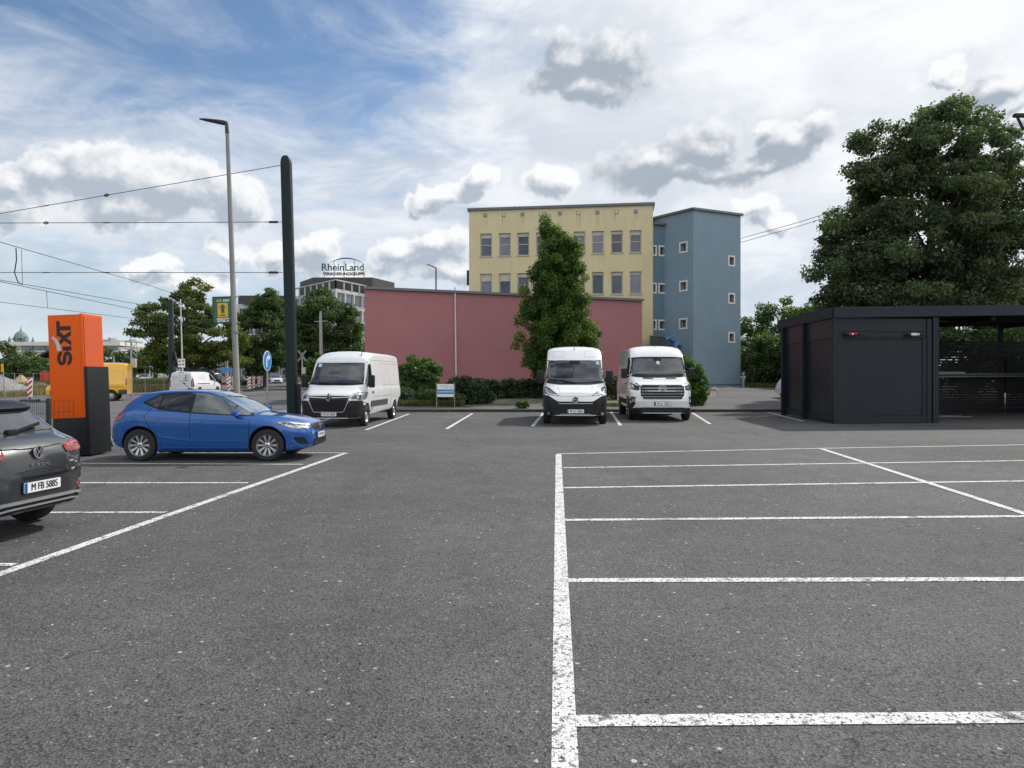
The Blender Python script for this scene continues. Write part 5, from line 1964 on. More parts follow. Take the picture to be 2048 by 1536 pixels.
# air conditioner on its roof
Y = 53.5
a = at(905, 581, Y)
t = thing('air_conditioner', 'grey outdoor air-conditioning unit on the red hall roof', 'air conditioner', (a.x, Y, zr_top - .25))
m = MB()
m.box((-.55, -.2, .05), (.55, .2, 1.0))
m.build('casing', M('ac_casing', (.42, .42, .40), .5), t, bevel=.02)
m = MB()
m.prism(rp([(-.15, .14), (.5, .14), (.5, .92), (-.15, .92)], .03), (0, -.205, 0), ux, vz, .004)
m.build('grille', DRK, t)
m = MB()
ring(m, Vector((-.33, -.203, .55)), ux, vz, .1, .06, .01)
m.build('fan_ring', DRK, t)
# street lamp behind it
Y = 75
a = at(872, 536, Y)
t = thing('street_lamp', 'distant dark street lamp rising behind the red hall roof', 'street lamp', (a.x, Y, .6))
m = MB()
m.tube([(0, 0, 0), (0, 0, a.z - .6)], [.11, .07], 8)
m.build('pole', M('lamp_dark', (.03, .05, .06), .5), t, 40)
m = MB()
m.obox((.05, 0, a.z - .6), (-.95, 0, a.z - .2), .2, .09)
m.build('lamp_head', M('lamp_dark', None), t)

# ================================================================ yellow building
YELW = M('yellow_render', (.635, .56, .345), .85, var=.06, vs=.5, bump=.1, bs=60, grime=.2)
FRM = M('window_frame', (.44, .42, .42), .5, var=.08)
GLB = M('window_pane', (.085, .092, .115), .06, var=.3, vs=.7, spec=.6, coat=.3)
GLD = M('window_pane_dark', (.05, .058, .07), .05, var=.4, vs=.9, spec=.6, coat=.3)
GLR = M('window_pane_bright', (.15, .165, .19), .05, var=.35, vs=.8, spec=.7, coat=.6)
BLND = M('roller_blind', (.50, .48, .43), .7, var=.08)
SILL = M('sill_stone', (.42, .38, .30), .7, var=.12)
YA, YB = Vector((-3.56, 60.1, 0)), Vector((11.28, 58.0, 0))
yd = (YB - YA).normalized()
yn = Vector((yd.y, -yd.x, 0))
yt = 15.3
holes = []
cx = [972, 1009.5, 1046.5, 1083.5, 1121, 1158.5, 1195.5, 1233.5, 1271]
info = []
for i, c_ in enumerate(cx):
    for r_, (ya, yb) in enumerate(((467.5 - i * .85, 513 - i * 1.0), (547.5 - i * .55, 589.5 - i * .15), (640, 684))):
        t0, z1 = plane_hit(c_ - 11.5, ya, YA, YB)
        t1, _ = plane_hit(c_ + 11.8, ya, YA, YB)
        _, z0 = plane_hit(c_, yb, YA, YB)
        hl = (t0, t1, z0, z1)
        holes.append(hl)
        info.append((hl, r_, i))
t = thing('yellow_building', 'pale yellow office building with two visible rows of windows behind the conical tree', 'building')
m = MB()
wall(m, YA, YB, 0, yt, holes, .26)
dp = -yn * 11
for a, b_ in ((YB, YB + dp), (YB + dp, YA + dp), (YA + dp, YA)):
    m.quad(a, b_, b_ + Vector((0, 0, yt)), a + Vector((0, 0, yt)))
m.build('wall', YELW, t)
m = MB()
m.add([p + Vector((0, 0, yt - .02)) for p in (YA, YB, YB + dp, YA + dp)], [(0, 1, 2, 3)])
m.build('roof', M('roof_felt', None), t)
m = MB()
for a, b_ in ((YA - yd * .12 + yn * .02, YB + yd * .12 + yn * .02), (YB + yn * .02, YB + dp), (YA + yn * .02, YA + dp)):
    m.obox(a + Vector((0, 0, yt + .09)), b_ + Vector((0, 0, yt + .09)), .3, .2)
m.build('coping', COPE, t)
for hl, r_, i in info:
    o = window(t, YA, yd, yn, hl, .26, FRM, (GLB, GLD, GLR)[(i * 5 + r_ * 2 + i // 3) % 3], (.5,) if r_ == 0 else (), (), .085, sill=SILL)
    g = random.Random(i * 7 + r_)
    dpth = (.15 if r_ == 0 else .13) + g.random() * .06 + (.22 if g.random() > .82 else 0)
    zb = hl[3] - (hl[3] - hl[2]) * dpth
    m = MB()
    Pq = lambda tq, zq: YA + yd * tq - yn * .16 + Vector((0, 0, zq))
    m.add([Pq(hl[0] + .02, zb), Pq(hl[1] - .02, zb), Pq(hl[1] - .02, hl[3] - .004), Pq(hl[0] + .02, hl[3] - .004)] + [Pq(hl[0] + .02, zb) - yn * .07, Pq(hl[1] - .02, zb) - yn * .07], [(0, 1, 2, 3), (0, 4, 5, 1)])
    m.build('blind_box', BLND, o)
SQB, SQW = M('tile_blue', (.17, .27, .33), .5), M('tile_white', (.62, .58, .52), .5)
for i, px in enumerate([970.5, 1007.5, 1045, 1082, 1120, 1157, 1195, 1233, 1271.5]):
    tq, zq = plane_hit(px, 430.5 - i * .95, YA, YB)
    m = MB()
    m.prism([(-.15, -.15), (.15, -.15), (.15, .15), (-.15, .15)], YA + yd * tq + yn * .035 + Vector((0, 0, zq)), yd, vz, .034, 0)
    m.prism([(-.10, -.10), (.10, -.10), (.10, .10), (-.10, .10)], YA + yd * tq + yn * .045 + Vector((0, 0, zq)), yd, vz, .01, 1)
    m2 = MB()
    gq = random.Random(i)
    for _k in range(3):
        xx = gq.uniform(-.16, .16)
        l_ = gq.uniform(.4, 1.3)
        w2 = gq.uniform(.012, .03)
        m2.prism([(xx - w2 * .3, -.15 - l_), (xx + w2 * .3, -.15 - l_), (xx + w2, -.151), (xx - w2, -.151)], YA + yd * tq + yn * .004 + Vector((0, 0, zq)), yd, vz, .003)
    sv = m.build('square_vent', [M('vent_frame', (.2, .22, .23), .6), SQB if i % 2 == 0 else SQW], t)
    m2.build('drip_stain', M('drip_stain', (.47, .40, .22), .9, var=.2), sv)
m = MB()
q = YA - yd * .12
m.box((q.x - .05, q.y + .1, 9.2), (q.x + .1, q.y + .7, 10.4))
for k in range(8):
    m.box((q.x - .09, q.y + .08, 9.22 + k * .15), (q.x - .05, q.y + .7, 9.29 + k * .15))
m.build('louvre_box', PBK, t)
m = MB()
q = YB - yd * .15 + yn * .3
m.tube([q + Vector((-.45, .3, 3.9)), q + Vector((-.1, 0, 4.0))], .06, 6)
m.build('wall_lamp', M('lamp_red_brown', (.12, .03, .02), .5), t)
m = MB()
q = YA + yd * 3.5 - yn * 2
m.tube([q + Vector((0, 0, yt)), q + Vector((0, 0, yt + .8))], .02, 5)
m.build('aerial', WIRE, t)

# ================================================================ blue tower
BLUW = M('blue_render', (.205, .292, .36), .85, var=.045, vs=.6, bump=.1, bs=60, grime=.10)
TA, TB = Vector((14.0, 56.0, 0)), Vector((18.32, 58.1, 0))
TC = Vector((11.3, 59.9, 0))
tz = 14.45
WF = M('white_surround', (.70, .69, .66), .5, var=.08)
t = thing('blue_tower', 'grey-blue stair tower with small square white-framed windows right of the yellow building', 'building')
fu_ = (TB - TA).normalized()
lu = (TA - TC).normalized()


def small_windows(A, B, plist, w, h):
    hs = []
    for px, py in plist:
        tq, zq = plane_hit(px, py, A, B)
        hs.append((tq - w / 2, tq + w / 2, zq - h / 2, zq + h / 2))
    return hs


hf = small_windows(TA, TB, [(1463, 522), (1463, 597), (1463, 675)], .46, .62)
hl_ = small_windows(TC, TA, [(1367, 494.5), (1367, 572), (1366.5, 647.5)], .62, .62)
m = MB()
wall(m, TA, TB, 0, tz, hf, .3)
wall(m, TC, TA, 0, tz, hl_, .3)
TD = TB + (TC - TA) * 1.05
for a, b_ in ((TB, TD), (TD, TC)):
    m.quad(a, b_, b_ + Vector((0, 0, tz)), a + Vector((0, 0, tz)))
m.build('wall', BLUW, t)
m = MB()
m.add([p + Vector((0, 0, tz - .02)) for p in (TA, TB, TD, TC)], [(0, 1, 2, 3)])
m.build('roof', M('roof_felt', None), t)
m = MB()
for a, b_ in ((TA - fu_ * .1, TB + fu_ * .15), (TC, TA)):
    m.obox(a + Vector((0, 0, tz + .08)), b_ + Vector((0, 0, tz + .08)), .34, .17)
m.build('coping', COPE, t)
for A, B, hs in ((TA, TB, hf), (TC, TA, hl_)):
    uu = (B - A).normalized()
    nn = Vector((uu.y, -uu.x, 0))
    for hq in hs:
        w_ = window(t, A, uu, nn, hq, .3, FRM, GLD, (), (.5,), .06)
        m = MB()
        t0, t1, z0, z1 = hq
        for a0, a1, b0, b1 in ((t0 - .12, t0, z0 - .12, z1 + .12), (t1, t1 + .12, z0 - .12, z1 + .12), (t0, t1, z1, z1 + .12), (t0, t1, z0 - .12, z0)):
            m.prism([(a0, b0), (a1, b0), (a1, b1), (a0, b1)], A + nn * .03, uu, vz, .029)
        m.build('surround', WF, w_)
m = MB()
m.obox(TA + fu_ * .0 + Vector((0, -.02, .95)), TB + Vector((0, -.02, .95)), .03, .05)
m.build('plinth_trim', M('plinth_blue', (.07, .12, .15), .7), t)
# lower stair wing between yellow building and tower
SA, SB = Vector((11.32, 58.15, 0)), Vector((12.72, 58.6, 0))
t = thing('blue_stair_wing', 'narrow darker blue wing with square windows between yellow building and tower', 'building')
hs = small_windows(SA, SB, [(1326, 502), (1325.5, 577), (1325.5, 650)], .56, .62)
hs += [(0.01, .20, h[2], h[3]) for h in hs]
m = MB()
st = H + (HZ - 450) / F * 58.3
BL2 = M('blue_render_dark', (.125, .21, .27), .85, var=.05, vs=.6, bump=.1, bs=60, grime=.3)
wall(m, SA, SB, 0, st, hs, .28)
m.quad(SB, SB + Vector((-.5, 1.5, 0)), SB + Vector((-.5, 1.5, st)), SB + Vector((0, 0, st)))
m.build('wall', BL2, t)
su = (SB - SA).normalized()
sn = Vector((su.y, -su.x, 0))
m = MB()
m.obox(SA + Vector((0, 0, st + .06)), SB + su * .1 + Vector((0, 0, st + .06)), .5, .14)
m.build('coping', COPE, t)
for hq in hs:
    w_ = window(t, SA, su, sn, hq, .28, FRM, GLD, (), (), .05)
    m = MB()
    t0, t1, z0, z1 = hq
    for a0, a1, b0, b1 in ((max(t0 - .12, .001), t0, z0 - .12, z1 + .12), (t1, t1 + .12, z0 - .12, z1 + .12), (t0, t1, z1, z1 + .12), (t0, t1, z0 - .12, z0)):
        if a1 - a0 > .005:
            m.prism([(a0, b0), (a1, b0), (a1, b1), (a0, b1)], SA + sn * .03, su, vz, .029)
    m.build('surround', WF, w_)
# entrance canopy at its foot
t = thing('entrance_canopy', 'dark ribbed entrance canopy with bright blue bird shapes below the stair wing', 'canopy')
p0, p1 = at(1306, 672, 57.0), at(1350, 692, 54.5)
m = MB()
q0, q1 = at(1300, 671, 57.6), at(1335, 676, 57.4)
q2, q3 = at(1363, 694, 54.4), at(1300, 694, 54.8)
m.add([q0, q1, q2, q3, q0 - Vector((0, 0, .15)), q1 - Vector((0, 0, .15)), q2 - Vector((0, 0, .15)), q3 - Vector((0, 0, .15))], [(0, 1, 2, 3), (7, 6, 5, 4), (0, 4, 5, 1), (1, 5, 6, 2), (2, 6, 7, 3), (3, 7, 4, 0)])
m.build('roof_sheet', M('canopy_dark', (.03, .032, .036), .5), t)
m = MB()
for k in range(9):
    a = q0.lerp(q1, k / 8)
    b_ = q3.lerp(q2, k / 8)
    m.obox(a + Vector((0, 0, .03)), b_ + Vector((0, 0, .03)), .05, .05)
m.build('roof_rib', M('canopy_rib', (.07, .072, .075), .5), t)
m = MB()
m.tube([(q2.x - .3, q2.y + .1, z_right(54)), (q2.x - .3, q2.y + .1, q2.z - .12)], .05, 8)
m.build('post', DRK, t)
m = MB()
m.tube([(q3.x + .2, q3.y + .1, z_right(54)), (q3.x + .2, q3.y + .1, q3.z - .12)], .05, 8)
m.build('post', DRK, t)
BRD = M('bird_blue', (.02, .24, .60), .4)
for px, py, s_, lab in ((1336, 676, .2, 'bright blue bird-shaped ornament nearest the yellow wall over the entrance canopy'), (1349, 671, .17, 'topmost bright blue bird-shaped ornament over the entrance canopy'), (1355, 687, .34, 'largest bright blue ornament at the right corner of the entrance canopy')):
    c_ = at(px, py, 54.3)
    m = MB()
    m.prism(rp([(-s_, -.05), (-.2 * s_, -s_ * .5), (s_ * .8, -.1 * s_), (s_, s_ * .5), (.2 * s_, s_ * .3), (-.5 * s_, s_ * .6)], .04), c_, (1, 0, .25 if s_ < .3 else .9), (-.25, 0, 1), .05)
    m.tube([c_ + Vector((0, .03, 0)), Vector((c_.x, c_.y + .03, q2.z - .05))], .012, 5)
    tag(m.build('bird_ornament', BRD), lab, 'ornament', 'blue ornaments on the canopy')
# ================================================================ dark container with carport
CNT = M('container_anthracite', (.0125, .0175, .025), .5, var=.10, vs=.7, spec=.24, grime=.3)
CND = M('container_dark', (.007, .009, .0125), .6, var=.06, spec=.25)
K0, K1, K2 = Vector((11.1, 25.0, 0)), Vector((11.46, 30.6, 0)), Vector((15.0, 25.5, 0))
t = thing('carport_container', 'anthracite container store with carport roof and slatted back screen', 'carport', K0)
ku, kw = (K2 - K0).normalized(), (K1 - K0).normalized()
kL, kD = (K2 - K0).length, (K1 - K0).length
kn = Vector((ku.y, -ku.x, 0))
sn_ = Vector((-kw.y, kw.x, 0))
if sn_.x > 0:
    sn_ = -sn_
zz_ = lambda x: 3.66 + x * .022
O = Vector((0, 0, 0))
m = MB()
for p in (kn * -.07 + ku * .08, ku * (kL - .34) + kn * -.07):
    m = MB()
    m.obox(p, p + Vector((0, 0, 3.66)), .15, .15)
    m.build('post', CNT, t)
m = MB()
m.obox(ku * (kL - .08) - kn * .10, ku * (kL - .08) - kn * .10 + Vector((0, 0, 3.72)), .2, .2)
m.build('post', CNT, t)
for f_ in (.53, .985):
    p = kw * (kD * f_) + sn_ * .02
    m = MB()
    m.obox(p, p + Vector((0, 0, 3.66)), .17, .17)
    m.build('post', CNT, t)
# front: frame, header and roller panel
m = MB()
a0_, a1_ = .16, kL - .42
P = lambda q, z, d=0: ku * q + kn * d + Vector((0, 0, z))


def fr(mb, q0, q1, z0, z1, d, th=.05, mi=0):
    mb.prism([(q0, z0), (q1, z0), (q1, z1), (q0, z1)], kn * d, ku, vz, th, mi)


fr(m, a0_, a1_, .02, .26, -.02)
fr(m, a0_, a1_, 3.02, 3.66, -.04)
fr(m, a0_, a0_ + .16, .26, 3.02, -.03)
fr(m, a1_ - .16, a1_, .26, 3.02, -.03)
m.build('front_frame', CNT, t)
m = MB()
k = 34
for i in range(k):
    q0 = a0_ + .165 + (a1_ - a0_ - .33) * i / k
    q1 = a0_ + .165 + (a1_ - a0_ - .33) * (i + .975) / k
    fr(m, q0, q1, .27, 2.93, -.052 - .0012 * (i % 2))
fr(m, a0_ + .163, a1_ - .163, .265, 3.015, -.07)
m.build('front_panel', CNT, t)
m = MB()
fr(m, a0_ + .25, a1_ - .2, 2.925, 2.965, -.03, .04)
fr(m, a0_ + .0, a1_, 3.20, 3.225, -.03, .04)
m.build('cable_rail', CND, t)
m = MB()
for q in (a0_ + .1, a1_ - .12):
    m.prism(circ(0, 0, .05, n=12), P(q, .14, -.015), ku, vz, .02)
m.build('corner_lock', DRK, t)
# side walls, two bays
for q0, q1 in ((.022, .512), (.548, .968)):
    m = MB()
    b0_, b1_ = kw * (kD * q0), kw * (kD * q1)
    n_ = 16
    for i in range(n_):
        pa, pb = b1_.lerp(b0_, i / n_), b1_.lerp(b0_, (i + .95) / n_)
        L_ = (pb - pa).length
        m.prism([(0, .30), (L_, .30), (L_, 2.95), (0, 2.95)], pa - sn_ * (.05 + .004 * (i % 2)), -kw, vz, .04)
    Lb = (b1_ - b0_).length
    m.prism([(0, .06), (Lb, .06), (Lb, .28), (0, .28)], b1_ - sn_ * .02, -kw, vz, .06)
    m.prism([(0, 2.97), (Lb, 2.97), (Lb, 3.66), (0, 3.66)], b1_ - sn_ * .03, -kw, vz, .06)
    m.prism([(0, .28), (Lb, .28), (Lb, 2.97), (0, 2.97)], b1_ - sn_ * .10, -kw, vz, .02)
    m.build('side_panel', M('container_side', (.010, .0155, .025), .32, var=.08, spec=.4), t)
# right flank of the container, seen from the open bay
m = MB()
for i in range(20):
    pa = ku * (kL - .22) + kw * (.25 + .26 * i)
    m.obox(pa + Vector((0, 0, .05)), pa + kw * .245 + Vector((0, 0, .05)), .05, .05)
    m.prism([(0, .05), (.25, .05), (.25, 3.6), (0, 3.6)], pa + ku * .02, kw, vz, .03)
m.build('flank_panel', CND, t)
# roof deck with fascia
m = MB()
ext = 14.0
rt = lambda q, w, z: ku * q + kw * w + Vector((0, 0, z + q * .022))
for i in range(56):
    q0, q1 = .1 + ext * i / 56, .1 + ext * (i + .6) / 56
    vs = [rt(q0, .1, 3.74), rt(q1, .1, 3.74), rt(q1, 6.4, 3.74), rt(q0, 6.4, 3.74), rt(q0, .1, 3.80), rt(q1, .1, 3.80), rt(q1, 6.4, 3.80), rt(q0, 6.4, 3.80)]
    m.add(vs, [(3, 2, 1, 0), (4, 5, 6, 7), (0, 1, 5, 4), (1, 2, 6, 5), (2, 3, 7, 6), (3, 0, 4, 7)])
m.add([rt(.1, .1, 3.80), rt(ext, .1, 3.80), rt(ext, 6.4, 3.80), rt(.1, 6.4, 3.80)], [(0, 1, 2, 3)])
m.build('roof_deck', M('roof_zinc_dark', (.055, .065, .075), .5, .3, var=.1), t)
m = MB()


def beam(q0, w0, q1, w1, z0, z1, th):
    a, b_ = rt(q0, w0, 0), rt(q1, w1, 0)
    d = Vector((b_.x - a.x, b_.y - a.y, 0)).normalized()
    nn = Vector((d.y, -d.x, 0)) * th / 2
    vs = [a + nn + Vector((0, 0, z0)), b_ + nn + Vector((0, 0, z0)), b_ - nn + Vector((0, 0, z0)), a - nn + Vector((0, 0, z0)),
          a + nn + Vector((0, 0, z1)), b_ + nn + Vector((0, 0, z1)), b_ - nn + Vector((0, 0, z1)), a - nn + Vector((0, 0, z1))]
    m.add(vs, [(3, 2, 1, 0), (4, 5, 6, 7), (0, 1, 5, 4), (1, 2, 6, 5), (2, 3, 7, 6), (3, 0, 4, 7)])


beam(-.02, -.03, ext, -.03, 3.665, 4.03, .12)
beam(.0, .032, .0, 6.0, 3.665, 4.03, .12)
beam(.0, 6.4, ext, 6.4, 3.665, 4.03, .12)
m.build('fascia', CNT, t)
m = MB()
for q in (6.2, 10.5):
    m.obox(rt(q, .2, 3.62), rt(q, 6.3, 3.62), .14, .18)
for w_ in (2.3, 4.4):
    m.obox(rt(kL, w_, 3.63), rt(ext, w_, 3.63), .10, .14)
for q in (6.2, 10.5, 13.8):
    m.obox(rt(q, 6.2, 0), rt(q, 6.2, 3.6), .15, .15)
m.obox(rt(kL + .1, .5, 3.55), rt(kL + 2.6, 2.6, 3.60), .07, .07)
m.build('roof_frame', CND, t)
m = MB()
g = random.Random(3)
for j in range(4):
    q0 = kL + .1 + j * 3.3
    q1 = q0 + 3.22
    for i in range(27):
        z = .06 + i * .118
        gap = .004 if (j == 0 or i < 12) else .022
        a, b_ = rt(q0, 6.0, 0), rt(q1, 6.0, 0)
        m.obox(Vector((a.x, a.y, z)), Vector((b_.x, b_.y, z)), .03, .118 - gap)
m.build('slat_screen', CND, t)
m = MB()
for i in range(27):
    z = .06 + i * .118
    a, b_ = rt(ext - .1, .3, 0), rt(ext - .1, 6.0, 0)
    m.obox(Vector((a.x, a.y, z)), Vector((b_.x, b_.y, z)), .03, .112)
m.build('sun_block_screen', CND, t)  # added beyond the view to block the sun from the open bay
m = MB()
m.obox(rt(kL + .1, 5.3, 1.52), rt(ext, 5.3, 1.35), .06, .06)
m.obox(rt(kL + .1, 5.3, 1.62), rt(ext, 5.3, 1.45), .08, .05)
m.build('cross_rail', M('rail_grey', (.10, .11, .12), .4, .5), t)
m = MB()
m.obox(rt(kL + 1.7, 5.25, 1.66), rt(kL + 4.2, 5.25, 1.60), .12, .10)
m.build('roller_tube', M('tube_grey', (.22, .23, .24), .5), t)
m = MB()
m.cbox(tuple(rt(kL + .35, 4.9, 1.35 - (kL + .35) * .022)), (.14, .1, .3))
m.build('switch_box', M('switch_grey', (.08, .085, .09), .5), t, bevel=.01)
for q, mt, lab, nm in ((.42 + .10, M('connector_red', (.26, .016, .024), .5), 'red power connector hanging under the header of the dark container front', 1), (2.83, M('connector_white', (.50, .50, .50), .5), 'white power connector hanging under the header of the dark container front', 0)):
    tt_ = thing('power_connector', lab, 'connector', K0 + P(q, 3.10, .04), 0, 'power connectors on the container', .82)
    m = MB()
    m.tube([Vector((-.02, -.05, 0)), Vector((.15, -.05, .0)), Vector((.36, -.05, .01))], [.06, .075, .045], 10)
    m.build('plug', mt, tt_, 40)
    m = MB()
    m.tube([Vector((-.17, -.05, 0)), Vector((-.02, -.05, 0))], [.055, .065], 10)
    m.tube([Vector((.36, -.05, .01)), Vector((.47, -.05, .0))], [.06, .06], 10)
    m.tube([Vector((-.17, -.05, .0)), Vector((-.2, -.03, .14))], .02, 6)
    m.build('cap', BLK, tt_, 40)
    m = MB()
    m.prism(circ(.12, 0, .035, n=10), Vector((0, -.125, 0)), ux, vz, .01)
    m.build('badge', wht, tt_)
    m = MB()
    m.tube([Vector((.47, -.05, 0)), Vector((.62, -.04, -.06)), Vector((.72, -.03, -.16))], .014, 6)
    m.build('cable', BLK, tt_)
a = gp(1900, 836)
t = thing('floor_hoop', 'low dark metal hoop lying on the asphalt in the open carport', 'hoop', (a.x, a.y, 0))
m = MB()
m.tube([(-1.0, .4, .05), (.7, .4, .05), (.9, .1, .05), (.7, -.25, .05), (-.9, -.25, .05)], .03, 8)
m.build('frame', M('rail_grey', None), t, 40)

# ================================================================ office blocks behind the trees
OFW = M('office_white', (.46, .47, .47), .6, var=.05)
OFD = M('office_dark', (.050, .047, .046), .6, var=.06)
GLO = M('office_glass', (.10, .115, .125), .08, var=.5, vs=.35, spec=.6, coat=.3)
OC, OR_, OL = Vector((-31.6, 130, 0)), Vector((-24.2, 148.6, 0)), Vector((-45, 146, 0))
oz = 18.6
t = thing('office_building', 'tall grey office block with dark rooftop storey carrying the big letters', 'building')
our = (OR_ - OC).normalized()
onr = Vector((our.y, -our.x, 0))
oul = (OC - OL).normalized()
onl = Vector((oul.y, -oul.x, 0))
hr = []
LR = (OR_ - OC).length
for r_ in range(6):
    z1 = 16.6 - r_ * 2.75
    for c_ in range(7):
        x0 = .45 + c_ * (LR - .5) / 7
        hr.append((x0, x0 + (LR - .5) / 7 - .35, z1 - 2.15, z1))
LL = (OC - OL).length
hl2 = []
for r_ in range(3):
    z1 = 16.6 - r_ * 2.75
    for c_ in range(8):
        x0 = .3 + c_ * (LL - .6) / 8
        hl2.append((x0, x0 + (LL - .6) / 8 - .3, z1 - 2.15, z1))
m = MB()
wall(m, OC, OR_, 0, 17.2, hr, .3)
wall(m, OL, OC, 0, 17.2, hl2, .3)
m.build('wall', OFW, t)
for A, uu, nn, hs in ((OC, our, onr, hr), (OL, oul, onl, hl2)):
    for hq in hs:
        window(t, A, uu, nn, hq, .3, OFW, GLO, (), (.5,), .09)
m = MB()
m.add([OC + Vector((0, 0, 17.18)), OR_ + Vector((0, 0, 17.18)), Vector((-38, 165, 17.18)), OL + Vector((0, 0, 17.18))], [(0, 1, 2, 3)])
m.build('roof', M('roof_felt', None), t)
m = MB()
for A, uu, LN in ((OC, our, LR), (OL, oul, LL)):
    for k in range(9):
        p = A + uu * (LN * k / 8)
        m.obox(p + Vector((0, 0, 17.2)), p + Vector((0, 0, 18.7)), .22, .22)
    m.obox(A + Vector((0, 0, 18.75)), A + uu * LN + Vector((0, 0, 18.75)), .35, .2)
m.build('roof_frame', OFW, t)
m = MB()
b0, b1, b2, b3 = at(626, 750, 139), at(745, 750, 139), at(789, 750, 147), at(600, 750, 146)
ring_ = [b3, b0, b1, b2]
zt2 = 20.4
for a, b_ in zip(ring_, ring_[1:]):
    m.quad((a.x, a.y, 17.2), (b_.x, b_.y, 17.2), (b_.x, b_.y, zt2), (a.x, a.y, zt2))
m.quad(*[(p.x, p.y, zt2) for p in ring_])
m.build('rooftop_storey', OFD, t)
LETB, LETG = M('letters_blue_green', (.012, .075, .12), .4), M('letters_green', (.010, .16, .13), .4)
t = thing('roof_sign', 'big free-standing letters with an arch above them on the office block roof', 'sign', (at(687, 555, 139.4).x, 139.4, 20.4))
m = MB()
for k in range(5):
    x = -3.8 + k * 1.93
    m.tube([(x, .25, 0), (x, .25, 1.3 if k in (0, 4) else 3.3)], .06, 5)
m.obox((-4.1, .25, .75), (4.3, .25, .75), .06, .06)
m.build('support', DRK, t)
text('lettering', 'Rhein', 1.95, LETB, (-2.05, 0, 1.95), ux, vz, t, .12, .03, 1.0)
text('lettering', 'Land', 1.95, LETG, (2.1, 0, 1.95), ux, vz, t, .12, .03, 1.0)
text('lettering', 'VERSICHERUNGSGRUPPE', .82, INK, (0.05, 0, .70), ux, vz, t, .08, .03, .86)
m = MB()
m.tube([(x, 0.05, 2.75 + 1.0 * (1 - ((x - .5) / 3.3) ** 2)) for x in np.linspace(-2.6, 3.6, 15)], [.03 + .09 * math.sin(PI * i / 14) for i in range(15)], 6)
m.build('arch', LETB, t, 50)

t = thing('office_building', 'second lower office block with dark top between the feathery tree and the tall mast', 'building')
m = MB()
A, B = at(474, 750, 150), at(600, 750, 158)
A, B = Vector((A.x, A.y, 0)), Vector((B.x, B.y, 0))
uu = (B - A).normalized()
nn = Vector((uu.y, -uu.x, 0))
hs = []
for r_ in range(3):
    for c_ in range(8):
        x0 = .5 + c_ * 1.6
        hs.append((x0, x0 + 1.25, 15.5 - r_ * 3.4 - 1.9, 15.5 - r_ * 3.4))
wall(m, A, B, 0, 16.4, hs, .3)
m.build('wall', OFW, t)
for hq in hs:
    window(t, A, uu, nn, hq, .3, OFW, GLO, (), (.5,), .09)
m = MB()
m.box((A.x, A.y + .6, 16.4), (B.x, B.y + 9, 18.2))
m.build('rooftop_storey', OFD, t)
t = thing('glazed_hall', 'low grey ribbed hall behind the beacons and the lamp post', 'building')
m = MB()
A, B = at(420, 750, 125), at(606, 750, 128)
A, B = Vector((A.x, A.y, 0)), Vector((B.x, B.y, 0))
m.box((A.x, A.y, 0), (B.x, B.y + 8, 5.6))
m.build('wall', M('hall_grey', (.16, .17, .18), .6, var=.15), t)
m = MB()
for k in range(34):
    x = A.x + (B.x - A.x) * k / 33
    m.box((x - .07, A.y - .18, .8), (x + .07, A.y - .002, 5.5))
m.build('rib', M('hall_rib', (.34, .36, .38), .5), t)
m = MB()
for k in range(11):
    x = A.x + (B.x - A.x) * (k + .2) / 11
    m.box((x, A.y - .06, 2.4), (x + .8, A.y - .003, 4.2))
m.build('window', GLO, t)

# ================================================================ far left: church dome, white block, old shed, works site
Y = 520
b = at(42, 690, Y)
t = thing('domed_church', 'distant church with green copper dome and small corner turrets on the far left skyline', 'church', (b.x, Y, 0))
s_ = Y / F
COP = M('copper_green', (.16, .25, .22), .6, var=.25, vs=.3)
m = MB()
z0 = H + (HZ - 683) * s_
R0 = 12.5 * s_
m.lathe([(R0 * 1.0, z0), (R0 * 1.04, z0 + R0 * .35), (R0 * .98, z0 + R0 * .75), (R0 * .8, z0 + R0 * 1.15), (R0 * .5, z0 + R0 * 1.5), (R0 * .22, z0 + R0 * 1.68), (R0 * .12, z0 + R0 * 1.9), (R0 * .05, z0 + R0 * 2.2), (.05, z0 + R0 * 2.6)], 16)
m.build('dome', COP, t, 25)
m = MB()
for k in range(16):
    a = 2 * PI * k / 16
    m.tube([(math.cos(a) * R0 * q, math.sin(a) * R0 * q, z0 + R0 * h) for q, h in ((1.01, .02), (1.05, .35), (.99, .75), (.81, 1.15), (.51, 1.5))], .12, 4)
m.build('dome_rib', M('copper_light', (.27, .36, .32), .6), t)
m = MB()
m.box((-R0 * 1.5, -R0, 0), (R0 * 1.5, R0 * 1.4, z0 - .3))
m.build('drum', M('church_stone', (.30, .28, .25), .8, var=.15), t)
for k in range(4):
    m = MB()
    xx, yy = (-1.32 if k < 2 else 1.32) * R0, (-.8 if k % 2 else .9) * R0
    m.lathe([(R0 * .24, z0 - R0 * .5), (R0 * .24, z0 + R0 * .05), (R0 * .14, z0 + R0 * .4), (.04, z0 + R0 * .85)], 8, 'z', (xx, yy, 0))
    m.build('turret', COP, t)
m = MB()
for k in range(7):
    m.box((-R0 * .8 + k * R0 * .25, -R0 * 1.02, z0 + R0 * .2), (-R0 * .8 + k * R0 * .25 + R0 * .08, -R0 * .9, z0 + R0 * .5))
m.build('dome_window', DRK, t)
Y = 320
t = thing('white_block', 'long white modern building with a strip of windows below the distant dome', 'building', (0, Y, 0))
xl, xr = (18 - 1024) / F * Y, (240 - 1024) / F * Y
zz0 = lambda y: H + (HZ - y) / F * Y
m = MB()
m.box((xl, 0, zz0(691)), (xr, 20, zz0(683.5)))
m.box((xl + 4, 1, 0), (xr, 20, zz0(699)))
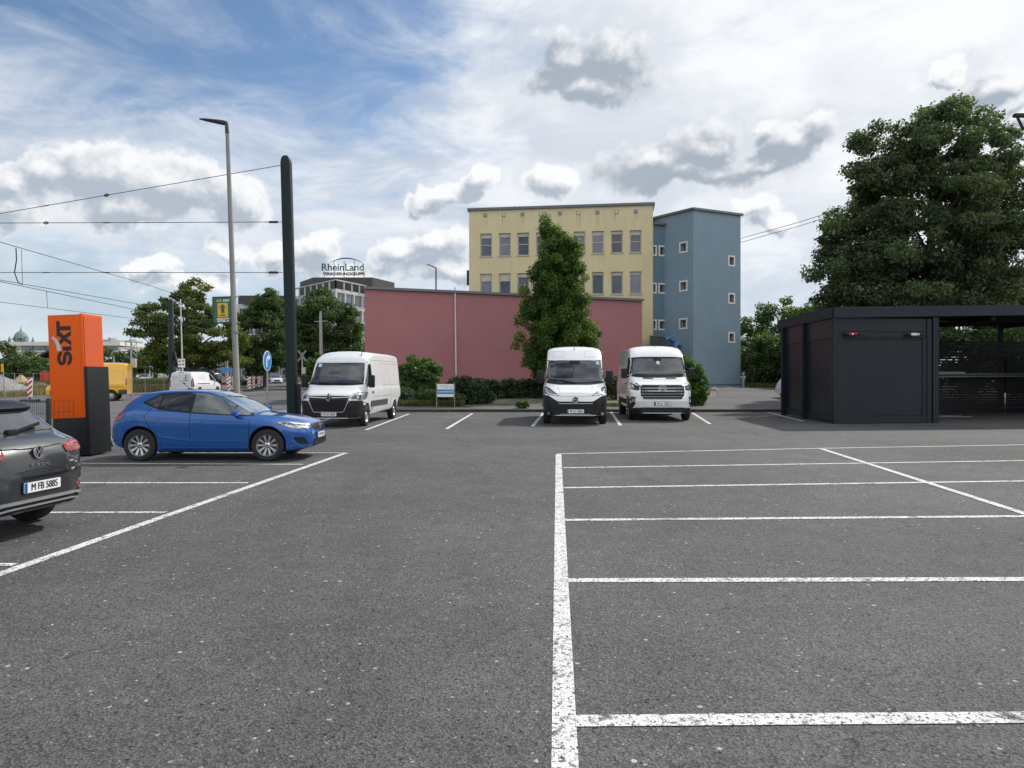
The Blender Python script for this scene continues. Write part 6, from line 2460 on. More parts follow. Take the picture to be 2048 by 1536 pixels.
m.box((xl + 2.8, -.3, zz0(703.5)), (xr, 20, zz0(701.5)))
m.build('wall', M('white_wall', (.62, .62, .58), .6, var=.06), t)
for k in range(8):
    x = xl + 5 + k * (xr - xl - 6) / 8
    m = MB()
    m.box((x, .6, zz0(701.4)), (x + (xr - xl - 6) / 8 - .4, 1.6, zz0(691.1)))
    m.build('window', GLO, t)
Y = 345
for nm, xa, xb, yt_, lab in (('apartment_block', 203, 222, 679, 'pale grey flat-roofed block just right of the orange pylon top'), ('apartment_block', 220, 248, 687, 'lower grey block on the skyline left of the lattice signal'), ('apartment_block', 248, 262, 681, 'small square grey block on the skyline right behind the lattice signal')):
    t = thing(nm, lab, 'building', ((xa - 1024) / F * Y, Y, 0), 0, 'distant grey blocks')
    w = (xb - xa) / F * Y
    h = H + (HZ - yt_) / F * Y
    m = MB()
    m.box((0, 0, 0), (w, 12, h))
    m.box((w * .3, 3, h), (w * .6, 8, h + 1.0))
    m.build('wall', M('block_grey', (.30, .30, .29), .8, var=.08), t)
    for r_ in range(3):
        m = MB()
        m.box((w * .1, -.06, h - 2.6 - r_ * 3), (w * .9, -.003, h - 1.2 - r_ * 3))
        m.build('window', GLO, t)
    Y += 12
Y = 150
a, b = at(62, 742, Y), at(102, 742, Y)
t = thing('old_shed', 'weathered shed with a slanting dark roof under the white building on the far left', 'shed', (a.x, Y, 0))
w = b.x - a.x + 3
h1, h2 = H + (HZ - 716) / F * Y, H + (HZ - 700) / F * Y
m = MB()
m.box((.6, 0, 0), (w, 8, h1))
m.build('wall', M('shed_wall', (.15, .13, .115), .85, var=.3), t)
m = MB()
m.add([(-1, -.5, h1 - .8), (w * .75, -.5, h2 + .8), (w * .75, 8.5, h2 + .8), (-1, 8.5, h1 - .8), (-1, -.5, h1 - 1.2), (w * .75, -.5, h2 + .4), (w * .75, 8.5, h2 + .4), (-1, 8.5, h1 - 1.2)],
      [(0, 1, 2, 3), (7, 6, 5, 4), (0, 4, 5, 1), (1, 5, 6, 2), (2, 6, 7, 3), (3, 7, 4, 0)])
m.add([(w * .75, -.5, h2 + .8), (w * 1.4, -.5, h1), (w * 1.4, 8.5, h1), (w * .75, 8.5, h2 + .8)], [(0, 1, 2, 3)])
m.build('roof', M('shed_roof', (.055, .055, .06), .8, var=.2), t)
m = MB()
for k in range(4):
    m.box((1.6 + k * 1.1, -.2, 0), (1.9 + k * 1.1, -.003, h1 - .3))
m.build('pillar', M('shed_pillar', (.32, .29, .25), .8), t)


def heap(name, label, px, py, Y, rx, ry, h, mat, seed):
    c_ = at(px, py, Y)
    g = random.Random(seed)
    m = MB()
    n1, n2 = 9, 22
    vs = [(0, 0, h)]
    for i in range(1, n1 + 1):
        f = i / n1
        for j in range(n2):
            a = 2 * PI * j / n2
            q = f * (1 + g.uniform(-.08, .08))
            vs.append((math.cos(a) * rx * q, math.sin(a) * ry * q, h * (1 - f) ** 1.15 * (1 + g.uniform(-.15, .15)) - (.1 if i == n1 else 0)))
    fs = [(0, 1 + j, 1 + (j + 1) % n2) for j in range(n2)]
    for i in range(n1 - 1):
        for j in range(n2):
            fs.append((1 + i * n2 + j, 1 + i * n2 + (j + 1) % n2, 1 + (i + 1) * n2 + (j + 1) % n2, 1 + (i + 1) * n2 + j))
    m.add(vs, fs)
    o = m.build(name, mat, None, 60)
    o.location = (c_.x, Y, z_left(Y) - .03)
    tag(o, label, 'heap')


heap('gravel_heap', 'grey gravel heap at the far left edge behind the wire fence', -8, 780, 62, 3.4, 3.5, 1.75, GRAV, 1)
heap('sand_heap', 'small tan sand heap with a pointed top left of the orange pylon', 42, 765, 85, 1.9, 2.0, 1.5, M('sand', (.42, .31, .19), .95, var=.2, vs=3, bump=.5), 2)
heap('earth_heap', 'low brown earth heap behind the striped beacon left of the pylon', 78, 778, 72, 2.6, 2.2, .85, EARTH, 3)
Y = 92
a = at(92, 748, Y)
t = thing('skip_container', 'small red works container half hidden behind the left edge of the pylon', 'container', (a.x, Y, z_left(Y)))
m = MB()
m.box((-.75, 0, .3), (1.8, 2, 1.75))
m.build('box', M('skip_red', (.50, .05, .03), .5, var=.1), t, bevel=.03)
m = MB()
m.box((-.78, -.03, 1.7), (1.83, 2.03, 1.82))
for x in (-.5, .3, 1.1):
    m.box((x, -.06, .35), (x + .1, -.003, 1.7))
m.build('rib', M('skip_red_dark', (.42, .05, .04), .5), t)
a = at(5, 738, 50)
t = thing('yellow_sign', 'narrow yellow sign on a thin post at the left picture edge', 'sign', (a.x, 50, z_left(50)))
m = MB()
m.tube([(.12, .05, 0), (0, .05, a.z + .25)], .03, 6)
m.build('post', GALV, t)
m = MB()
m.cbox((-.02, 0, a.z - z_left(50) + .08), (.18, .02, .58))
m.build('plate', M('sign_yellow', None), t)
t = thing('site_fence', 'thin grey works fence with pale posts in front of the gravel heap', 'fence', (-47, 66, z_left(66)))
m = MB()
for k in range(12):
    m = MB()
    m.tube([(k * 1.7, .02, 0), (k * 1.7, .02, 1.75 if k % 4 else 2.1)], .03, 5)
    m.build('post', GALV, t)
m = MB()
for z in (.2, .7, 1.2, 1.7):
    m.tube([(0, 0, z), (18.7, 0, z)], .012, 4)
for k in range(90):
    m.tube([(k * .207, .0, .2), (k * .207, 0, 1.7)], .004, 3)
m.build('wire_panel', GALV, t)

# ================================================================ bollards, boulder
a = at(1414, 776, 51)
t = thing('bollard', 'dark blue bollard lamp at the foot of the blue tower, beside the ivy hedge', 'bollard', (a.x, 51, z_right(51)), 0, 'bollards')
m = MB()
m.tube([(0, 0, -.05), (0, 0, .70)], .105, 14)
m.build('post', M('bollard_blue', (.02, .03, .05), .45), t, 40)
m = MB()
m.lathe([(.11, .70), (.125, .71), (.12, .78), (.07, .84), (.001, .86)], 14)
m.build('cap', M('bollard_cap', (.09, .13, .18), .4), t, 40)
a = at(1486, 776, 55)
t = thing('bollard', 'pale grey bollard at the right corner of the blue tower', 'bollard', (a.x, 55, z_right(55)), 0, 'bollards')
m = MB()
m.tube([(0, 0, -.05), (0, 0, 1.12), (0, 0, 1.18)], [.11, .11, .06], 14)
m.build('post', M('bollard_grey', (.22, .23, .22), .7, var=.2), t, 40)
m = MB()
m.lathe([(.113, .95), (.113, 1.02)], 14)
m.build('band', M('bollard_cap', None), t, 40)
a = at(1428, 776, 51)
m = MB()
g = random.Random(5)
m.lathe([(.001, .20), (.14, .19), (.24, .14), (.30, .05), (.30, -.06)], 14)
m.v = [(x * 1.05 * (1 + g.uniform(-.08, .08)), y * .8, z * (1 + g.uniform(-.12, .12))) for x, y, z in m.v]
o = m.build('boulder', M('boulder', (.36, .31, .26), .9, var=.2, vs=5, bump=.4), None, 60)
o.location = (a.x, 51, z_right(51) + .02)
tag(o, 'small tan boulder lying beside the dark blue bollard', 'boulder')

# ================================================================ trees and shrubs
BARK = M('bark', (.085, .068, .052), .9, var=.3, vs=5, bump=.6, bs=14)
LF_DARK = leaf_mat('leaf_dark', (.044, .067, .044), (.10, .138, .078), (.20, .245, .115), .48)
LF_HORN = leaf_mat('leaf_hornbeam', (.036, .078, .022), (.086, .152, .038), (.31, .35, .06), .48)
LF_LOC = leaf_mat('leaf_feather', (.055, .085, .022), (.12, .155, .044), (.25, .25, .06), .48)
LF_LIN = leaf_mat('leaf_linden', (.032, .060, .024), (.072, .118, .043), (.16, .21, .07), .45)
LF_BUSH = leaf_mat('leaf_bush', (.035, .070, .018), (.080, .145, .038), (.17, .25, .065), .42)
LF_HEDGE = leaf_mat('leaf_hedge', (.021, .040, .020), (.045, .078, .034), (.095, .13, .052), .36)
LF_IVY = leaf_mat('leaf_ivy', (.030, .07, .012), (.075, .15, .025), (.16, .25, .05), .35)
LF_OLIVE = leaf_mat('leaf_olive', (.030, .045, .018), (.060, .078, .030), (.11, .12, .05), .3)

tree('broad_tree', 'very tall dark green tree towering over the carport roof on the right', (24.3, 42, .3),
     [(0, 0, 5.6, 6.6, 5, 3.2), (-.6, 0, 9.3, 5.7, 5, 3.4), (.2, 0, 12.3, 4.7, 4.4, 3.0), (.9, 0, 15.0, 2.5, 2.4, 2.5), (-2.8, 0, 13.6, 1.9, 1.9, 2.3), (3.6, 0, 11.6, 2.6, 2.6, 2.9), (-5.0, 0, 4.4, 2.2, 2, 1.6), (-4.6, 0, 9.2, 2.0, 2, 1.6), (.4, 0, 4.2, 6.8, 4.5, 1.9), (4.8, 0, 7.6, 3.0, 3, 3.6), (0, 0, 9, 3, 3, 5), (-3.6, 0, 13.6, 1.2, 1.3, 2.4), (-1.5, 0, 14.6, 1.4, 1.3, 2.3), (1.3, 0, 14.9, 1.5, 1.4, 2.1), (0, 0, 10.5, 5.0, 4.5, 5), (-1, 0, 7.5, 6, 4.5, 4), (3.0, 0, 14.3, 1.5, 1.4, 2.4), (5.0, 0, 12.2, 1.7, 1.6, 2.5)],
     640, .68, 200000, .095, LF_DARK, BARK, 11, .42, 4.0, .72, .5, limbs=40)
tree('conical_tree', 'dense conical green tree with yellowish tips in front of the red hall', (2.66, 42, z_right(42)),
     [(0, 0, 2.2, 1.8, 1.7, 1.5), (-.2, 0, 3.1, 2.5, 2.0, 1.6), (0.0, 0, 4.4, 2.45, 2.0, 1.6), (0, 0, 5.7, 2.1, 1.8, 1.6), (0, 0, 7.0, 1.75, 1.5, 1.5), (-.1, 0, 8.1, 1.3, 1.2, 1.3), (.65, 0, 8.2, .85, .85, 1.1), (-.5, 0, 9.1, .65, .65, 1.0), (-.55, 0, 9.8, .30, .30, .75), (1.85, 0, 3.2, .75, .8, .9), (0, 0, 5, 1.2, 1.0, 3.6)],
     460, .36, 140000, .060, LF_HORN, BARK, 12, .2, 1.3, .95, .35, limbs=26)
tree('feathery_tree', 'airy green tree with spreading layered branches left of the lamp post', ((374 - 1024) / F * 72, 72, z_left(72)),
     [(-1.2, 0, 7.4, 3.6, 3, 1.9), (-2.6, 0, 5.3, 2.9, 3, 2.0), (.3, 0, 9.6, 1.9, 1.8, 1.5), (2.6, 0, 5.0, 3.2, 3, 2.2), (4.2, 0, 3.6, 2.2, 2, 1.5), (1.6, 0, 7.6, 2.4, 2.2, 1.6), (-3.4, 0, 3.2, 2.2, 2, 1.3), (1.0, 0, 3.4, 3.0, 3, 1.4)],
     230, .72, 42000, .125, LF_LOC, BARK, 13, .34, 2.6, .52, .35, limbs=26)
tree('round_tree', 'dark round tree immediately left of the tall green mast', ((527 - 1024) / F * 84, 84, z_left(84)),
     [(0, 0, 6.2, 2.9, 3, 4.2), (-.4, 0, 3.4, 3.3, 3, 2.2), (.8, 0, 9.6, 1.6, 1.6, 1.8), (-1.6, 0, 8.0, 1.5, 1.5, 1.7)],
     170, .7, 30000, .13, LF_LIN, BARK, 14, .3, 2.0, .65, .4, limbs=16)
tree('round_tree', 'broad dark round tree right of the tall mast, above the first white van', ((652 - 1024) / F * 79, 79, z_left(79)),
     [(0, 0, 6.6, 3.7, 3.4, 3.6), (.4, 0, 4.0, 4.0, 3.5, 2.4), (-.6, 0, 9.4, 2.2, 2.2, 1.9), (-2.0, 0, 6.6, 2.0, 2, 2.4), (1.6, 0, 6.6, 2.4, 2.4, 2.6)],
     230, .72, 42000, .12, LF_LIN, BARK, 15, .34, 2.0, .6, .4, limbs=18)
tree('round_tree', 'tall dark tree partly behind the tall mast, between the two round trees', ((585 - 1024) / F * 92, 92, z_left(92)),
     [(0, 0, 5.8, 3.2, 3, 4.2), (.6, 0, 9.0, 2.2, 2, 2.2), (1.5, 0, 3.4, 3.2, 3, 2)],
     90, .8, 15000, .16, LF_LIN, BARK, 16, .3, 2.0, .65, .4, limbs=12)
tree('sapling', 'small yellow-green sapling just behind the roof of the first white van', ((628 - 1024) / F * 50, 50, z_left(50)),
     [(0, 0, 1.5, .75, .7, 1.1), (.1, 0, 2.5, .5, .5, .6)], 34, .3, 4200, .07, LF_BUSH, BARK, 17, .06, .8, .7, .3, limbs=10)
for i, (px, Y, yt_, w, lab) in enumerate(((18, 120, 692, 4.6, 'round dark tree at the left picture edge under the dome'), (62, 118, 722, 3.0, 'small bushy tree left of the orange pylon before the shed'), (228, 135, 697, 4.2, 'dark tree between the pylon and the lattice signal'), (262, 140, 700, 4.0, 'dark tree behind the lattice signal mast'),
                                          (300, 150, 694, 4.6, 'dark tree behind the small far street lamp'), (445, 135, 690, 5, 'dark tree far behind the green hanging sign pole'))):
    h = H + (HZ - yt_) / F * Y
    tree('far_tree', lab, ((px - 1024) / F * Y, Y, z_left(Y)), [(0, 0, h * .55, w, w, h * .42), (w * .3, 0, h * .35, w * .9, w, h * .3)], 60, 1.0, 7000, .24, LF_LIN, BARK, 30 + i, .3, 1.6, .7, .4, group='dark trees along the far side road', limbs=8)
for i, (px, Y, yt_, w, lab) in enumerate(((1500, 66, 640, 2.4, 'dark bushy tree touching the right edge of the blue tower'), (1560, 64, 592, 2.8, 'tallest bushy tree between the blue tower and the container'), (1612, 60, 602, 2.4, 'leafy tree just above the left end of the container roof'), (1535, 59, 668, 2.6, 'low dark bushy tree right of the pale grey bollard'), (1590, 57, 655, 2.6, 'low dark bushy tree touching the left container post'), (1660, 58, 585, 3.0, 'bushy tree behind the container corner under the tall tree'))):
    h = H + (HZ - yt_) / F * Y - z_right(Y)
    tree('bushy_tree', lab, ((px - 1024) / F * Y, Y, z_right(Y)), [(0, 0, h * .62, w * .8, w, h * .36), (.3, 0, h * .30, w, w, h * .32)], 90, .62, 15000, .115, LF_LIN if i % 2 else LF_HORN, BARK, 50 + i, .18, 1.0, .7, .35, group='bushy trees right of the tower', limbs=10)
tree('bare_tree', 'thin half-bare brownish tree at the right edge above the carport roof', (31.2, 45, .4), [(0, 0, 6.0, 2.6, 2, 3.2), (1, 0, 3.5, 2.5, 2, 2)], 60, .5, 3500, .09, LF_OLIVE, BARK, 70, .16, 1.5, .9, .2, limbs=60)
for i, (x, lab) in enumerate(((22.5, 'dark shrub behind the slatted carport screen'), (25.5, 'dark shrub behind the right part of the carport screen'))):
    bush('screen_shrub', lab, (x, 36.0, .1), [(0, 0, 2.2, 2.2, 1.0, 1.6)], 50, .5, 7000, .10, LF_LIN, BARK, 75 + i)

bush('round_bush', 'large rounded bright green bush between the first white van and the parking sign', (-5.05, 39.6, z_right(39.6)), [(0, 0, 1.35, 1.22, 1.1, 1.08), (.05, 0, .75, 1.1, 1, .75), (0, 0, 1.1, .8, .7, .7)], 260, .24, 26000, .062, LF_BUSH, BARK, 81)
bush('low_shrub', 'low dark green shrub beside the rear of the first white van', (-5.3, 36.9, z_right(36.9)), [(0, 0, .38, 1.0, .7, .42), (-.9, .3, .4, .8, .6, .45)], 70, .22, 9000, .05, LF_HEDGE, BARK, 82)
bush('low_shrub', 'low green shrub under the customer parking board', (-3.8, 36.4, z_right(36.4)), [(0, 0, .32, .9, .5, .38), (.9, .2, .3, .5, .4, .3)], 60, .2, 8000, .045, LF_BUSH, BARK, 83)
bush('juniper', 'spreading dark juniper right of the customer parking board', (-2.35, 37.6, z_right(37.6)), [(0, 0, .66, 1.0, .8, .66), (.5, -.2, .40, .9, .7, .45)], 140, .24, 22000, .055, LF_HEDGE, BARK, 84, up=.7)
bush('clipped_hedge', 'long low dark hedge in front of the red hall', (.9, 42.6, z_right(42.6)), [(-4.2 + .55 * k, -.62 + .1 * k, zc_, .42, .42, .32) for k in range(14) for zc_ in (.28, .72)], 420, .22, 60000, .055, LF_HEDGE, BARK, 85, stems=20)
bush('hedge_shrub', 'mid green shrub visible between the second and third white vans', (6.4, 41.5, z_right(41.5)), [(0, 0, .62, 1.3, .6, .65)], 60, .28, 9000, .055, LF_OLIVE, BARK, 86)
bush('small_plant', 'small weedy plant growing at the kerb left of the second white van', (.42, 33.9, z_right(34)), [(0, 0, .18, .30, .25, .26), (.2, 0, .10, .25, .2, .15)], 26, .12, 1800, .04, LF_IVY, BARK, 87, cat='plant', up=.8)
bush('ivy_hedge', 'tall narrow bright green ivy hedge beside the third white van', (9.15, 36.2, z_right(36.2)), [(0, 0, .6, .52, .5, .65), (0, 0, 1.25, .55, .5, .7), (0, 0, 1.85, .55, .5, .52), (-.3, .9, 1.3, .5, .7, 1.1), (-.8, .5, 1.75, .5, .5, .5)], 130, .2, 22000, .05, LF_IVY, BARK, 88)


def grass(name, label, x0, x1, y0, y1, zf, n, h, mat, seed):
    g = np.random.default_rng(seed)
    x, y = x0 + (x1 - x0) * g.random(n), y0 + (y1 - y0) * g.random(n)
    z = np.array([zf(v) for v in y])
    hh_ = h * (.4 + .9 * g.random(n))
    a = g.random(n) * 2 * PI
    w = .012 + .02 * g.random(n)
    lx, ly = g.normal(size=n) * .3 * hh_, g.normal(size=n) * .3 * hh_
    V = np.empty((n, 4, 3))
    V[:, 0] = np.stack([x - np.cos(a) * w, y - np.sin(a) * w, z - .03], 1)
    V[:, 1] = np.stack([x + np.cos(a) * w, y + np.sin(a) * w, z - .03], 1)
    V[:, 2] = np.stack([x + lx + np.cos(a) * w * .2, y + ly + np.sin(a) * w * .2, z + hh_], 1)
    V[:, 3] = np.stack([x + lx - np.cos(a) * w * .2, y + ly - np.sin(a) * w * .2, z + hh_], 1)
    me = quads(name, V, np.clip(.5 + .25 * g.normal(size=n), 0, 1))
    me.materials.append(mat)
    tag(link(name, me), label, 'grass', None, 'stuff')


GR = leaf_mat('grass_green', (.035, .055, .015), (.075, .10, .03), (.16, .17, .06), .3)
GD = leaf_mat('grass_dry', (.10, .09, .04), (.20, .17, .08), (.36, .29, .15), .3)
grass('grass', 'rough green grass under the bush and the parking board', -5.8, -2.4, 35.2, 36.6, z_right, 8000, .24, GR, 1)
grass('grass', 'sparse weeds rooted along the dark kerb', -9, 12, 32.9, 32.99, lambda v: 0.0, 420, .12, GR, 8)
grass('grass', 'sparse weeds along the lot edge by the pylon', -9.75, -9.45, 10, 32, lambda v: .02, 900, .12, GR, 9)
grass('grass', 'thin grass in the bed between second and third van', 1.5, 8.5, 35.0, 36.3, z_right, 4000, .14, GR, 2)
grass('grass', 'dry straw-coloured verge behind the yellow delivery van', -44, -34, 62, 80, z_left, 16000, .5, GD, 3)
grass('grass', 'tall green weeds on the verge left of the work van', -45, -35, 72, 96, z_left, 14000, .95, GR, 4)
grass('grass', 'rough weeds around the heaps at the far left', -62, -42, 60, 100, z_left, 16000, .7, GR, 5)
grass('grass', 'dry grass along the far pavement edge left of the pylon', -40, -37.2, 36, 62, z_left, 7000, .4, GD, 6)
grass('grass', 'weeds beyond the path at the foot of the bushes', 18.4, 24, 55, 58, z_right, 3000, .3, GR, 7)

# loose grit lying on the asphalt
g = np.random.default_rng(42)
n = 700
m = MB()
for i in range(n):
    y = 2.6 + 13 * g.random() ** 1.7
    x = -6 + 15 * g.random() if y > 6 else -3.2 + 7 * g.random()
    s_ = .0035 + .006 * g.random() ** 2
    a = g.random() * 6.28
    q = [(math.cos(a + k * 1.571) * s_ * (1 if k % 2 else 1.7), math.sin(a + k * 1.571) * s_ * (1 if k % 2 else 1.7)) for k in range(4)]
    m.add([(x + q[k][0], y + q[k][1], .0008) for k in range(4)] + [(x, y, s_ * .9)], [(0, 1, 4), (1, 2, 4), (2, 3, 4), (3, 0, 4)])
tag(m.build('grit', M('grit', (.34, .32, .29), .9, var=.5, vs=9)), 'loose pale stone chips scattered over the asphalt', 'grit', None, 'stuff')
SKY_R, SKY_G, SKY_B = .88, .97, 1.02
BACK_FILL = 1.4
SUN_E, SUN_A, EXPO = 3.4, 1.2, 0.14
# ================================================================ sky, sun, camera
SUN_AZ, SUN_EL = R(42), R(43)
w = bpy.data.worlds.new('World')
SC.world = w
w.use_nodes = True
nt = w.node_tree
nt.nodes.clear()
N, L = nt.nodes.new, nt.links.new


def math_(op, a, b=None, c=None, clamp=False):
    n = N('ShaderNodeMath')
    n.operation = op
    n.use_clamp = clamp
    for i, x in enumerate((a, b, c)):
        if x is None:
            continue
        if isinstance(x, (int, float)):
            n.inputs[i].default_value = x
        else:
            L(x, n.inputs[i])
    return n.outputs[0]


def vmath(op, a, b=None, c=None):
    n = N('ShaderNodeVectorMath')
    n.operation = op
    for i, x in enumerate((a, b, c)):
        if x is None:
            continue
        if isinstance(x, (tuple, list)):
            n.inputs[i].default_value = x
        else:
            L(x, n.inputs[i])
    return n.outputs['Value'] if op in ('LENGTH', 'DOT_PRODUCT') else n.outputs[0]


def mixc(f, a, b):
    n = N('ShaderNodeMix')
    n.data_type = 'RGBA'
    if isinstance(f, (int, float)):
        n.inputs[0].default_value = f
    else:
        L(f, n.inputs[0])
    for i, x in ((6, a), (7, b)):
        if isinstance(x, tuple):
            n.inputs[i].default_value = (*x, 1)
        else:
            L(x, n.inputs[i])
    return n.outputs[2]


def sstep(x, lo, hi, a=0.0, b=1.0):
    n = N('ShaderNodeMapRange')
    n.interpolation_type = 'SMOOTHSTEP'
    n.inputs['From Min'].default_value = lo
    n.inputs['From Max'].default_value = hi
    n.inputs['To Min'].default_value = a
    n.inputs['To Max'].default_value = b
    L(x, n.inputs['Value'])
    return n.outputs[0]


def noise_(v, scale, detail=6, rough=.6, dist=0):
    n = N('ShaderNodeTexNoise')
    n.inputs['Scale'].default_value = scale
    n.inputs['Detail'].default_value = detail
    n.inputs['Roughness'].default_value = rough
    n.inputs['Distortion'].default_value = dist
    L(v, n.inputs['Vector'])
    return n


tc = N('ShaderNodeTexCoord')
D = vmath('NORMALIZE', tc.outputs['Generated'])
sx = N('ShaderNodeSeparateXYZ')
L(D, sx.inputs[0])
az = math_('ARCTAN2', sx.outputs[0], sx.outputs[1])
el = math_('ARCSINE', sx.outputs[2])
cb = N('ShaderNodeCombineXYZ')
L(az, cb.inputs[0])
L(el, cb.inputs[1])
AE = cb.outputs[0]


def ae(px, py):
    a = math.atan((px - 1024) / F)
    return a, math.atan((HZ - py) / F * math.cos(a))


# heaped clouds (direction, angular size) - white ones, then the grey ones
WH = [(215, 345, 150, 62), (330, 375, 190, 70), (130, 330, 90, 45), (480, 400, 90, 62), (40, 350, 90, 55), (30, 405, 110, 45), (10, 455, 50, 25), (230, 420, 120, 45),
      (280, 530, 85, 26), (440, 497, 62, 30), (540, 500, 75, 28), (640, 492, 62, 36), (610, 530, 90, 26), (962, 352, 46, 34), (900, 385, 80, 28), (850, 410, 60, 22), (880, 492, 75, 40), (810, 505, 70, 34), (905, 540, 110, 36), (720, 545, 120, 26),
      (1112, 358, 58, 42), (1500, 412, 62, 26), (1540, 440, 55, 26), (370, 565, 130, 22), (1640, 250, 40, 26), (1880, 150, 60, 22)]
GY = [(1125, 110, 70, 56), (1215, 105, 140, 56), (1165, 170, 165, 44), (1290, 325, 140, 48), (1405, 290, 120, 54), (1370, 345, 220, 42), (1622, 275, 105, 56), (1550, 325, 90, 34), (1990, 185, 110, 46), (2060, 250, 90, 40), (1540, 235, 40, 14)]


def blobs(P, lst):
    acc = None
    for px, py, rx, ry in lst:
        a, e = ae(px, py)
        c_ = math.cos(a)
        ra, re = rx / F * c_ * c_, ry / F * c_
        v = vmath('MULTIPLY_ADD', P, (1 / ra, 1 / re, 0), (-a / ra, -e / re, 0))
        l = vmath('LENGTH', v)
        acc = l if acc is None else math_('SMOOTH_MIN', acc, l, .25)
    return acc


def field(P, lst, fine=True):
    nz = noise_(P, 15, 8, .60)
    nv = vmath('MULTIPLY', vmath('SUBTRACT', nz.outputs['Color'], (.5, .5, .5)), (.085, .062, 0))
    nb = noise_(P, 5.5, 3, .5)
    nv = vmath('ADD', nv, vmath('MULTIPLY', vmath('SUBTRACT', nb.outputs['Color'], (.5, .5, .5)), (.14, .07, 0)))
    P2 = vmath('ADD', P, nv)
    f = math_('SUBTRACT', 1.0, blobs(P2, lst))
    n2 = noise_(P, 34, 8, .62)
    return math_('MULTIPLY_ADD', math_('SUBTRACT', n2.outputs['Fac'], .5), .9, f)


f1 = field(AE, WH)
f1b = field(vmath('ADD', AE, (.010, .020, 0)), WH)
g1 = field(AE, GY)
g1b = field(vmath('ADD', AE, (.010, .018, 0)), GY)

# open blue
sky = N('ShaderNodeTexSky')
sky.sky_type = 'NISHITA'
sky.sun_disc = False
sky.sun_elevation = SUN_EL
sky.sun_rotation = SUN_AZ
sky.air_density = 1.0
sky.dust_density = .4
sky.ozone_density = 2.2
K = 10.0                      # cloud radiances below are given for strength 1; the background runs at 0.1
blue = vmath('MULTIPLY', sky.outputs[0], (SKY_R, SKY_G, SKY_B))

# thin high veil, thicker towards the sun and the horizon, drawn out in streaks
rot = N('ShaderNodeMapping')
rot.inputs['Rotation'].default_value = (0, 0, R(-24))
rot.inputs['Scale'].default_value = (2.0, 5.2, 1)
L(AE, rot.inputs['Vector'])
c1 = noise_(rot.outputs[0], 1.9, 8, .62, .8).outputs['Fac']
c2 = noise_(rot.outputs[0], 6.0, 6, .65, .4).outputs['Fac']
sd = (math.sin(SUN_AZ) * math.cos(SUN_EL), math.cos(SUN_AZ) * math.cos(SUN_EL), math.sin(SUN_EL))
cosd = vmath('DOT_PRODUCT', D, sd)
near = sstep(cosd, .62, 1.0)
horiz = sstep(el, .02, .30, 1, 0)
az_w = sstep(az, -.32, .22)
mid = math_('MULTIPLY', sstep(el, .40, .27), sstep(el, .08, .2))
dens = math_('MULTIPLY_ADD', c2, .25, math_('MULTIPLY', c1, .9))
dens = math_('ADD', dens, math_('MULTIPLY', near, .34))
dens = math_('ADD', dens, math_('MULTIPLY', horiz, .24))
dens = math_('ADD', dens, math_('MULTIPLY', az_w, .24))
dens = math_('ADD', dens, math_('MULTIPLY', mid, .26))
veil = sstep(dens, .49, 1.04)
c3 = noise_(rot.outputs[0], 2.6, 7, .6, .5).outputs['Fac']
veilc = mixc(sstep(c3, .38, .60), (.54 * K, .60 * K, .69 * K), (.84 * K, .86 * K, .89 * K))
veilc = mixc(math_('MULTIPLY', near, .8), veilc, (.97 * K, .97 * K, .965 * K))
col = mixc(math_('MULTIPLY', veil, .93), blue, veilc)
# pale air low down
col = mixc(sstep(el, .0, .22, .62, 0), col, (.50 * K, .60 * K, .70 * K))
# heaped clouds, lit from above right
soft = noise_(AE, 9, 6, .6).outputs['Fac']
hal = math_('MULTIPLY', sstep(f1, -.75, .25), sstep(soft, .30, .62))
col = mixc(math_('MULTIPLY', hal, .62), col, (.68 * K, .725 * K, .79 * K))
hag = math_('MULTIPLY', sstep(g1, -1.0, .25), sstep(soft, .28, .60))
col = mixc(math_('MULTIPLY', hag, .66), col, (.60 * K, .645 * K, .71 * K))
lit = math_('MULTIPLY_ADD', math_('SUBTRACT', f1, f1b), .85, .55)
lit = math_('ADD', lit, sstep(f1, .05, .48, .32, -.22))
lit = math_('MULTIPLY_ADD', math_('SUBTRACT', soft, .5), .7, lit)
wc = mixc(sstep(lit, .12, .98), (.40 * K, .46 * K, .54 * K), (.90 * K, .905 * K, .91 * K))
col = mixc(math_('MULTIPLY', sstep(f1, .03, .34), .93), col, wc)
glit = math_('MULTIPLY_ADD', math_('SUBTRACT', g1, g1b), .8, .25)
glit = math_('MULTIPLY_ADD', math_('SUBTRACT', soft, .5), .5, glit)
edge = sstep(g1, .02, .50, .34, 0)
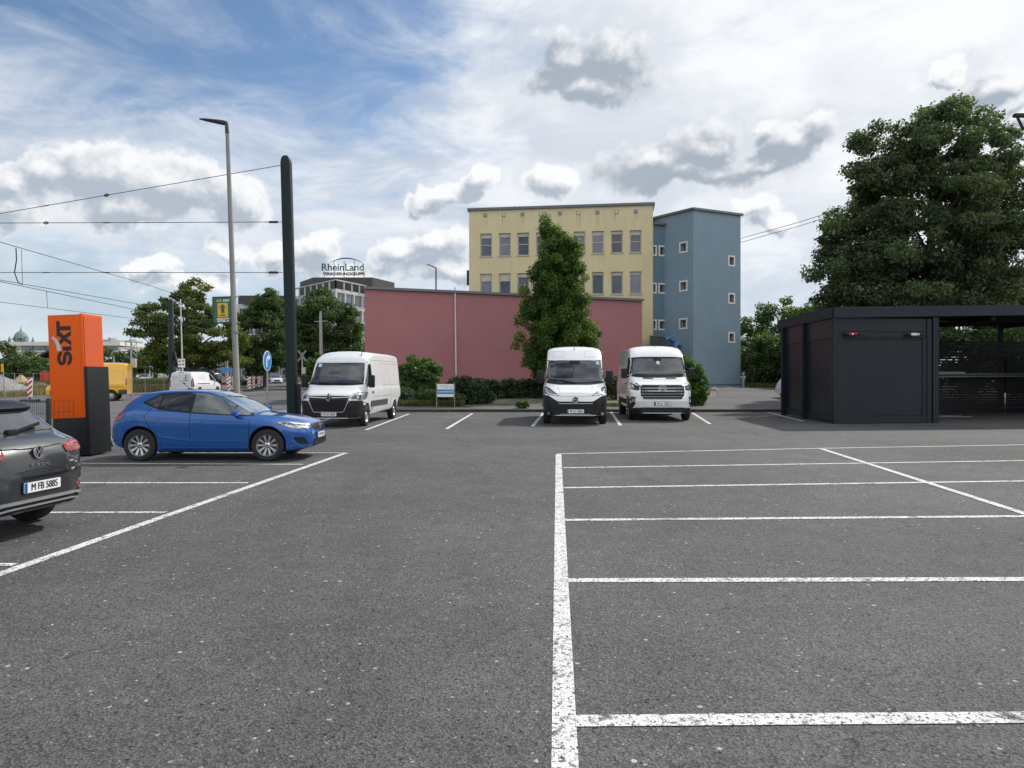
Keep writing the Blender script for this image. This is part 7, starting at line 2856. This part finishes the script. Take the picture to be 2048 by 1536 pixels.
gc = mixc(sstep(math_('ADD', glit, edge), .18, .95), (.335 * K, .39 * K, .465 * K), (.88 * K, .89 * K, .90 * K))
col = mixc(math_('MULTIPLY', sstep(g1, .0, .42), .90), col, gc)
# brighter clouds added unseen behind the camera, stronger at right, to light shaded walls
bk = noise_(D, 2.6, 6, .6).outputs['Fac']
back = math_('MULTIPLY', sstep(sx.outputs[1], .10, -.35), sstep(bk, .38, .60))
bside = mixc(sstep(sx.outputs[0], -.9, .9), (BACK_FILL * .72 * K, BACK_FILL * .73 * K, BACK_FILL * .74 * K), (BACK_FILL * 1.3 * K, BACK_FILL * 1.3 * K, BACK_FILL * 1.28 * K))
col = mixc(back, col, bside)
low = sstep(el, -.03, .0)
col = mixc(low, (.10 * K, .10 * K, .095 * K), col)
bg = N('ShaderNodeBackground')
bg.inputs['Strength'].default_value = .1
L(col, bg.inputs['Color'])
out = N('ShaderNodeOutputWorld')
L(bg.outputs[0], out.inputs['Surface'])
w.cycles.sampling_method = 'MANUAL'
w.cycles.sample_map_resolution = 1024

sun = bpy.data.lights.new('sun', 'SUN')
sun.energy = SUN_E
sun.angle = R(SUN_A)
sun.color = (1.0, .955, .89)
so = bpy.data.objects.new('sun', sun)
COL.objects.link(so)
so.rotation_euler = Vector((-sd[0], -sd[1], -sd[2])).to_track_quat('-Z', 'Y').to_euler()

cam = bpy.data.cameras.new('camera')
co = bpy.data.objects.new('camera', cam)
COL.objects.link(co)
co.location = (0, 0, H)
co.rotation_euler = (R(90), 0, 0)
cam.sensor_width = 36
cam.lens = F / 2048 * 36
cam.shift_y = -(768 - HZ) / 2048
cam.clip_end = 3000
cam.clip_start = .05
SC.camera = co
vs_ = SC.view_settings
vs_.view_transform = 'Standard'
vs_.look = 'None'
vs_.exposure = EXPO
vs_.gamma = 1
vs_.use_curve_mapping = False
SC.render.film_transparent = False
SC.cycles.max_bounces = 6
SC.cycles.diffuse_bounces = 3
SC.cycles.glossy_bounces = 3
SC.cycles.transmission_bounces = 4
SC.cycles.use_denoising = True
